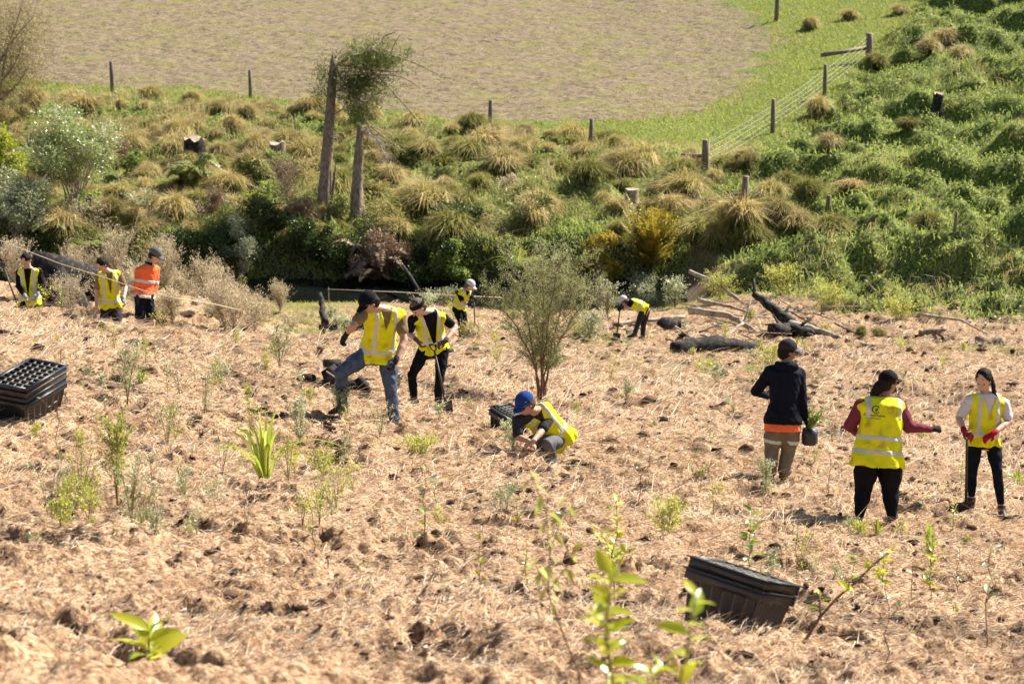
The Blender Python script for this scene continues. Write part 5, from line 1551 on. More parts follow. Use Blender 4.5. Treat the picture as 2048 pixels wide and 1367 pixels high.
def orient(u, v, lift, roll, phi, yaw, sink=0.02):
    """a frame standing on the ground at photo pixel (u, v): roll and tip of the top face, turn about its own axis"""
    p = hit(u, v); r0 = unit(p - CAMP)
    R0 = unit(np.cross(r0, [0, 0, 1.0])); U0 = np.cross(R0, r0)
    ro, ph, th = map(math.radians, (roll, phi, yaw))
    U = math.cos(ro) * U0 + math.sin(ro) * R0; R_ = math.cos(ro) * R0 - math.sin(ro) * U0
    n = math.cos(ph) * U - math.sin(ph) * r0; f = math.cos(ph) * r0 + math.sin(ph) * U
    e1 = math.cos(th) * R_ - math.sin(th) * f; e2 = math.sin(th) * R_ + math.cos(th) * f
    o = p + n * (lift - sink)
    M = Matrix(((e1[0], e2[0], n[0], o[0]), (e1[1], e2[1], n[1], o[1]), (e1[2], e2[2], n[2], o[2]), (0, 0, 0, 1)))
    return M

def crates():
    def stack(M, n, L, Wd, labels, gap, body, group, cells=(8, 5)):
        for i in range(n):
            e = bpy.data.objects.new('planting_tray', None); COL.objects.link(e)
            dx, dy = (random.uniform(-.012, .012), random.uniform(-.010, .010)) if i else (0, 0)
            e.matrix_world = M @ Matrix.Translation((dx, dy, -gap * i))
            tag(e, labels[i], 'planting tray', group)
            crate_mesh(e, L, Wd, cells=cells, body=body if i == n - 1 else 0, mats=M_PLASTIC if i % 2 == 0 or i == n - 1 else M_PLASTIC_DUST)
    stack(orient(62, 852, 0.62, 0, 22, 124.6), 4, 0.78, 0.47,
          ['topmost open cell tray of the black stack at the left edge', 'second tray from the top of the stack at the left edge', 'third tray from the top of the stack at the left edge', 'lowest ribbed tray of the stack at the left edge'], 0.066, 0.23, 'trays stacked at the left edge', cells=(8, 5))
    stack(orient(1456, 1262, 0.42, 13, 6, 36), 2, 0.60, 0.37,
          ['upper black tray of the pair tipped on the straw at the lower right', 'lower ribbed black tray of the pair tipped on the straw'], 0.075, 0.29, 'tipped trays at the lower right')
    stack(orient(1014, 860, 0.33, 12, 24, 42), 2, 0.46, 0.34,
          ['upper black cell tray beside the kneeling man', 'lower ribbed black tray beside the kneeling man'], 0.05, 0.20, 'trays beside the kneeling man')
crates()
# ------------------------------------------------------------------ people
def fabric(name, col, var=0.12, rough=0.85, bump=0.35, scale=14, transl=0.0):
    c = np.array(col)
    m = rough_mat(name, [tuple(c * (1 - var)), tuple(np.minimum(1, c * (1 + var)))], scale, rough, bump, spec=0.1, bscale=scale * 1.3)
    return m
M_SKIN = rough_mat('skin', [(0.42, 0.24, 0.16), (0.50, 0.30, 0.205)], 6, 0.55, 0.03, spec=0.4)
M_SKINP = rough_mat('pale_skin', [(0.50, 0.31, 0.235), (0.58, 0.37, 0.28)], 6, 0.55, 0.03, spec=0.4)
M_SKINB = rough_mat('brown_skin', [(0.26, 0.14, 0.09), (0.33, 0.18, 0.12)], 6, 0.55, 0.03, spec=0.4)
M_VEST = rough_mat('fluoro_yellow_fabric', [(0.42, 0.37, 0.04), (0.70, 0.70, 0.015), (0.76, 0.79, 0.015), (0.78, 0.80, 0.02)], 7, 0.75, 0.6, spec=0.12, bscale=11)
M_ORANGE = fabric('fluoro_orange_fabric', (0.90, 0.17, 0.06), 0.08, 0.75, 0.4, 9)
M_TAPE = rough_mat('reflective_tape', [(0.50, 0.52, 0.50), (0.62, 0.64, 0.61)], 60, 0.45, 0.1, spec=0.6)
M_BLACK = fabric('black_fabric', (0.008, 0.008, 0.011), 0.3)
M_NAVY = fabric('navy_fabric', (0.007, 0.009, 0.017), 0.3)
M_JEANS = fabric('blue_denim', (0.075, 0.10, 0.155), 0.4, 0.9, 0.5, 11)
M_OLIVE = fabric('olive_fabric', (0.20, 0.15, 0.075), 0.15)
M_KHAKI = fabric('khaki_fabric', (0.19, 0.155, 0.11), 0.18)
M_MAROON = fabric('maroon_fabric', (0.17, 0.035, 0.055), 0.15)
M_WHITE = fabric('white_fabric', (0.62, 0.60, 0.64), 0.06)
M_CHARC = fabric('charcoal_fabric', (0.032, 0.030, 0.036), 0.2)
M_GREYF = fabric('grey_fabric', (0.12, 0.118, 0.13), 0.15)
M_BLUE = fabric('royal_blue_fabric', (0.015, 0.05, 0.22), 0.12)
M_CAPW = fabric('white_cap_fabric', (0.60, 0.57, 0.60), 0.06)
M_GLOVEB = fabric('black_glove', (0.03, 0.028, 0.028), 0.3)
M_GLOVEY = fabric('yellow_rubber', (0.65, 0.45, 0.02), 0.1)
M_GLOVER = fabric('red_glove', (0.36, 0.012, 0.035), 0.15)
M_GLOVEG = fabric('grey_glove', (0.33, 0.33, 0.35), 0.15)
M_GLOVED = fabric('muddy_glove', (0.10, 0.07, 0.045), 0.4)
M_HAIRD = rough_mat('dark_hair', [(0.008, 0.006, 0.006), (0.025, 0.019, 0.016)], 30, 0.6, 0.6, spec=0.12, stretch=(3, 3, 1))
M_HAIRB = rough_mat('brown_hair', [(0.07, 0.04, 0.025), (0.14, 0.085, 0.05)], 30, 0.45, 0.6, stretch=(3, 3, 1))
M_BOOT = rough_mat('black_boot', [(0.015, 0.015, 0.016), (0.05, 0.042, 0.036)], 10, 0.5, 0.3)
M_SHOEW = rough_mat('white_shoe', [(0.45, 0.45, 0.45), (0.7, 0.7, 0.7)], 10, 0.5, 0.2)
M_STEEL = rough_mat('worn_steel', [(0.035, 0.03, 0.028), (0.10, 0.085, 0.075)], 12, 0.5, 0.2, metallic=0.4)
M_SHAFT = rough_mat('dark_shaft', [(0.03, 0.026, 0.024), (0.075, 0.06, 0.05)], 10, 0.55, 0.1)
M_EYE = rough_mat('dark_eye', [(0.01, 0.008, 0.008), (0.02, 0.015, 0.012)], 10, 0.25, 0)
M_LIP = rough_mat('lip', [(0.26, 0.09, 0.08), (0.30, 0.11, 0.10)], 10, 0.5, 0)
M_LOGO = rough_mat('dark_green_print', [(0.005, 0.09, 0.04), (0.01, 0.12, 0.055)], 10, 0.7, 0)
M_LOGOT = rough_mat('teal_print', [(0.10, 0.28, 0.17), (0.13, 0.32, 0.2)], 10, 0.7, 0)

class Field:
    """signed distance field on a box grid -> one smooth closed surface"""
    def __init__(s, lo, hi, h):
        s.lo = np.array(lo, float); s.h = h
        s.n = np.ceil((np.array(hi) - s.lo) / h).astype(int) + 1
        s.ax = [s.lo[i] + h * np.arange(s.n[i]) for i in range(3)]
        s.F = np.full(tuple(s.n), 0.2)
    def _sl(s, lo, hi, m):
        a = np.maximum(0, np.floor((np.array(lo) - m - s.lo) / s.h).astype(int))
        b = np.minimum(s.n, np.ceil((np.array(hi) + m - s.lo) / s.h).astype(int) + 1)
        return a, b
    def _grid(s, a, b):
        return np.meshgrid(*[s.ax[i][a[i]:b[i]] for i in range(3)], indexing='ij')
    def _put(s, a, b, d, k):
        if np.any(b <= a): return
        v = s.F[a[0]:b[0], a[1]:b[1], a[2]:b[2]]
        if k > 0:
            hh = np.clip(0.5 + 0.5 * (v - d) / k, 0, 1)
            v[...] = v * (1 - hh) + d * hh - k * hh * (1 - hh)
        else:
            v[...] = np.minimum(v, d)
    def cone(s, p, q, r0, r1, k=0.02):
        p = np.array(p, float); q = np.array(q, float); R = max(r0, r1)
        a, b = s._sl(np.minimum(p, q) - R, np.maximum(p, q) + R, 0.05)
        if np.any(b <= a): return s
        X, Y, Z = s._grid(a, b); d = q - p; L2 = d @ d + 1e-9
        t = np.clip(((X - p[0]) * d[0] + (Y - p[1]) * d[1] + (Z - p[2]) * d[2]) / L2, 0, 1)
        D = np.sqrt((X - p[0] - t * d[0]) ** 2 + (Y - p[1] - t * d[1]) ** 2 + (Z - p[2] - t * d[2]) ** 2) - (r0 + (r1 - r0) * t)
        s._put(a, b, D, k); return s
    def chain(s, pts, rs, k=0.02):
        for i in range(len(pts) - 1): s.cone(pts[i], pts[i + 1], rs[i], rs[i + 1], k)
        return s
    def ell(s, c, M, r, k=0.02, sub=False):
        """ellipsoid: rows of M are its axes"""
        c = np.array(c, float); R = max(r)
        a, b = s._sl(c - R, c + R, 0.05)
        if np.any(b <= a): return s
        X, Y, Z = s._grid(a, b); P = np.stack([X - c[0], Y - c[1], Z - c[2]], -1) @ np.array(M).T
        k0 = np.sqrt(((P / r) ** 2).sum(-1)); k1 = np.sqrt(((P / (np.array(r) ** 2)) ** 2).sum(-1)) + 1e-9
        D = k0 * (k0 - 1) / k1
        if sub:
            v = s.F[a[0]:b[0], a[1]:b[1], a[2]:b[2]]; v[...] = np.maximum(v, -D)
        else: s._put(a, b, D, k)
        return s
    def tube(s, spine, right, front, sec, k=0.03, tlo=None, thi=None):
        """elliptic sections along a bent spine (three points)"""
        P0, P1, P2 = [np.array(q, float) for q in spine]
        ax = P2 - P0; L = np.linalg.norm(ax); ax = ax / L
        X, Y, Z = np.meshgrid(*s.ax, indexing='ij')
        t = ((X - P0[0]) * ax[0] + (Y - P0[1]) * ax[1] + (Z - P0[2]) * ax[2]) / L
        tc = np.clip(t, -0.4, 1.1)
        w = 2 * tc * (1 - tc) * (tc > 0) * (tc < 1)
        off = P1 - (P0 + P2) / 2
        off = off - ax * (off @ ax)
        C = [P0[i] + ax[i] * L * t + off[i] * w for i in range(3)]
        T = [q[0] for q in sec]
        rx = np.interp(t, T, [q[1] for q in sec]); ry = np.interp(t, T, [q[2] for q in sec])
        r_ = np.array(right) - ax * (np.array(right) @ ax); r_ /= np.linalg.norm(r_)
        f_ = np.cross(ax, r_);
        if f_ @ np.array(front) < 0: f_ = -f_
        x = (X - C[0]) * r_[0] + (Y - C[1]) * r_[1] + (Z - C[2]) * r_[2]
        y = (X - C[0]) * f_[0] + (Y - C[1]) * f_[1] + (Z - C[2]) * f_[2]
        e = 2.4
        D = ((np.abs(x / rx) ** e + np.abs(y / ry) ** e) ** (1 / e) - 1) * np.minimum(rx, ry)
        lo = T[0] if tlo is None else tlo; hi = T[-1] if thi is None else thi
        D = np.maximum(D, np.maximum((lo - t) * L, (t - hi) * L))
        s._put(np.zeros(3, int), s.n, D, k)
        s.loc = (x, y, t)
        return s
    def clip(s, D):
        s.F = np.maximum(s.F, D); return s
    def wrinkle(s, amp, f=22.0, seed=0):
        X, Y, Z = np.meshgrid(*s.ax, indexing='ij')
        o = seed * 1.7
        s.F = s.F + amp * (np.sin(X * f + 2.1 * np.sin(Z * f * .7 + o) + o) * np.cos(Z * f * 1.3 + 1.5 * np.sin(Y * f * .6 + o)) + 0.5 * np.sin((X + Y) * f * 2.1 + Z * f * 1.2 + o))
        return s
    def mesh(s):
        F = s.F; nx, ny, nz_ = F.shape
        # pad so the surface is closed
        F = np.pad(F, 1, constant_values=0.2); org = s.lo - s.h
        ins = F < 0
        c = [ins[i:F.shape[0] - 1 + i, j:F.shape[1] - 1 + j, k:F.shape[2] - 1 + k] for i in (0, 1) for j in (0, 1) for k in (0, 1)]
        cnt = sum(x.astype(np.int8) for x in c)
        act = (cnt > 0) & (cnt < 8)
        idx = np.full(act.shape, -1, np.int64); ci = np.argwhere(act); idx[act] = np.arange(len(ci))
        if len(ci) == 0: return np.zeros((0, 3)), np.zeros((0, 4), int)
        acc = np.zeros((len(ci), 3)); num = np.zeros(len(ci))
        off = [(i, j, k) for i in (0, 1) for j in (0, 1) for k in (0, 1)]
        vals = {o: F[ci[:, 0] + o[0], ci[:, 1] + o[1], ci[:, 2] + o[2]] for o in off}
        for o in off:
            for d in range(3):
                if o[d] == 0:
                    o2 = list(o); o2[d] = 1; o2 = tuple(o2)
                    a, b = vals[o], vals[o2]; m = (a < 0) != (b < 0)
                    t = np.where(m, a / np.where(m, a - b, 1), 0)
                    p = np.tile(np.array(o, float), (len(ci), 1)); p[:, d] = t
                    acc[m] += p[m]; num[m] += 1
        V = org + (ci + acc / num[:, None]) * s.h
        Q = []
        for d in range(3):
            e1, e2 = (d + 1) % 3, (d + 2) % 3
            sh = list(F.shape); sh[d] -= 1
            a = F[tuple(slice(0, F.shape[i] - 1) if i == d else slice(1, F.shape[i] - 1) for i in range(3))] < 0
            b = F[tuple(slice(1, F.shape[i]) if i == d else slice(1, F.shape[i] - 1) for i in range(3))] < 0
            E = np.argwhere(a != b); flip = a[tuple(E.T)]
            E = E.copy(); E[:, e1] += 1; E[:, e2] += 1
            def cell(x1, x2):
                q = E.copy(); q[:, e1] += x1 - 1 + 0; q[:, e2] += x2 - 1 + 0
                return idx[q[:, 0], q[:, 1], q[:, 2]]
            q = np.stack([cell(0, 0), cell(1, 0), cell(1, 1), cell(0, 1)], 1)
            q[~flip] = q[~flip][:, ::-1]
            Q.append(q)
        Q = np.concatenate(Q); Q = Q[(Q >= 0).all(1)]
        return V, Q
    def build(s, name, mat, parent, relax=1):
        V, Q = s.mesh()
        if len(V) == 0: return None
        for _ in range(relax):
            A = np.zeros_like(V); N = np.zeros(len(V))
            for i in range(4):
                j = (i + 1) % 4
                np.add.at(A, Q[:, i], V[Q[:, j]]); np.add.at(N, Q[:, i], 1)
                np.add.at(A, Q[:, j], V[Q[:, i]]); np.add.at(N, Q[:, j], 1)
            V = V * 0.5 + 0.5 * A / N[:, None]
        return mesh_from(name, V, Q, smooth=True, mats=[mat], parent=parent)

def frame(fwd, up=(0, 0, 1)):
    f = unit(np.array(fwd, float)); r = unit(np.cross(f, up)); u = np.cross(r, f)
    return np.array([r, f, u])      # rows: right, forward, up

def hand_prims(F, w, d, nrm, thumb, size=1.0, curl=0.9, inf=0.0, spread=0.12, k=0.006):
    """palm and five separate bent fingers. w wrist, d along the hand, nrm palm normal (fingers close towards it), thumb side"""
    d = unit(np.array(d, float)); n = np.array(nrm, float); n = unit(n - d * (n @ d)); t = np.array(thumb, float); t = t - d * (t @ d) - n * (t @ n); t = unit(t)
    s = size
    F.ell(w + d * 0.052 * s, np.array([d, t, n]), (0.056 * s + inf, 0.043 * s + inf, 0.017 * s + inf), 0.01)
    F.cone(w - d * 0.02, w + d * 0.03 * s, 0.029 * s + inf, 0.026 * s + inf, 0.012)
    L = [(0.030, 0.072, 0.0088), (0.010, 0.080, 0.0092), (-0.011, 0.074, 0.0088), (-0.031, 0.058, 0.0078)]
    for i, (o, ln, r) in enumerate(L):
        b = w + d * 0.092 * s + t * o * s
        c = curl * (1 + 0.08 * i)
        dd = unit(d + t * spread * (1.5 - i) * 0.35)
        p = [b]; ang = 0.25 * c
        for seg, fr in enumerate((0.42, 0.32, 0.26)):
            ang += c * (0.5 if seg == 0 else 0.75)
            p.append(p[-1] + (dd * math.cos(ang) + n * math.sin(ang)) * ln * fr * s)
        rr = [(r * q * s + inf * 0.8) for q in (1.05, 1.0, 0.93, 0.82)]
        F.chain([b - d * 0.02 * s] + p, [rr[0]] + rr, k)
    b = w + d * 0.025 * s + t * 0.030 * s + n * 0.006
    m = b + (d * 0.55 + t * 0.75 + n * 0.25) * 0.036 * s
    e = m + (d * 0.85 + t * (0.25 - 0.5 * min(1, curl)) + n * 0.55 * curl) * 0.032 * s
    F.chain([b, m, e], [0.0125 * s + inf, 0.0105 * s + inf, 0.0088 * s + inf], 0.008)

def person(label, D, J, face, cloth, sizes=None, pose_up=None):
    """J: joints as (u, v, metres behind the person's own plane)"""
    S = dict(g=1.0, head=1.0, h=0.0115)
    S.update(sizes or {})
    W = {k: at_depth(q[0], q[1], D + (q[2] if len(q) > 2 else 0)) for k, q in J.items()}
    base = (W['al'] + W['ar']) / 2
    base = np.array([base[0], base[1], min(W['al'][2], W['ar'][2]) - 0.06])
    e = empty('person', base, label, 'person')
    # feet stand on the ground, knees follow
    for a_, k_ in (('al', 'kl'), ('ar', 'kr')):
        gz = float(ground_h(W[a_][0], W[a_][1])) + 0.085 + S.get('up_' + a_, 0.0)
        dz = float(np.clip(gz - W[a_][2], -0.35, 0.9)); W[a_][2] += dz; W[k_][2] += dz * 0.35
    base[2] = min(W['al'][2], W['ar'][2]) - 0.085
    e.location = Vector(base)
    for k in W: W[k] = W[k] - base
    g_ = S['g']; hs = S['head'] * 1.10
    fr = unit(np.array(cloth.get('front', face), float))
    pel, neck = W['pel'], W['neck']
    ax = unit(neck - pel)
    right = W['sr'] - W['sl']; right = unit(right - ax * (right @ ax))
    front = np.cross(ax, right)
    if front @ fr < 0: front = -front
    TL = np.linalg.norm(neck - pel)
    bend = W.get('mid', (pel + neck) / 2 - front * cloth.get('arch', 0.03))
    spine = (pel, bend, neck)
    bw = g_
    sec_b = [(-0.25, .15 * bw, .105 * bw), (-0.05, .168 * bw, .12 * bw), (0.3, .138 * bw, .105 * bw), (0.6, .155 * bw, .112 * bw), (0.84, .165 * bw, .105 * bw), (0.96, .12, .085), (1.04, .065, .062)]
    M = frame(face, cloth.get('headup', (0, 0, 1)))
    hd = W['head']
    # lengths for the record and for sanity checks while building
    seg = lambda a, b: float(np.linalg.norm(W[a] - W[b]))
    if S.get('report'):
        print('PERSON %-30s D %.1f torso %.2f uarmL %.2f farmL %.2f uarmR %.2f farmR %.2f thL %.2f shL %.2f thR %.2f shR %.2f head-neck %.2f sh %.2f feet dz %.2f %.2f' % (label[:30], D, TL, seg('sl', 'el'), seg('el', 'wl'), seg('sr', 'er'), seg('er', 'wr'), seg('hl', 'kl'), seg('kl', 'al'), seg('hr', 'kr'), seg('kr', 'ar'), seg('head', 'neck'), seg('sl', 'sr'),
              *(float((W[k] + base)[2] - ground_h((W[k] + base)[0], (W[k] + base)[1])) for k in ('al', 'ar'))))
    pts = np.array([W[k] for k in W])
    lo, hi = pts.min(0) - 0.26, pts.max(0) + 0.26
    skin = cloth.get('skin', M_SKIN)
    h = S['h']
    # ---- body: one continuous surface
    B = Field(lo, hi, h)
    B.tube(spine, right, front, sec_b, 0.03)
    B.cone(neck - ax * 0.03, hd - M[2] * 0.05 * hs, 0.062 * g_ ** .5, 0.052, 0.03)
    for a, c, w in (('sl', 'el', 'wl'), ('sr', 'er', 'wr')):
        B.cone(W[a], neck - ax * 0.06, 0.062 * g_, 0.06 * g_, 0.03)
        B.chain([W[a], W[a] * .5 + W[c] * .5, W[c]], [0.056 * g_, 0.048 * g_, 0.040 * g_], 0.015)
        B.chain([W[c], W[c] * .65 + W[w] * .35, W[w]], [0.040 * g_, 0.041 * g_, 0.027], 0.012)
    for a, c, w in (('hl', 'kl', 'al'), ('hr', 'kr', 'ar')):
        B.chain([W[a], W[a] * .5 + W[c] * .5, W[c]], [0.088 * g_, 0.075 * g_, 0.056 * g_ ** .7], 0.02)
        B.chain([W[c], W[c] * .68 + W[w] * .32, W[w]], [0.055 * g_ ** .7, 0.056 * g_ ** .7, 0.036], 0.015)
    # head with jaw, nose, brow, ears, eye hollows
    R3 = lambda x, y, z: hd + M[0] * x * hs + M[1] * y * hs + M[2] * z * hs
    B.ell(R3(0, -0.012, 0.022), M, (0.078 * hs, 0.098 * hs, 0.098 * hs), 0.02)
    B.ell(R3(0, 0.022, -0.045), M, (0.058 * hs, 0.066 * hs, 0.070 * hs), 0.03)
    B.cone(R3(0, 0.092, 0.012), R3(0, 0.112, -0.022), 0.010, 0.015, 0.012)
    B.ell(R3(0, 0.082, -0.062), M, (0.022 * hs, 0.015 * hs, 0.010 * hs), 0.01)
    for s_ in (-1, 1):
        B.ell(R3(s_ * 0.079, -0.005, -0.008), M, (0.010, 0.020, 0.031), 0.006)
        B.ell(R3(s_ * 0.032, 0.094, 0.012), M, (0.017, 0.012, 0.011), sub=True)
    if cloth.get('foot_bare'): pass
    for w, c, key in (('wl', 'el', 'gl'), ('wr', 'er', 'gr')):
        gv = cloth.get(key)
        hdv = cloth.get('h' + key[1])  # (dir, palm normal, thumb, curl)
        if gv is None and hdv: hand_prims(B, W[w], hdv[0], hdv[1], hdv[2], curl=hdv[3], k=0.008)
    B.build('body', skin, e)
    # ---- hands in gloves: fine grid
    for w, c, key in (('wl', 'el', 'gl'), ('wr', 'er', 'gr')):
        gv = cloth.get(key); hdv = cloth.get('h' + key[1])
        if gv is not None and hdv:
            G = Field(W[w] - 0.21, W[w] + 0.21, 0.0048)
            hand_prims(G, W[w], hdv[0], hdv[1], hdv[2], curl=hdv[3], inf=0.0028, size=hdv[4] if len(hdv) > 4 else 1.05)
            fd = unit(W[w] - W[c])
            G.cone(W[w] - fd * 0.05, W[w] + fd * 0.01, 0.037, 0.034, 0.01)
            go = G.build('glove', gv, e)
            if cloth.get('badge') == key:
                bm_ = MB(); n_ = unit(np.array(hdv[1])); bm_.box(W[w] + unit(np.array(hdv[0])) * 0.05 - n_ * 0.024, (0.035, 0.006, 0.03), np.array(frame(n_)).T)
                bm_.build('yellow_badge', M_GLOVEY, go)
    # ---- trousers
    tm = cloth.get('legs')
    if tm is not None:
        short = cloth.get('shorts', False)
        lw = cloth.get('legw', 1.0)
        T = Field(np.array([W[k] for k in ('pel', 'hl', 'hr', 'kl', 'kr', 'al', 'ar')]).min(0) - 0.2, np.array([W[k] for k in ('pel', 'hl', 'hr', 'kl', 'kr', 'al', 'ar')]).max(0) + 0.22, h)
        T.tube(spine, right, front, [(-0.22, .15 * g_, .115 * g_), (-0.05, .185 * g_, .138 * g_), (0.12, .160 * g_, .122 * g_)], 0.04)
        for a, c, w in (('hl', 'kl', 'al'), ('hr', 'kr', 'ar')):
            th = unit(W[c] - W[a])
            end = W[c] - th * 0.10 if short else W[c]
            T.chain([W[a], W[a] * .5 + end * .5, end], [0.102 * g_, 0.090 * g_ * lw, (0.098 if short else 0.069) * g_ ** .8 * lw], 0.03)
            if not short:
                sh_ = unit(W[w] - W[c]); ln = np.linalg.norm(W[w] - W[c])
                stop = W[w] - sh_ * cloth.get('cuff', 0.02)
                T.chain([W[c], W[c] * .6 + W[w] * .4, stop], [0.068 * g_ ** .8 * lw, 0.066 * g_ ** .7 * lw, cloth.get('hemr', 0.055)], 0.015)
        T.wrinkle(cloth.get('legwr', 0.0035), 24, S.get('seed', 1))
        to = T.build('trousers' if not short else 'shorts', tm, e)
        for (fr_, wd, mt) in cloth.get('legbands', []):
            for a, c in (('hl', 'kl'), ('hr', 'kr')):
                p = W[a] + (W[c] - W[a]) * fr_; th = unit(W[c] - W[a])
                K = Field(p - 0.16, p + 0.16, 0.008)
                K.chain([W[a], W[a] * .5 + W[c] * .5, W[c]], [0.106 * g_, 0.096 * g_ * lw, 0.075 * g_ * lw], 0.0)
                X, Y, Z = np.meshgrid(*K.ax, indexing='ij'); q = (X - p[0]) * th[0] + (Y - p[1]) * th[1] + (Z - p[2]) * th[2]
                K.clip(np.abs(q) - wd); K.build('reflective_band', mt, to)
    # ---- shoes
    for w, c, key in (('al', 'kl', 'tl'), ('ar', 'kr', 'tr')):
        td = unit(np.array(cloth.get(key, (face[0], face[1], -0.15)), float))
        A = W[w]; sm = cloth.get('shoe', M_BOOT)
        K = Field(A - 0.3, A + 0.3, 0.009)
        heel = A - td * 0.045 + [0, 0, -0.045]; ball = A + td * 0.12 + [0, 0, -0.052]; toe = A + td * 0.175 + [0, 0, -0.055]
        K.chain([heel, ball, toe], [0.038, 0.042, 0.032], 0.02); K.chain([A + [0, 0, cloth.get('booth', 0.06)], A, A + td * 0.05 + [0, 0, -0.03]], [0.048, 0.046, 0.046], 0.03)
        X, Y, Z = np.meshgrid(*K.ax, indexing='ij'); K.clip(A[2] - 0.088 - Z)
        so = K.build('boot' if cloth.get('booth', 0.06) > 0.04 else 'shoe', sm, e)
        if cloth.get('sock'):
            K = MB(); sh_ = unit(W[c] - A); K.tube([A + [0, 0, -0.01], A + sh_ * 0.10], [0.043, 0.042], 10); K.build('sock', cloth['sock'], e, smooth=True)
    # ---- shirt
    tp = cloth.get('top')
    if tp is not None:
        sl = cloth.get('sleeve', 0.55)
        K = Field(lo, hi, h)
        lo_ = cloth.get('loose', 0.0); fl_ = 0.0 if cloth.get('vest') is not None else 1.0; tsec = [(a, rx + 0.014 + lo_ * (1 - max(a, 0)) + (0.03 * g_ * fl_ if a < 0.1 else 0), ry + 0.014 + lo_ * (1 - max(a, 0)) + (0.028 * g_ * fl_ if a < 0.1 else 0)) for a, rx, ry in sec_b]
        K.tube(spine, right, front, tsec, 0.03, tlo=cloth.get('topt', -0.12), thi=1.0)
        for a, c, w in (('sl', 'el', 'wl'), ('sr', 'er', 'wr')):
            K.cone(W[a], neck - ax * 0.06, 0.074 * g_, 0.068 * g_, 0.03)
            if sl <= 1:
                en = W[a] + (W[c] - W[a]) * sl
                K.cone(W[a], en, 0.071 * g_, 0.066 * g_, 0.015)
                X, Y, Z = np.meshgrid(*K.ax, indexing='ij')
            else:
                en = W[c] + (W[w] - W[c]) * (sl - 1)
                K.chain([W[a], W[c]], [0.070 * g_, 0.056 * g_], 0.015); K.chain([W[c], en], [0.056 * g_, 0.041], 0.012)
        K.wrinkle(0.003, 26, S.get('seed', 1) + 3)
        so = K.build(cloth.get('topname', 'shirt'), tp, e)
        for (t0, t1, mt) in cloth.get('topbands', []):
            K2 = Field(lo, hi, 0.009)
            K2.tube(spine, right, front, [(a, rx + 0.006, ry + 0.006) for a, rx, ry in tsec], 0.03, tlo=cloth.get('topt', -0.12), thi=1.0)
            tt = K2.loc[2].copy()
            for a, c in (('sl', 'el'), ('sr', 'er')): K2.chain([W[a], W[c]], [0.075 * g_, 0.061 * g_], 0.015)
            K2.wrinkle(0.003, 26, S.get('seed', 1) + 3)
            K2.clip(np.maximum(t0 - tt, tt - t1) * TL); K2.build('reflective_band', mt, so)
        if cloth.get('collar') is not None:
            K = MB(); a = np.linspace(0, 2 * math.pi, 15)[:-1]
            K.tube([neck - ax * 0.015, neck + ax * 0.045 + front * 0.0], [0.085, 0.072], 14, cap=False); K.build('collar', cloth['collar'], so, smooth=True)
    # ---- hi-vis vest
    if cloth.get('vest') is not None:
        vt = cloth['vest']; hem = cloth.get('hem', -0.28); fl = cloth.get('flare', 1.0)
        sec_v = [(hem, .222 * g_ * fl, .175 * g_ * fl), (0.0, .210 * g_ * fl, .168 * g_), (0.3, .190 * g_, .152 * g_), (0.6, .192 * g_, .150 * g_), (0.84, .192 * g_, .142 * g_), (0.97, .15 * g_ ** .5, .115), (1.02, .11, .095)]
        vd = cloth.get('vdepth', 0.52)   # where the V opening ends
        vw = cloth.get('vwide', 0.085)
        def shell(inf, hh):
            V = Field(lo + 0.05, hi - 0.05, hh)
            V.tube(spine, right, front, [(a, rx + inf, ry + inf) for a, rx, ry in sec_v], 0.03)
            x, y, t = V.loc
            V.cone(neck - ax * 0.058, W['sl'] + unit(neck - W['sl']) * 0.028 - ax * 0.014, 0.076 * g_ + inf, 0.085 * g_ + inf, 0.03)
            V.cone(neck - ax * 0.058, W['sr'] + unit(neck - W['sr']) * 0.028 - ax * 0.014, 0.076 * g_ + inf, 0.085 * g_ + inf, 0.03)
            V.wrinkle(0.0075, 15, S.get('seed', 1) + 7)
            V.F = V.F + (0.007 * np.sin(x * 24 + y * 19 + 2.8 * np.sin(t * 4.3 + S.get('seed', 1))) + 0.004 * np.sin(x * 43 - t * 13 + S.get('seed', 1))) * np.clip(1.0 - t, 0.15, 1.0) * (t < 1.2)
            # neck hole and V
            wdg = np.maximum(np.abs(x) - vw * (t - vd) / max(0.05, 1.0 - vd), 0.0 - y)
            V.clip(-wdg)
            V.clip((t - 1.0) * TL)
            return V, x, y, t
        V, x, y, t = shell(0.0, h * 0.9)
        vo = V.build('vest', vt, e)
        kind = cloth.get('tape', 'H')
        V, x, y, t = shell(0.005, 0.0078)
        xs = np.abs(x)
        bands = []
        for c_ in cloth.get('hoops', (0.12,)): bands.append(np.abs(t - c_) * TL - 0.026)
        br = np.maximum(np.abs(xs - 0.115 * g_) - 0.024, -(t - cloth.get('brace', 0.12)) * TL)
        if cloth.get('backbrace') is not None:
            br = np.maximum(np.abs(xs - 0.148 * g_) - 0.024, -(t - cloth['backbrace']) * TL)
        bands.append(br)
        F0 = V.F
        Bn = bands[0]
        for b_ in bands[1:]: Bn = np.minimum(Bn, b_)
        V.F = np.maximum(F0, Bn)
        V.build('reflective_tape', M_TAPE, vo)
        e['_x'] = 1; del e['_x']
        W['_vest'] = vo
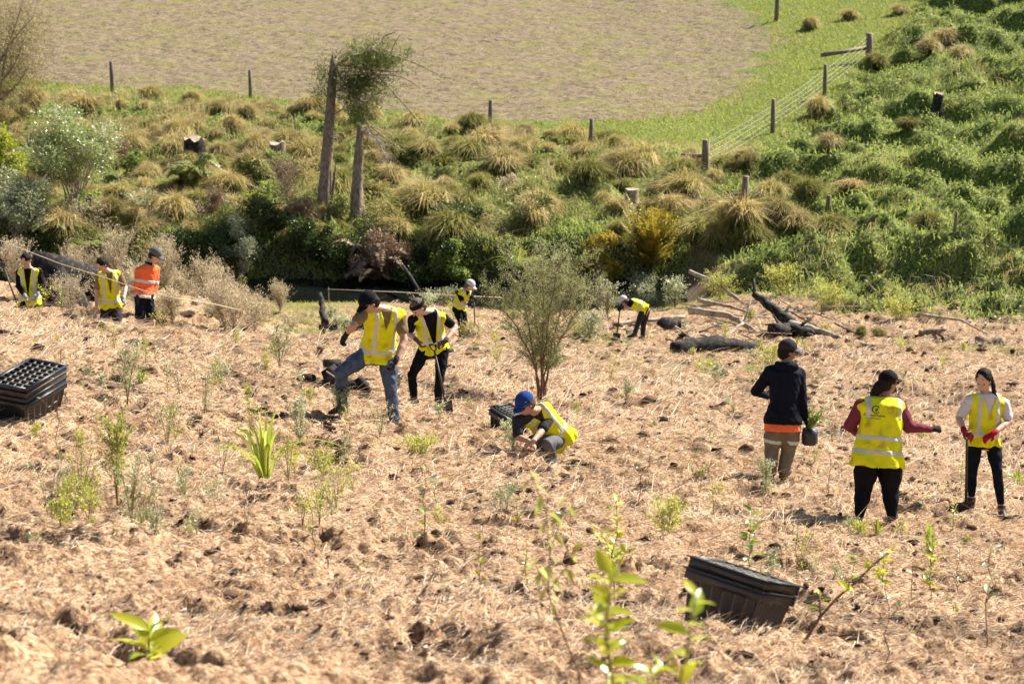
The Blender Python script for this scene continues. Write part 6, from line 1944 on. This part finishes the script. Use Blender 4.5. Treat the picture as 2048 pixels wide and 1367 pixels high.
    # ---- jacket hood etc.
    if cloth.get('hood') is not None:
        K = Field(neck - 0.3, neck + 0.3, 0.011)
        for s_ in (-1, 0, 1):
            K.ell(neck - front * 0.075 + right * s_ * 0.075 - ax * 0.03 - front * (0.02 if s_ == 0 else 0), np.array([right, front, ax]), (0.075, 0.05, 0.06), 0.03)
        K.chain([neck + right * 0.10 - ax * .02, neck + right * 0.09 + front * 0.06, neck + front * 0.09 - ax * 0.03], [0.035, 0.032, 0.03], 0.02)
        K.chain([neck - right * 0.10 - ax * .02, neck - right * 0.09 + front * 0.06, neck + front * 0.09 - ax * 0.03], [0.035, 0.032, 0.03], 0.02)
        K.wrinkle(0.003, 30, 2); K.build('hood', cloth['hood'], e)
    if cloth.get('undershirt') is not None:
        K = Field(pel - 0.35, pel + 0.35, 0.011)
        K.tube(spine, right, front, [(-0.25, .200 * g_, .155 * g_), (-0.07, .185 * g_, .14 * g_)], 0.0); K.wrinkle(0.003, 24, 1); K.build('shirt_hem', cloth['undershirt'], e)
    # ---- hair, hat
    def head_field(c=0.17, hh=0.0075): return Field(hd - c, hd + c, hh)
    if cloth.get('hair') is not None:
        st = cloth.get('hairstyle', 'short')
        K = head_field(0.22 if st != 'short' else 0.16)
        K.ell(R3(0, -0.020, 0.024), M, (0.086 * hs, 0.101 * hs, 0.101 * hs), 0.01)
        K.ell(R3(0, -0.045, -0.02), M, (0.078 * hs, 0.075 * hs, 0.085 * hs), 0.02)
        X, Y, Z = np.meshgrid(*K.ax, indexing='ij'); P = np.stack([X, Y, Z], -1) - hd
        px_, py_, pz_ = P @ M[0], P @ M[1], P @ M[2]
        line = 0.052 * hs
        K.clip(np.minimum(py_ + 0.02 * hs, np.maximum(py_ - 0.2, 0)) * 0 + np.maximum(np.minimum(py_ - 0.012, (0.074 * hs - 11 * px_ ** 2 - pz_) * 0.8 + 0.012 * np.sin(px_ * 60)), -1) * 1.0)
        if st == 'pony':
            q = cloth['tail']; qs = [R3(*a) for a in q]
            rr = np.interp(np.linspace(0, 1, len(qs)), [0, .3, .8, 1], cloth.get('tailr', [0.035, 0.04, 0.03, 0.012]))
            K2 = Field(np.array(qs).min(0) - 0.1, np.array(qs).max(0) + 0.1, 0.008); K2.chain(qs, rr, 0.012); K2.wrinkle(0.004, 60, 2)
            K2.build('ponytail', cloth['hair'], e)
        K.wrinkle(0.003, 50, 5)
        K.build('hair', cloth['hair'], e)
    if cloth.get('cap') is not None:
        K = head_field(0.2)
        K.ell(R3(0, -0.014, 0.035), M, (0.097 * hs, 0.113 * hs, 0.108 * hs), 0.0)
        X, Y, Z = np.meshgrid(*K.ax, indexing='ij'); P = np.stack([X, Y, Z], -1) - hd
        px_, py_, pz_ = P @ M[0], P @ M[1], P @ M[2]
        K.clip((0.040 * hs + 0.10 * (py_)) - pz_)
        co = K.build('cap', cloth['cap'], e)
        if cloth.get('brim', True):
            bk = cloth.get('brimdir', 1)
            K = MB(); rows = []
            for i, r in enumerate(np.linspace(0.0, 1.0, 6)):
                for a in np.linspace(-1, 1, 11):
                    x_ = a * 0.082 * (1 - 0.10 * r * r); yy = math.sqrt(max(0, 1 - (a * 0.82) ** 2))
                    y_ = (0.095 * yy + r * 0.078 * math.sqrt(max(0, 1 - a * a * 0.72))) * bk - 0.010
                    z_ = 0.052 - 0.012 * r - 0.016 * a * a
                    rows.append(R3(x_, y_, z_))
            rows = np.array(rows); low = rows - M[2] * 0.005
            n_ = 11; q = [[i * n_ + j, i * n_ + j + 1, (i + 1) * n_ + j + 1, (i + 1) * n_ + j] for i in range(5) for j in range(10)]
            v = np.concatenate([rows, low]); q2 = [[a + 66 for a in r[::-1]] for r in q]
            edge = [[55 + j, 55 + j + 1, 121 + j + 1, 121 + j] for j in range(10)] + [[i * 11, (i + 1) * 11, (i + 1) * 11 + 66, i * 11 + 66] for i in range(5)] + [[i * 11 + 10, i * 11 + 76, (i + 1) * 11 + 76, (i + 1) * 11 + 10] for i in range(5)]
            K.add(v, q=q + q2 + edge); K.build('brim', cloth.get('brimmat', cloth['cap']), co, smooth=True)
        b = MB(); b.box(R3(0, -0.014, 0.143), (0.016, 0.016, 0.008)); b.build('button', cloth['cap'], co)
    if cloth.get('band') is not None:
        K = head_field(0.16)
        K.ell(R3(0, -0.016, 0.028), M, (0.094 * hs, 0.110 * hs, 0.110 * hs), 0.0)
        X, Y, Z = np.meshgrid(*K.ax, indexing='ij'); P = np.stack([X, Y, Z], -1) - hd
        K.clip(np.abs(P @ M[2] - 0.052 * hs - 0.25 * (P @ M[1])) - 0.028); K.build('headscarf', cloth['band'], e)
    if cloth.get('glasses'):
        zc, yc = cloth['glasses']
        K = MB()
        for s_ in (-1, 1):
            a = np.linspace(0, 2 * math.pi, 13)[:-1]
            c_ = R3(s_ * 0.034, yc, zc)
            ring = c_ + np.cos(a)[:, None] * M[0] * 0.027 + np.sin(a)[:, None] * M[2] * 0.019
            K.add(np.vstack([ring, c_ + M[1] * 0.006]), t=[[i, (i + 1) % 12, 12] for i in range(12)]); K.add(np.vstack([ring, c_ - M[1] * 0.003]), t=[[(i + 1) % 12, i, 12] for i in range(12)])
            K.tube([R3(s_ * 0.06, yc - 0.004, zc + 0.004), R3(s_ * 0.088, 0.02, zc)], 0.003, 5)
        K.tube([R3(-0.012, yc, zc + 0.004), R3(0.012, yc, zc + 0.004)], 0.003, 5)
        K.build('sunglasses', M_EYE, e)
    else:
        for s_ in (-1, 1):
            K = Field(R3(s_ * 0.032, 0.084, 0.012) - 0.03, R3(s_ * 0.032, 0.084, 0.012) + 0.03, 0.004)
            K.ell(R3(s_ * 0.032, 0.080, 0.011), M, (0.0125, 0.0105, 0.0085), 0.0); K.build('eye', M_EYE, e)
    K = Field(R3(0, 0.09, -0.06) - 0.04, R3(0, 0.09, -0.06) + 0.04, 0.005); K.ell(R3(0, 0.089, -0.062), M, (0.022, 0.010, 0.007), 0.0); K.build('mouth', M_LIP, e)
    return e, W, base, dict(ax=ax, right=right, front=front, M=M, TL=TL)

def spade(label, top, bot, D, dtop=0.0, dbot=0.0, blade=0.28, bw=0.17, face=(0.2, -1, 0.1), name='spade', tread=True, handle='D', bladedir=None):
    """top and bottom of the shaft in the picture"""
    a = at_depth(top[0], top[1], D + dtop); b = at_depth(bot[0], bot[1], D + dbot)
    base = b.copy()
    e = empty(name, base, label, 'spade')
    a = a - base; b = b - base
    d = unit(b - a)
    K = MB(); K.tube([a, (a + b) / 2, b], [0.015, 0.016, 0.018], 10); K.build('shaft', M_SHAFT, e, smooth=True)
    f = np.array(face, float); f = unit(f - d * (f @ d)); r = np.cross(d, f)
    K = MB(); m = 7; rows = []
    for i in range(m):
        t = i / (m - 1)
        w = bw * (0.5 if t < 0.999 else 0.5) * (1.0 - 0.12 * t - (0.35 * max(0, t - 0.7) / 0.3) ** 1.5)
        for j in range(7):
            s_ = -1 + j / 3
            rows.append(b + d * (t * blade - 0.01) + r * s_ * w + f * (0.018 * s_ * s_ - 0.02 * math.sin(t * 2.2)))
    rows = np.array(rows); back = rows - f * 0.004
    q = [[i * 7 + j, i * 7 + j + 1, (i + 1) * 7 + j + 1, (i + 1) * 7 + j] for i in range(m - 1) for j in range(6)]
    n_ = len(rows); K.add(np.vstack([rows, back]), q=q + [[x + n_ for x in t_[::-1]] for t_ in q])
    K.tube([b - d * 0.10, b + d * 0.05], [0.020, 0.012], 8)
    if tread: K.box(b + d * 0.0 + 0 * r, (bw * 1.08, 0.012, 0.010), np.array([r, f, d]).T)
    K.build('blade', M_STEEL, e)
    if handle == 'D':
        K = MB(); w = 0.055
        K.tube([a, a - d * 0.03 + r * 0.03, a - d * 0.09 + r * w, a - d * 0.10 + r * w], 0.010, 7)
        K.tube([a, a - d * 0.03 - r * 0.03, a - d * 0.09 - r * w, a - d * 0.10 - r * w], 0.010, 7)
        K.tube([a - d * 0.10 - r * w, a - d * 0.10 + r * w], 0.014, 8); K.build('handle', M_SHAFT, e, smooth=True)
    return e

REP = dict(report=True)
def foot_depth(u, v):
    p = hit(u, v); return float((p - CAMP) @ FWD)

def people():
    # 1 bent man in jeans
    D = foot_depth(790, 852); 
    person('bent man in dark cap, yellow vest and blue jeans stepping over the black stump', D, dict(
        head=(738, 606, -0.34), neck=(768, 616, -0.16), sl=(729, 624, -0.28), sr=(800, 630, -0.02), el=(706, 652, -0.45), wl=(693, 668, -0.30), er=(808, 680, -0.12), wr=(791, 722, -0.28),
        pel=(757, 702, 0.10), hl=(741, 704, 0.05), hr=(775, 708, 0.12), kl=(681, 742, -0.12), al=(684, 800, 0.10), kr=(781, 772, 0.02), ar=(789, 838, 0.04)),
        (-0.62, -0.45, -0.65), dict(front=(-0.6, -0.8, -0.2), arch=0.05, top=M_OLIVE, sleeve=0.62, vest=M_VEST, hem=-0.14, vdepth=0.60, vwide=0.075, hoops=(0.10,), brace=0.10, flare=1.10, legs=M_JEANS, hemr=0.068, legw=1.08, legwr=0.006,
        gl=M_GLOVEB, gr=M_GLOVEB, badge='gr', hl=((-0.5, -0.1, -0.9), (0.5, -0.6, -0.2), (-0.3, -0.9, 0), 0.7), hr=((-0.35, -0.25, -0.9), (-0.8, 0.3, 0.2), (0, -1, 0), 0.9),
        cap=M_BLACK, hair=M_HAIRD, tl=(-0.8, -0.5, -0.1), tr=(-0.3, -0.9, -0.15), headup=(-0.35, -0.2, 1)), dict(REP, seed=1, head=1.08, g=1.15, up_al=0.06))
    # 2 centre woman with spade
    D = foot_depth(868, 814)
    person('woman in dark headscarf and black clothes with open yellow vest, leaning on a spade', D, dict(
        head=(836, 615, -0.30), neck=(856, 622, -0.16), sl=(825, 640, -0.22), sr=(887, 636, -0.05), el=(818, 668, -0.16), wl=(835, 680, -0.38), er=(911, 655, -0.06), wr=(890, 682, -0.30),
        pel=(866, 694, 0.10), hl=(850, 698, 0.06), hr=(885, 700, 0.12), kl=(824, 744, -0.05), al=(828, 782, 0.10), kr=(879, 752, 0.0), ar=(875, 790, 0.12)),
        (-0.55, -0.45, -0.72), dict(front=(-0.45, -0.9, -0.2), arch=0.05, top=M_BLACK, sleeve=0.62, vest=M_VEST, hem=-0.06, vdepth=0.0, vwide=0.11, hoops=(0.25,), brace=0.25, flare=1.05, legs=M_BLACK, hemr=0.05, legw=0.95,
        skin=M_SKINP, gl=M_GLOVED, gr=M_GLOVED, hl=((0.5, -0.3, -0.8), (0.7, 0.2, 0.2), (0, -1, .2), 0.8), hr=((-0.85, -0.2, -0.35), (-0.2, 0.3, -0.9), (-0.2, -1, 0.2), 1.0),
        hair=M_HAIRB, band=M_BLACK, tl=(-0.85, -0.5, -0.3), tr=(-0.7, -0.6, -0.3), headup=(-0.3, -0.2, 1)), dict(REP, seed=2, g=0.97))
    spade('spade with a brown caked blade held by the centre woman', (869, 702), (891, 803), D, -0.38, -0.55, blade=0.22, bw=0.18, face=(0.35, -1, 0.3))
    # 3 digger in white cap
    D = foot_depth(922, 674)
    person('far digger in white cap standing by the stream with an upright spade', D, dict(
        head=(940, 571, -0.12), neck=(932, 579, -0.05), sl=(917, 586, -0.08), sr=(938, 585, 0.14), el=(926, 604, -0.22), wl=(939, 609, -0.36), er=(945, 598, -0.05), wr=(946, 597, -0.3),
        pel=(918, 617, 0.06), hl=(913, 618, 0.0), hr=(923, 618, 0.1), kl=(921, 640, -0.12), al=(922, 664, 0.0), kr=(930, 637, 0.02), ar=(926, 660, 0.15)),
        (0.75, -0.3, -0.6), dict(front=(0.75, -0.65, -0.1), arch=0.05, top=M_BLACK, sleeve=0.75, vest=M_VEST, hem=0.02, vdepth=0.7, hoops=(0.22,), brace=0.2, legs=M_BLACK, hemr=0.06,
        gl=M_GLOVEB, gr=M_GLOVEB, hl=((0.8, -0.2, -0.4), (0, -0.5, -0.8), (0, -0.6, 0.8), 1.1), hr=((0.8, -0.3, 0.0), (0, -0.5, -0.8), (0, -0.6, 0.8), 1.1), cap=M_CAPW, hair=M_HAIRB, tl=(0.5, -0.7, -.1), tr=(0.6, -0.6, -.1), skin=M_SKINP), dict(REP, seed=3, h=0.014, head=1.08))
    spade('upright spade of the far digger beside a brown clod', (948, 603), (950, 657), D, -0.42, -0.35, blade=0.30, bw=0.20, face=(0.2, -1, 0.1))
    # 4 far bent digger
    D = foot_depth(1274, 678)
    person('far digger in a white hat bent double over a spade right of the olive tree', D, dict(
        head=(1247, 603, 0.05), neck=(1258, 606, 0.05), sl=(1262, 604, -0.14), sr=(1266, 603, 0.18), el=(1256, 616, -0.18), wl=(1244, 615, -0.12), er=(1260, 618, 0.16), wr=(1245, 612, 0.05),
        pel=(1289, 620, 0.05), hl=(1286, 623, -0.05), hr=(1292, 623, 0.12), kl=(1277, 646, -0.08), al=(1269, 673, -0.05), kr=(1287, 646, 0.1), ar=(1285, 669, 0.18)),
        (-0.75, 0.0, -0.66), dict(front=(-0.3, 0, -1), arch=0.09, top=M_BLACK, sleeve=0.5, vest=M_VEST, hem=-0.10, vdepth=0.7, hoops=(0.35,), brace=0.3, legs=M_CHARC, hemr=0.06,
        gl=M_GLOVEB, gr=M_GLOVEB, hl=((-0.9, 0, -0.2), (0, 0.3, -0.9), (0, -0.9, 0.3), 1.1), hr=((-0.9, 0, -0.2), (0, 0.3, -0.9), (0, 0.9, 0.3), 1.1), cap=M_CAPW, hair=M_HAIRB, tl=(-0.9, -0.2, -.1), tr=(-0.9, -0.1, -.1), skin=M_SKINP), dict(REP, seed=4, h=0.014, head=1.05))
    spade('spade of the far bent digger pushed into the soil', (1240, 616), (1234, 667), D, -0.02, -0.1, blade=0.22, bw=0.20, face=(0.1, -1, 0.2))
    # 5 kneeling man
    D = foot_depth(1100, 912)
    person('kneeling man in a bright blue cap and yellow vest planting beside black trays', D, dict(
        head=(1050, 808, -0.28), neck=(1070, 822, -0.14), sl=(1036, 842, -0.22), sr=(1099, 833, -0.02), el=(1036, 874, -0.30), wl=(1058, 882, -0.45), er=(1083, 862, -0.26), wr=(1066, 882, -0.48),
        pel=(1112, 874, 0.22), hl=(1098, 876, 0.14), hr=(1120, 880, 0.24), kl=(1066, 882, -0.12), al=(1088, 902, 0.12), kr=(1094, 884, -0.20), ar=(1106, 903, 0.06)),
        (-0.60, -0.55, -0.58), dict(front=(-0.6, -0.7, -0.3), arch=0.06, top=M_CHARC, sleeve=0.80, vest=M_VEST, hem=-0.18, vdepth=0.72, vwide=0.06, hoops=(0.2,), brace=0.2, flare=1.04, legs=M_GREYF, hemr=0.06, cuff=0.06,
        hl=((0.7, -0.3, -0.5), (0.3, -0.2, -0.9), (0, -1, .2), 0.7), hr=((-0.8, -0.3, -0.4), (-0.2, 0.2, -0.9), (-0.2, -1, 0.2), 0.7),
        gl=None, gr=None, cap=M_BLUE, hair=M_HAIRB, glasses=(0.085, 0.118), tl=(-0.6, -0.75, -0.1), tr=(-0.4, -0.9, -0.1), shoe=M_SHOEW, booth=0.03, skin=M_SKIN), dict(REP, seed=5, g=1.03, h=0.0105, head=1.06))
    # 6 man in black jacket
    D = foot_depth(1552, 968)
    e, W, base, fr = person('man in dark cap, black hooded jacket and khaki trousers holding a potted seedling', D, dict(
        head=(1576, 702, 0.0), neck=(1571, 728, 0.0), sl=(1541, 744, -0.02), sr=(1598, 748, 0.06), el=(1512, 782, 0.08), wl=(1534, 792, 0.28), er=(1604, 800, 0.02), wr=(1613, 842, 0.06),
        pel=(1566, 835, 0.02), hl=(1551, 848, 0.0), hr=(1583, 850, 0.02), kl=(1543, 905, 0.05), al=(1541, 955, 0.0), kr=(1576, 908, 0.08), ar=(1566, 960, 0.06)),
        (0.94, 0.25, -0.22), dict(front=(0.35, 0.95, 0), arch=0.02, top=M_NAVY, topname='jacket', sleeve=1.92, topt=-0.12, hood=M_NAVY, undershirt=M_ORANGE, legs=M_KHAKI, hemr=0.075, legw=1.12, legbands=[(0.62, 0.026, M_TAPE)],
        gl=M_GLOVEB, gr=M_GLOVEB, hl=((0.2, 0.9, -0.2), (0.8, 0, 0), (0, 0, 1), 0.9), hr=((0.25, 0.1, -0.95), (0.8, 0.3, 0.2), (0, -1, 0), 0.9),
        cap=M_CHARC, brimmat=M_GREYF, hair=M_HAIRD, glasses=(0.010, 0.100), tl=(0.2, 0.9, 0.1), tr=(0.5, 0.8, 0.1), skin=M_SKINB), dict(REP, seed=6, g=1.18, head=1.02))
    # potted seedling in his hand
    pc = at_depth(1619, 872, D + 0.03)
    pe = empty('potted_seedling', pc - [0, 0, 0.10], 'bushy green seedling in a black planter bag held by the man in the black jacket', 'potted plant')
    K = MB(); K.tube([[0, 0, 0], [0, 0, 0.02], [0, 0, 0.12], [0.005, 0, 0.195]], [0.085, 0.10, 0.105, 0.098], 12, rough=0.07); K.build('planter_bag', M_PLASTIC, pe, smooth=True)
    K = MB(); K.tube([[0, 0, 0.18], [0, 0, 0.201]], [0.09, 0.088], 12); K.build('soil', M_STEEL, pe)
    K = MB(); LF = MB()
    for i in range(7):
        a = rng.uniform(0, 6.28); r = rng.uniform(0.02, 0.15); top = np.array([math.cos(a) * r + 0.05, math.sin(a) * r, 0.2 + rng.uniform(0.15, 0.38)])
        p = quad_bez([0, 0, 0.19], [top[0] * .3, top[1] * .3, 0.3], top, 6); K.tube(p, np.linspace(0.005, 0.002, 6), 4, cap=False)
        n = 44; t = rng.uniform(0.2, 1, n) * 5; ii = np.minimum(t.astype(int), 4); b = p[ii] + (p[ii + 1] - p[ii]) * (t - ii)[:, None]
        add_leaves(LF, b, unit(rand_dirs(n, 0.3)), rng.uniform(0.035, 0.06, n), 0.024)
    K.build('stem', M_STEM, pe); LF.build('leaves', M_SHOOTG, pe)
    # 7 woman from behind
    D = foot_depth(1750, 1042)
    e, W, base, fr = person('woman seen from behind in a yellow vest with printed logo, maroon sleeves and black ponytail', D, dict(
        head=(1777, 765, 0.02), neck=(1766, 793, 0.0), sl=(1724, 812, 0.0), sr=(1799, 815, 0.06), el=(1700, 850, 0.06), wl=(1716, 868, 0.28), er=(1818, 853, 0.0), wr=(1863, 858, 0.10),
        pel=(1756, 905, 0.0), hl=(1735, 918, 0.0), hr=(1781, 922, 0.03), kl=(1727, 978, 0.04), al=(1719, 1036, 0.05), kr=(1780, 980, 0.06), ar=(1783, 1038, 0.05)),
        (0.85, 0.45, -0.15), dict(front=(0.25, 0.97, 0), arch=0.0, top=M_MAROON, sleeve=1.95, vest=M_VEST, hem=-0.24, vdepth=0.6, hoops=(0.27, 0.02), brace=0.1, backbrace=0.62, flare=1.12, legs=M_BLACK, hemr=0.062, legw=1.18,
        gl=M_GLOVEB, gr=M_GLOVEB, hl=((0.2, 0.9, -0.1), (0.8, 0, 0), (0, 0, 1), 1.0), hr=((0.97, 0.1, 0.1), (0.0, 0.5, -0.8), (0, 0.3, 1), 1.3),
        hair=M_HAIRD, cap=M_BLACK, hairstyle='pony', tail=[(0, -0.06, 0.0), (-0.01, -0.115, -0.05), (-0.015, -0.145, -0.13), (-0.02, -0.15, -0.21)], tailr=[0.06, 0.06, 0.055, 0.03], glasses=(0.010, 0.100), brim=True,
        tl=(0.2, 0.9, 0.1), tr=(0.4, 0.9, 0.1), skin=M_SKINB, shoe=M_BOOT), dict(REP, seed=7, g=1.30, head=1.0))
    # printed logo on her back, laid onto the cloth
    vo = W['_vest']; me = vo.data
    from mathutils.bvhtree import BVHTree
    bm = bmesh.new(); bm.from_mesh(me); tree = BVHTree.FromBMesh(bm)
    up, rt, fn = fr['ax'], fr['right'], fr['front']
    cen = (at_depth(1742, 826, D) - base)
    cen = cen - fn * (cen @ fn) + fn * (W['neck'] @ fn)
    def lay(verts2, quads, name, mat, tris=None):
        out_ = []
        for (a, b_) in verts2:
            o = cen + rt * a + up * b_ - fn * 0.6
            loc, nor, i, dd = tree.ray_cast(Vector(o), Vector(fn))
            out_.append(np.array(loc) - fn * 0.005 if loc is not None else o + fn * 0.45)
        return mesh_from(name, out_, quads if quads else None, tris, mats=[mat], parent=vo)
    A = np.linspace(math.radians(35), math.radians(325), 30); ro, ri = 0.048, 0.036
    v2 = [(math.cos(a) * r, 0.05 + math.sin(a) * r) for a in A for r in (ro, ri)]
    lay(v2, [[2 * i, 2 * i + 1, 2 * i + 3, 2 * i + 2] for i in range(29)], 'logo_ring', M_LOGO)
    bird = [(0.0, 0.022), (-0.012, 0.045), (-0.006, 0.062), (0.002, 0.052), (0.010, 0.070), (0.016, 0.060), (0.030, 0.078), (0.020, 0.050), (0.012, 0.040)]
    lay([(0.004, 0.050)] + bird, None, 'logo_emblem', M_LOGO, [[0, i + 1, (i + 1) % len(bird) + 1] for i in range(len(bird))])
    for txt, z, sz, mt in (('Conservation', -0.030, 0.042, M_LOGO), ('Volunteers', -0.060, 0.028, M_LOGOT)):
        cu = bpy.data.curves.new('lettering', 'FONT'); cu.body = txt; cu.size = sz; cu.align_x = 'CENTER'; cu.resolution_u = 2; cu.offset = 0.0006
        ob = bpy.data.objects.new('lettering', cu); COL.objects.link(ob)
        dg = bpy.context.evaluated_depsgraph_get(); mm = ob.evaluated_get(dg).to_mesh()
        vv = [(v.co.x, v.co.y + z) for v in mm.vertices]; ff = [list(p.vertices) for p in mm.polygons]
        pl = []
        for (a, b_) in vv:
            o = cen + rt * a + up * b_ - fn * 0.6
            loc, nor, i, dd = tree.ray_cast(Vector(o), Vector(fn)); pl.append(tuple(np.array(loc) - fn * 0.006) if loc is not None else tuple(o + fn * .45))
        nm = bpy.data.meshes.new('lettering'); nm.from_pydata(pl, [], ff); nm.materials.append(mt)
        ob.evaluated_get(dg).to_mesh_clear(); bpy.data.objects.remove(ob)
        to = bpy.data.objects.new('lettering', nm); COL.objects.link(to); to.parent = vo
    bm.free()
    # 8 woman with red gloves
    D = foot_depth(1975, 1028)
    person('smiling dark haired woman with side braid, red gloves and dark leggings leaning on a spade', D, dict(
        head=(1967, 760, -0.06), neck=(1975, 785, 0.0), sl=(1940, 801, -0.03), sr=(2007, 808, 0.03), el=(1918, 836, 0.0), wl=(1929, 862, -0.22), er=(2018, 842, 0.0), wr=(1987, 866, -0.24),
        pel=(1967, 876, 0.05), hl=(1949, 890, 0.03), hr=(1987, 890, 0.06), kl=(1944, 944, 0.0), al=(1943, 998, 0.12), kr=(1994, 940, -0.06), ar=(2003, 1014, 0.0)),
        (-0.42, -0.80, -0.42), dict(front=(-0.2, -0.98, 0), arch=0.0, top=M_WHITE, sleeve=0.72, vest=M_VEST, hem=-0.16, vdepth=0.50, vwide=0.095, hoops=(0.10,), brace=0.10, flare=1.0, legs=M_NAVY, hemr=0.045, legw=0.92, cuff=0.07, legwr=0.001,
        gl=M_GLOVER, gr=M_GLOVER, hl=((0.75, -0.35, -0.55), (0.2, 0.5, -0.8), (0.3, -0.9, 0), 0.7), hr=((-0.85, -0.3, -0.4), (0.0, 0.4, -0.9), (-0.2, -0.9, 0.2), 0.5),
        hair=M_HAIRD, hairstyle='pony', tail=[(-0.07, -0.03, 0.02), (-0.10, 0.0, -0.06), (-0.115, 0.04, -0.15), (-0.105, 0.08, -0.22), (-0.10, 0.10, -0.28)], tailr=[0.03, 0.027, 0.022, 0.028], skin=M_SKINP, sock=M_SKINP,
        shoe=M_BOOT, booth=0.02, tl=(-0.2, -0.95, -0.15), tr=(0.1, -0.98, -0.15)), dict(REP, seed=8, g=1.02, h=0.0105, head=1.09))
    spade('spade of the woman in red gloves with its flat blade on the straw', (1934, 880), (1932, 1004), D, -0.32, -0.12, blade=0.22, bw=0.22, face=(0.1, -0.6, 1.0))
    # 9 left woman
    D = 44.3
    person('woman with pulled back dark hair and open yellow vest, leftmost of all the planters', D, dict(
        head=(52, 520, -0.10), neck=(57, 536, 0), sl=(39, 545, 0), sr=(78, 544, 0), el=(37, 572, -0.05), wl=(50, 592, -0.25), er=(84, 569, -0.02), wr=(75, 588, -0.25),
        pel=(59, 603, 0.05), hl=(50, 606, 0), hr=(69, 606, 0.05), kl=(48, 648, -0.15), al=(48, 692, 0), kr=(70, 648, -0.15), ar=(70, 692, 0)),
        (-0.25, -0.75, -0.6), dict(front=(0, -1, -0.1), arch=0.03, top=M_BLACK, sleeve=1.9, vest=M_VEST, hem=-0.10, vdepth=0.1, vwide=0.07, hoops=(0.12,), brace=0.12, legs=M_BLACK,
        gl=M_GLOVEG, gr=M_GLOVEG, hl=((0.4, -0.4, -0.8), (0.8, 0.2, 0), (0, -1, 0), 0.8), hr=((-0.3, -0.4, -0.8), (-0.8, 0.2, 0), (0, -1, 0), 0.8),
        hair=M_HAIRD, hairstyle='short', skin=M_SKINP), dict(REP, seed=9, h=0.0125, g=0.97, head=1.0))
    spade('pale handled spade leaning by the leftmost planter', (8, 536), (36, 612), D, 0.3, 0.2, blade=0.22, bw=0.17, face=(0.2, -1, 0.1))
    # 10 left man in vest
    D = 44.6
    person('dark haired man in yellow vest and olive shirt bending beside the man in orange', D, dict(
        head=(204, 529, -0.22), neck=(216, 542, -0.06), sl=(199, 553, -0.06), sr=(237, 548, 0.05), el=(194, 583, -0.02), wl=(193, 612, -0.12), er=(251, 575, 0.03), wr=(247, 597, -0.22),
        pel=(221, 612, 0.12), hl=(212, 615, 0.08), hr=(232, 615, 0.12), kl=(208, 655, -0.10), al=(210, 700, 0.1), kr=(236, 655, -0.1), ar=(236, 700, 0.1)),
        (-0.5, -0.6, -0.62), dict(front=(-0.2, -0.95, -0.2), arch=0.05, top=M_OLIVE, sleeve=0.7, vest=M_VEST, hem=-0.02, vdepth=0.35, vwide=0.06, hoops=(0.16,), brace=0.16, legs=M_CHARC,
        gl=None, gr=M_GLOVEG, hl=((0, -0.2, -1), (0.8, -0.2, 0), (0, -1, 0), 0.6), hr=((0.3, -0.3, -0.8), (-0.8, 0, 0), (0, -1, 0), 0.8), hair=M_HAIRD, skin=M_SKINP), dict(REP, seed=10, h=0.0125, g=1.0, head=1.0))
    # 11 orange shirt man
    D = 44.2
    person('standing man in a grey cap, orange reflective shirt and navy shorts looking down', D, dict(
        head=(311, 511, 0.0), neck=(298, 529, 0.0), sl=(278, 541, -0.06), sr=(312, 538, 0.14), el=(272, 572, -0.10), wl=(276, 597, -0.14), er=(311, 572, 0.12), wr=(303, 595, -0.02),
        pel=(288, 592, 0.03), hl=(280, 595, -0.04), hr=(297, 596, 0.08), kl=(280, 641, -0.10), al=(276, 690, 0.0), kr=(304, 641, 0.0), ar=(304, 692, 0.08)),
        (0.80, -0.35, -0.5), dict(front=(0.6, -0.8, 0), arch=0.01, top=M_ORANGE, sleeve=1.5, topt=-0.05, topbands=[(0.42, 0.52, M_TAPE), (-0.04, 0.05, M_TAPE)], collar=M_NAVY, legs=M_NAVY, shorts=True,
        gl=M_GLOVEB, gr=M_GLOVEB, hl=((0, 0, -1), (0.8, -0.2, 0), (0, -1, 0), 0.6), hr=((-0.2, -0.3, -1), (0.8, 0, 0), (0, -1, 0), 0.6), cap=M_GREYF, hair=M_HAIRD, skin=M_SKINP), dict(REP, seed=11, h=0.0125, g=1.0, head=1.0))
people()
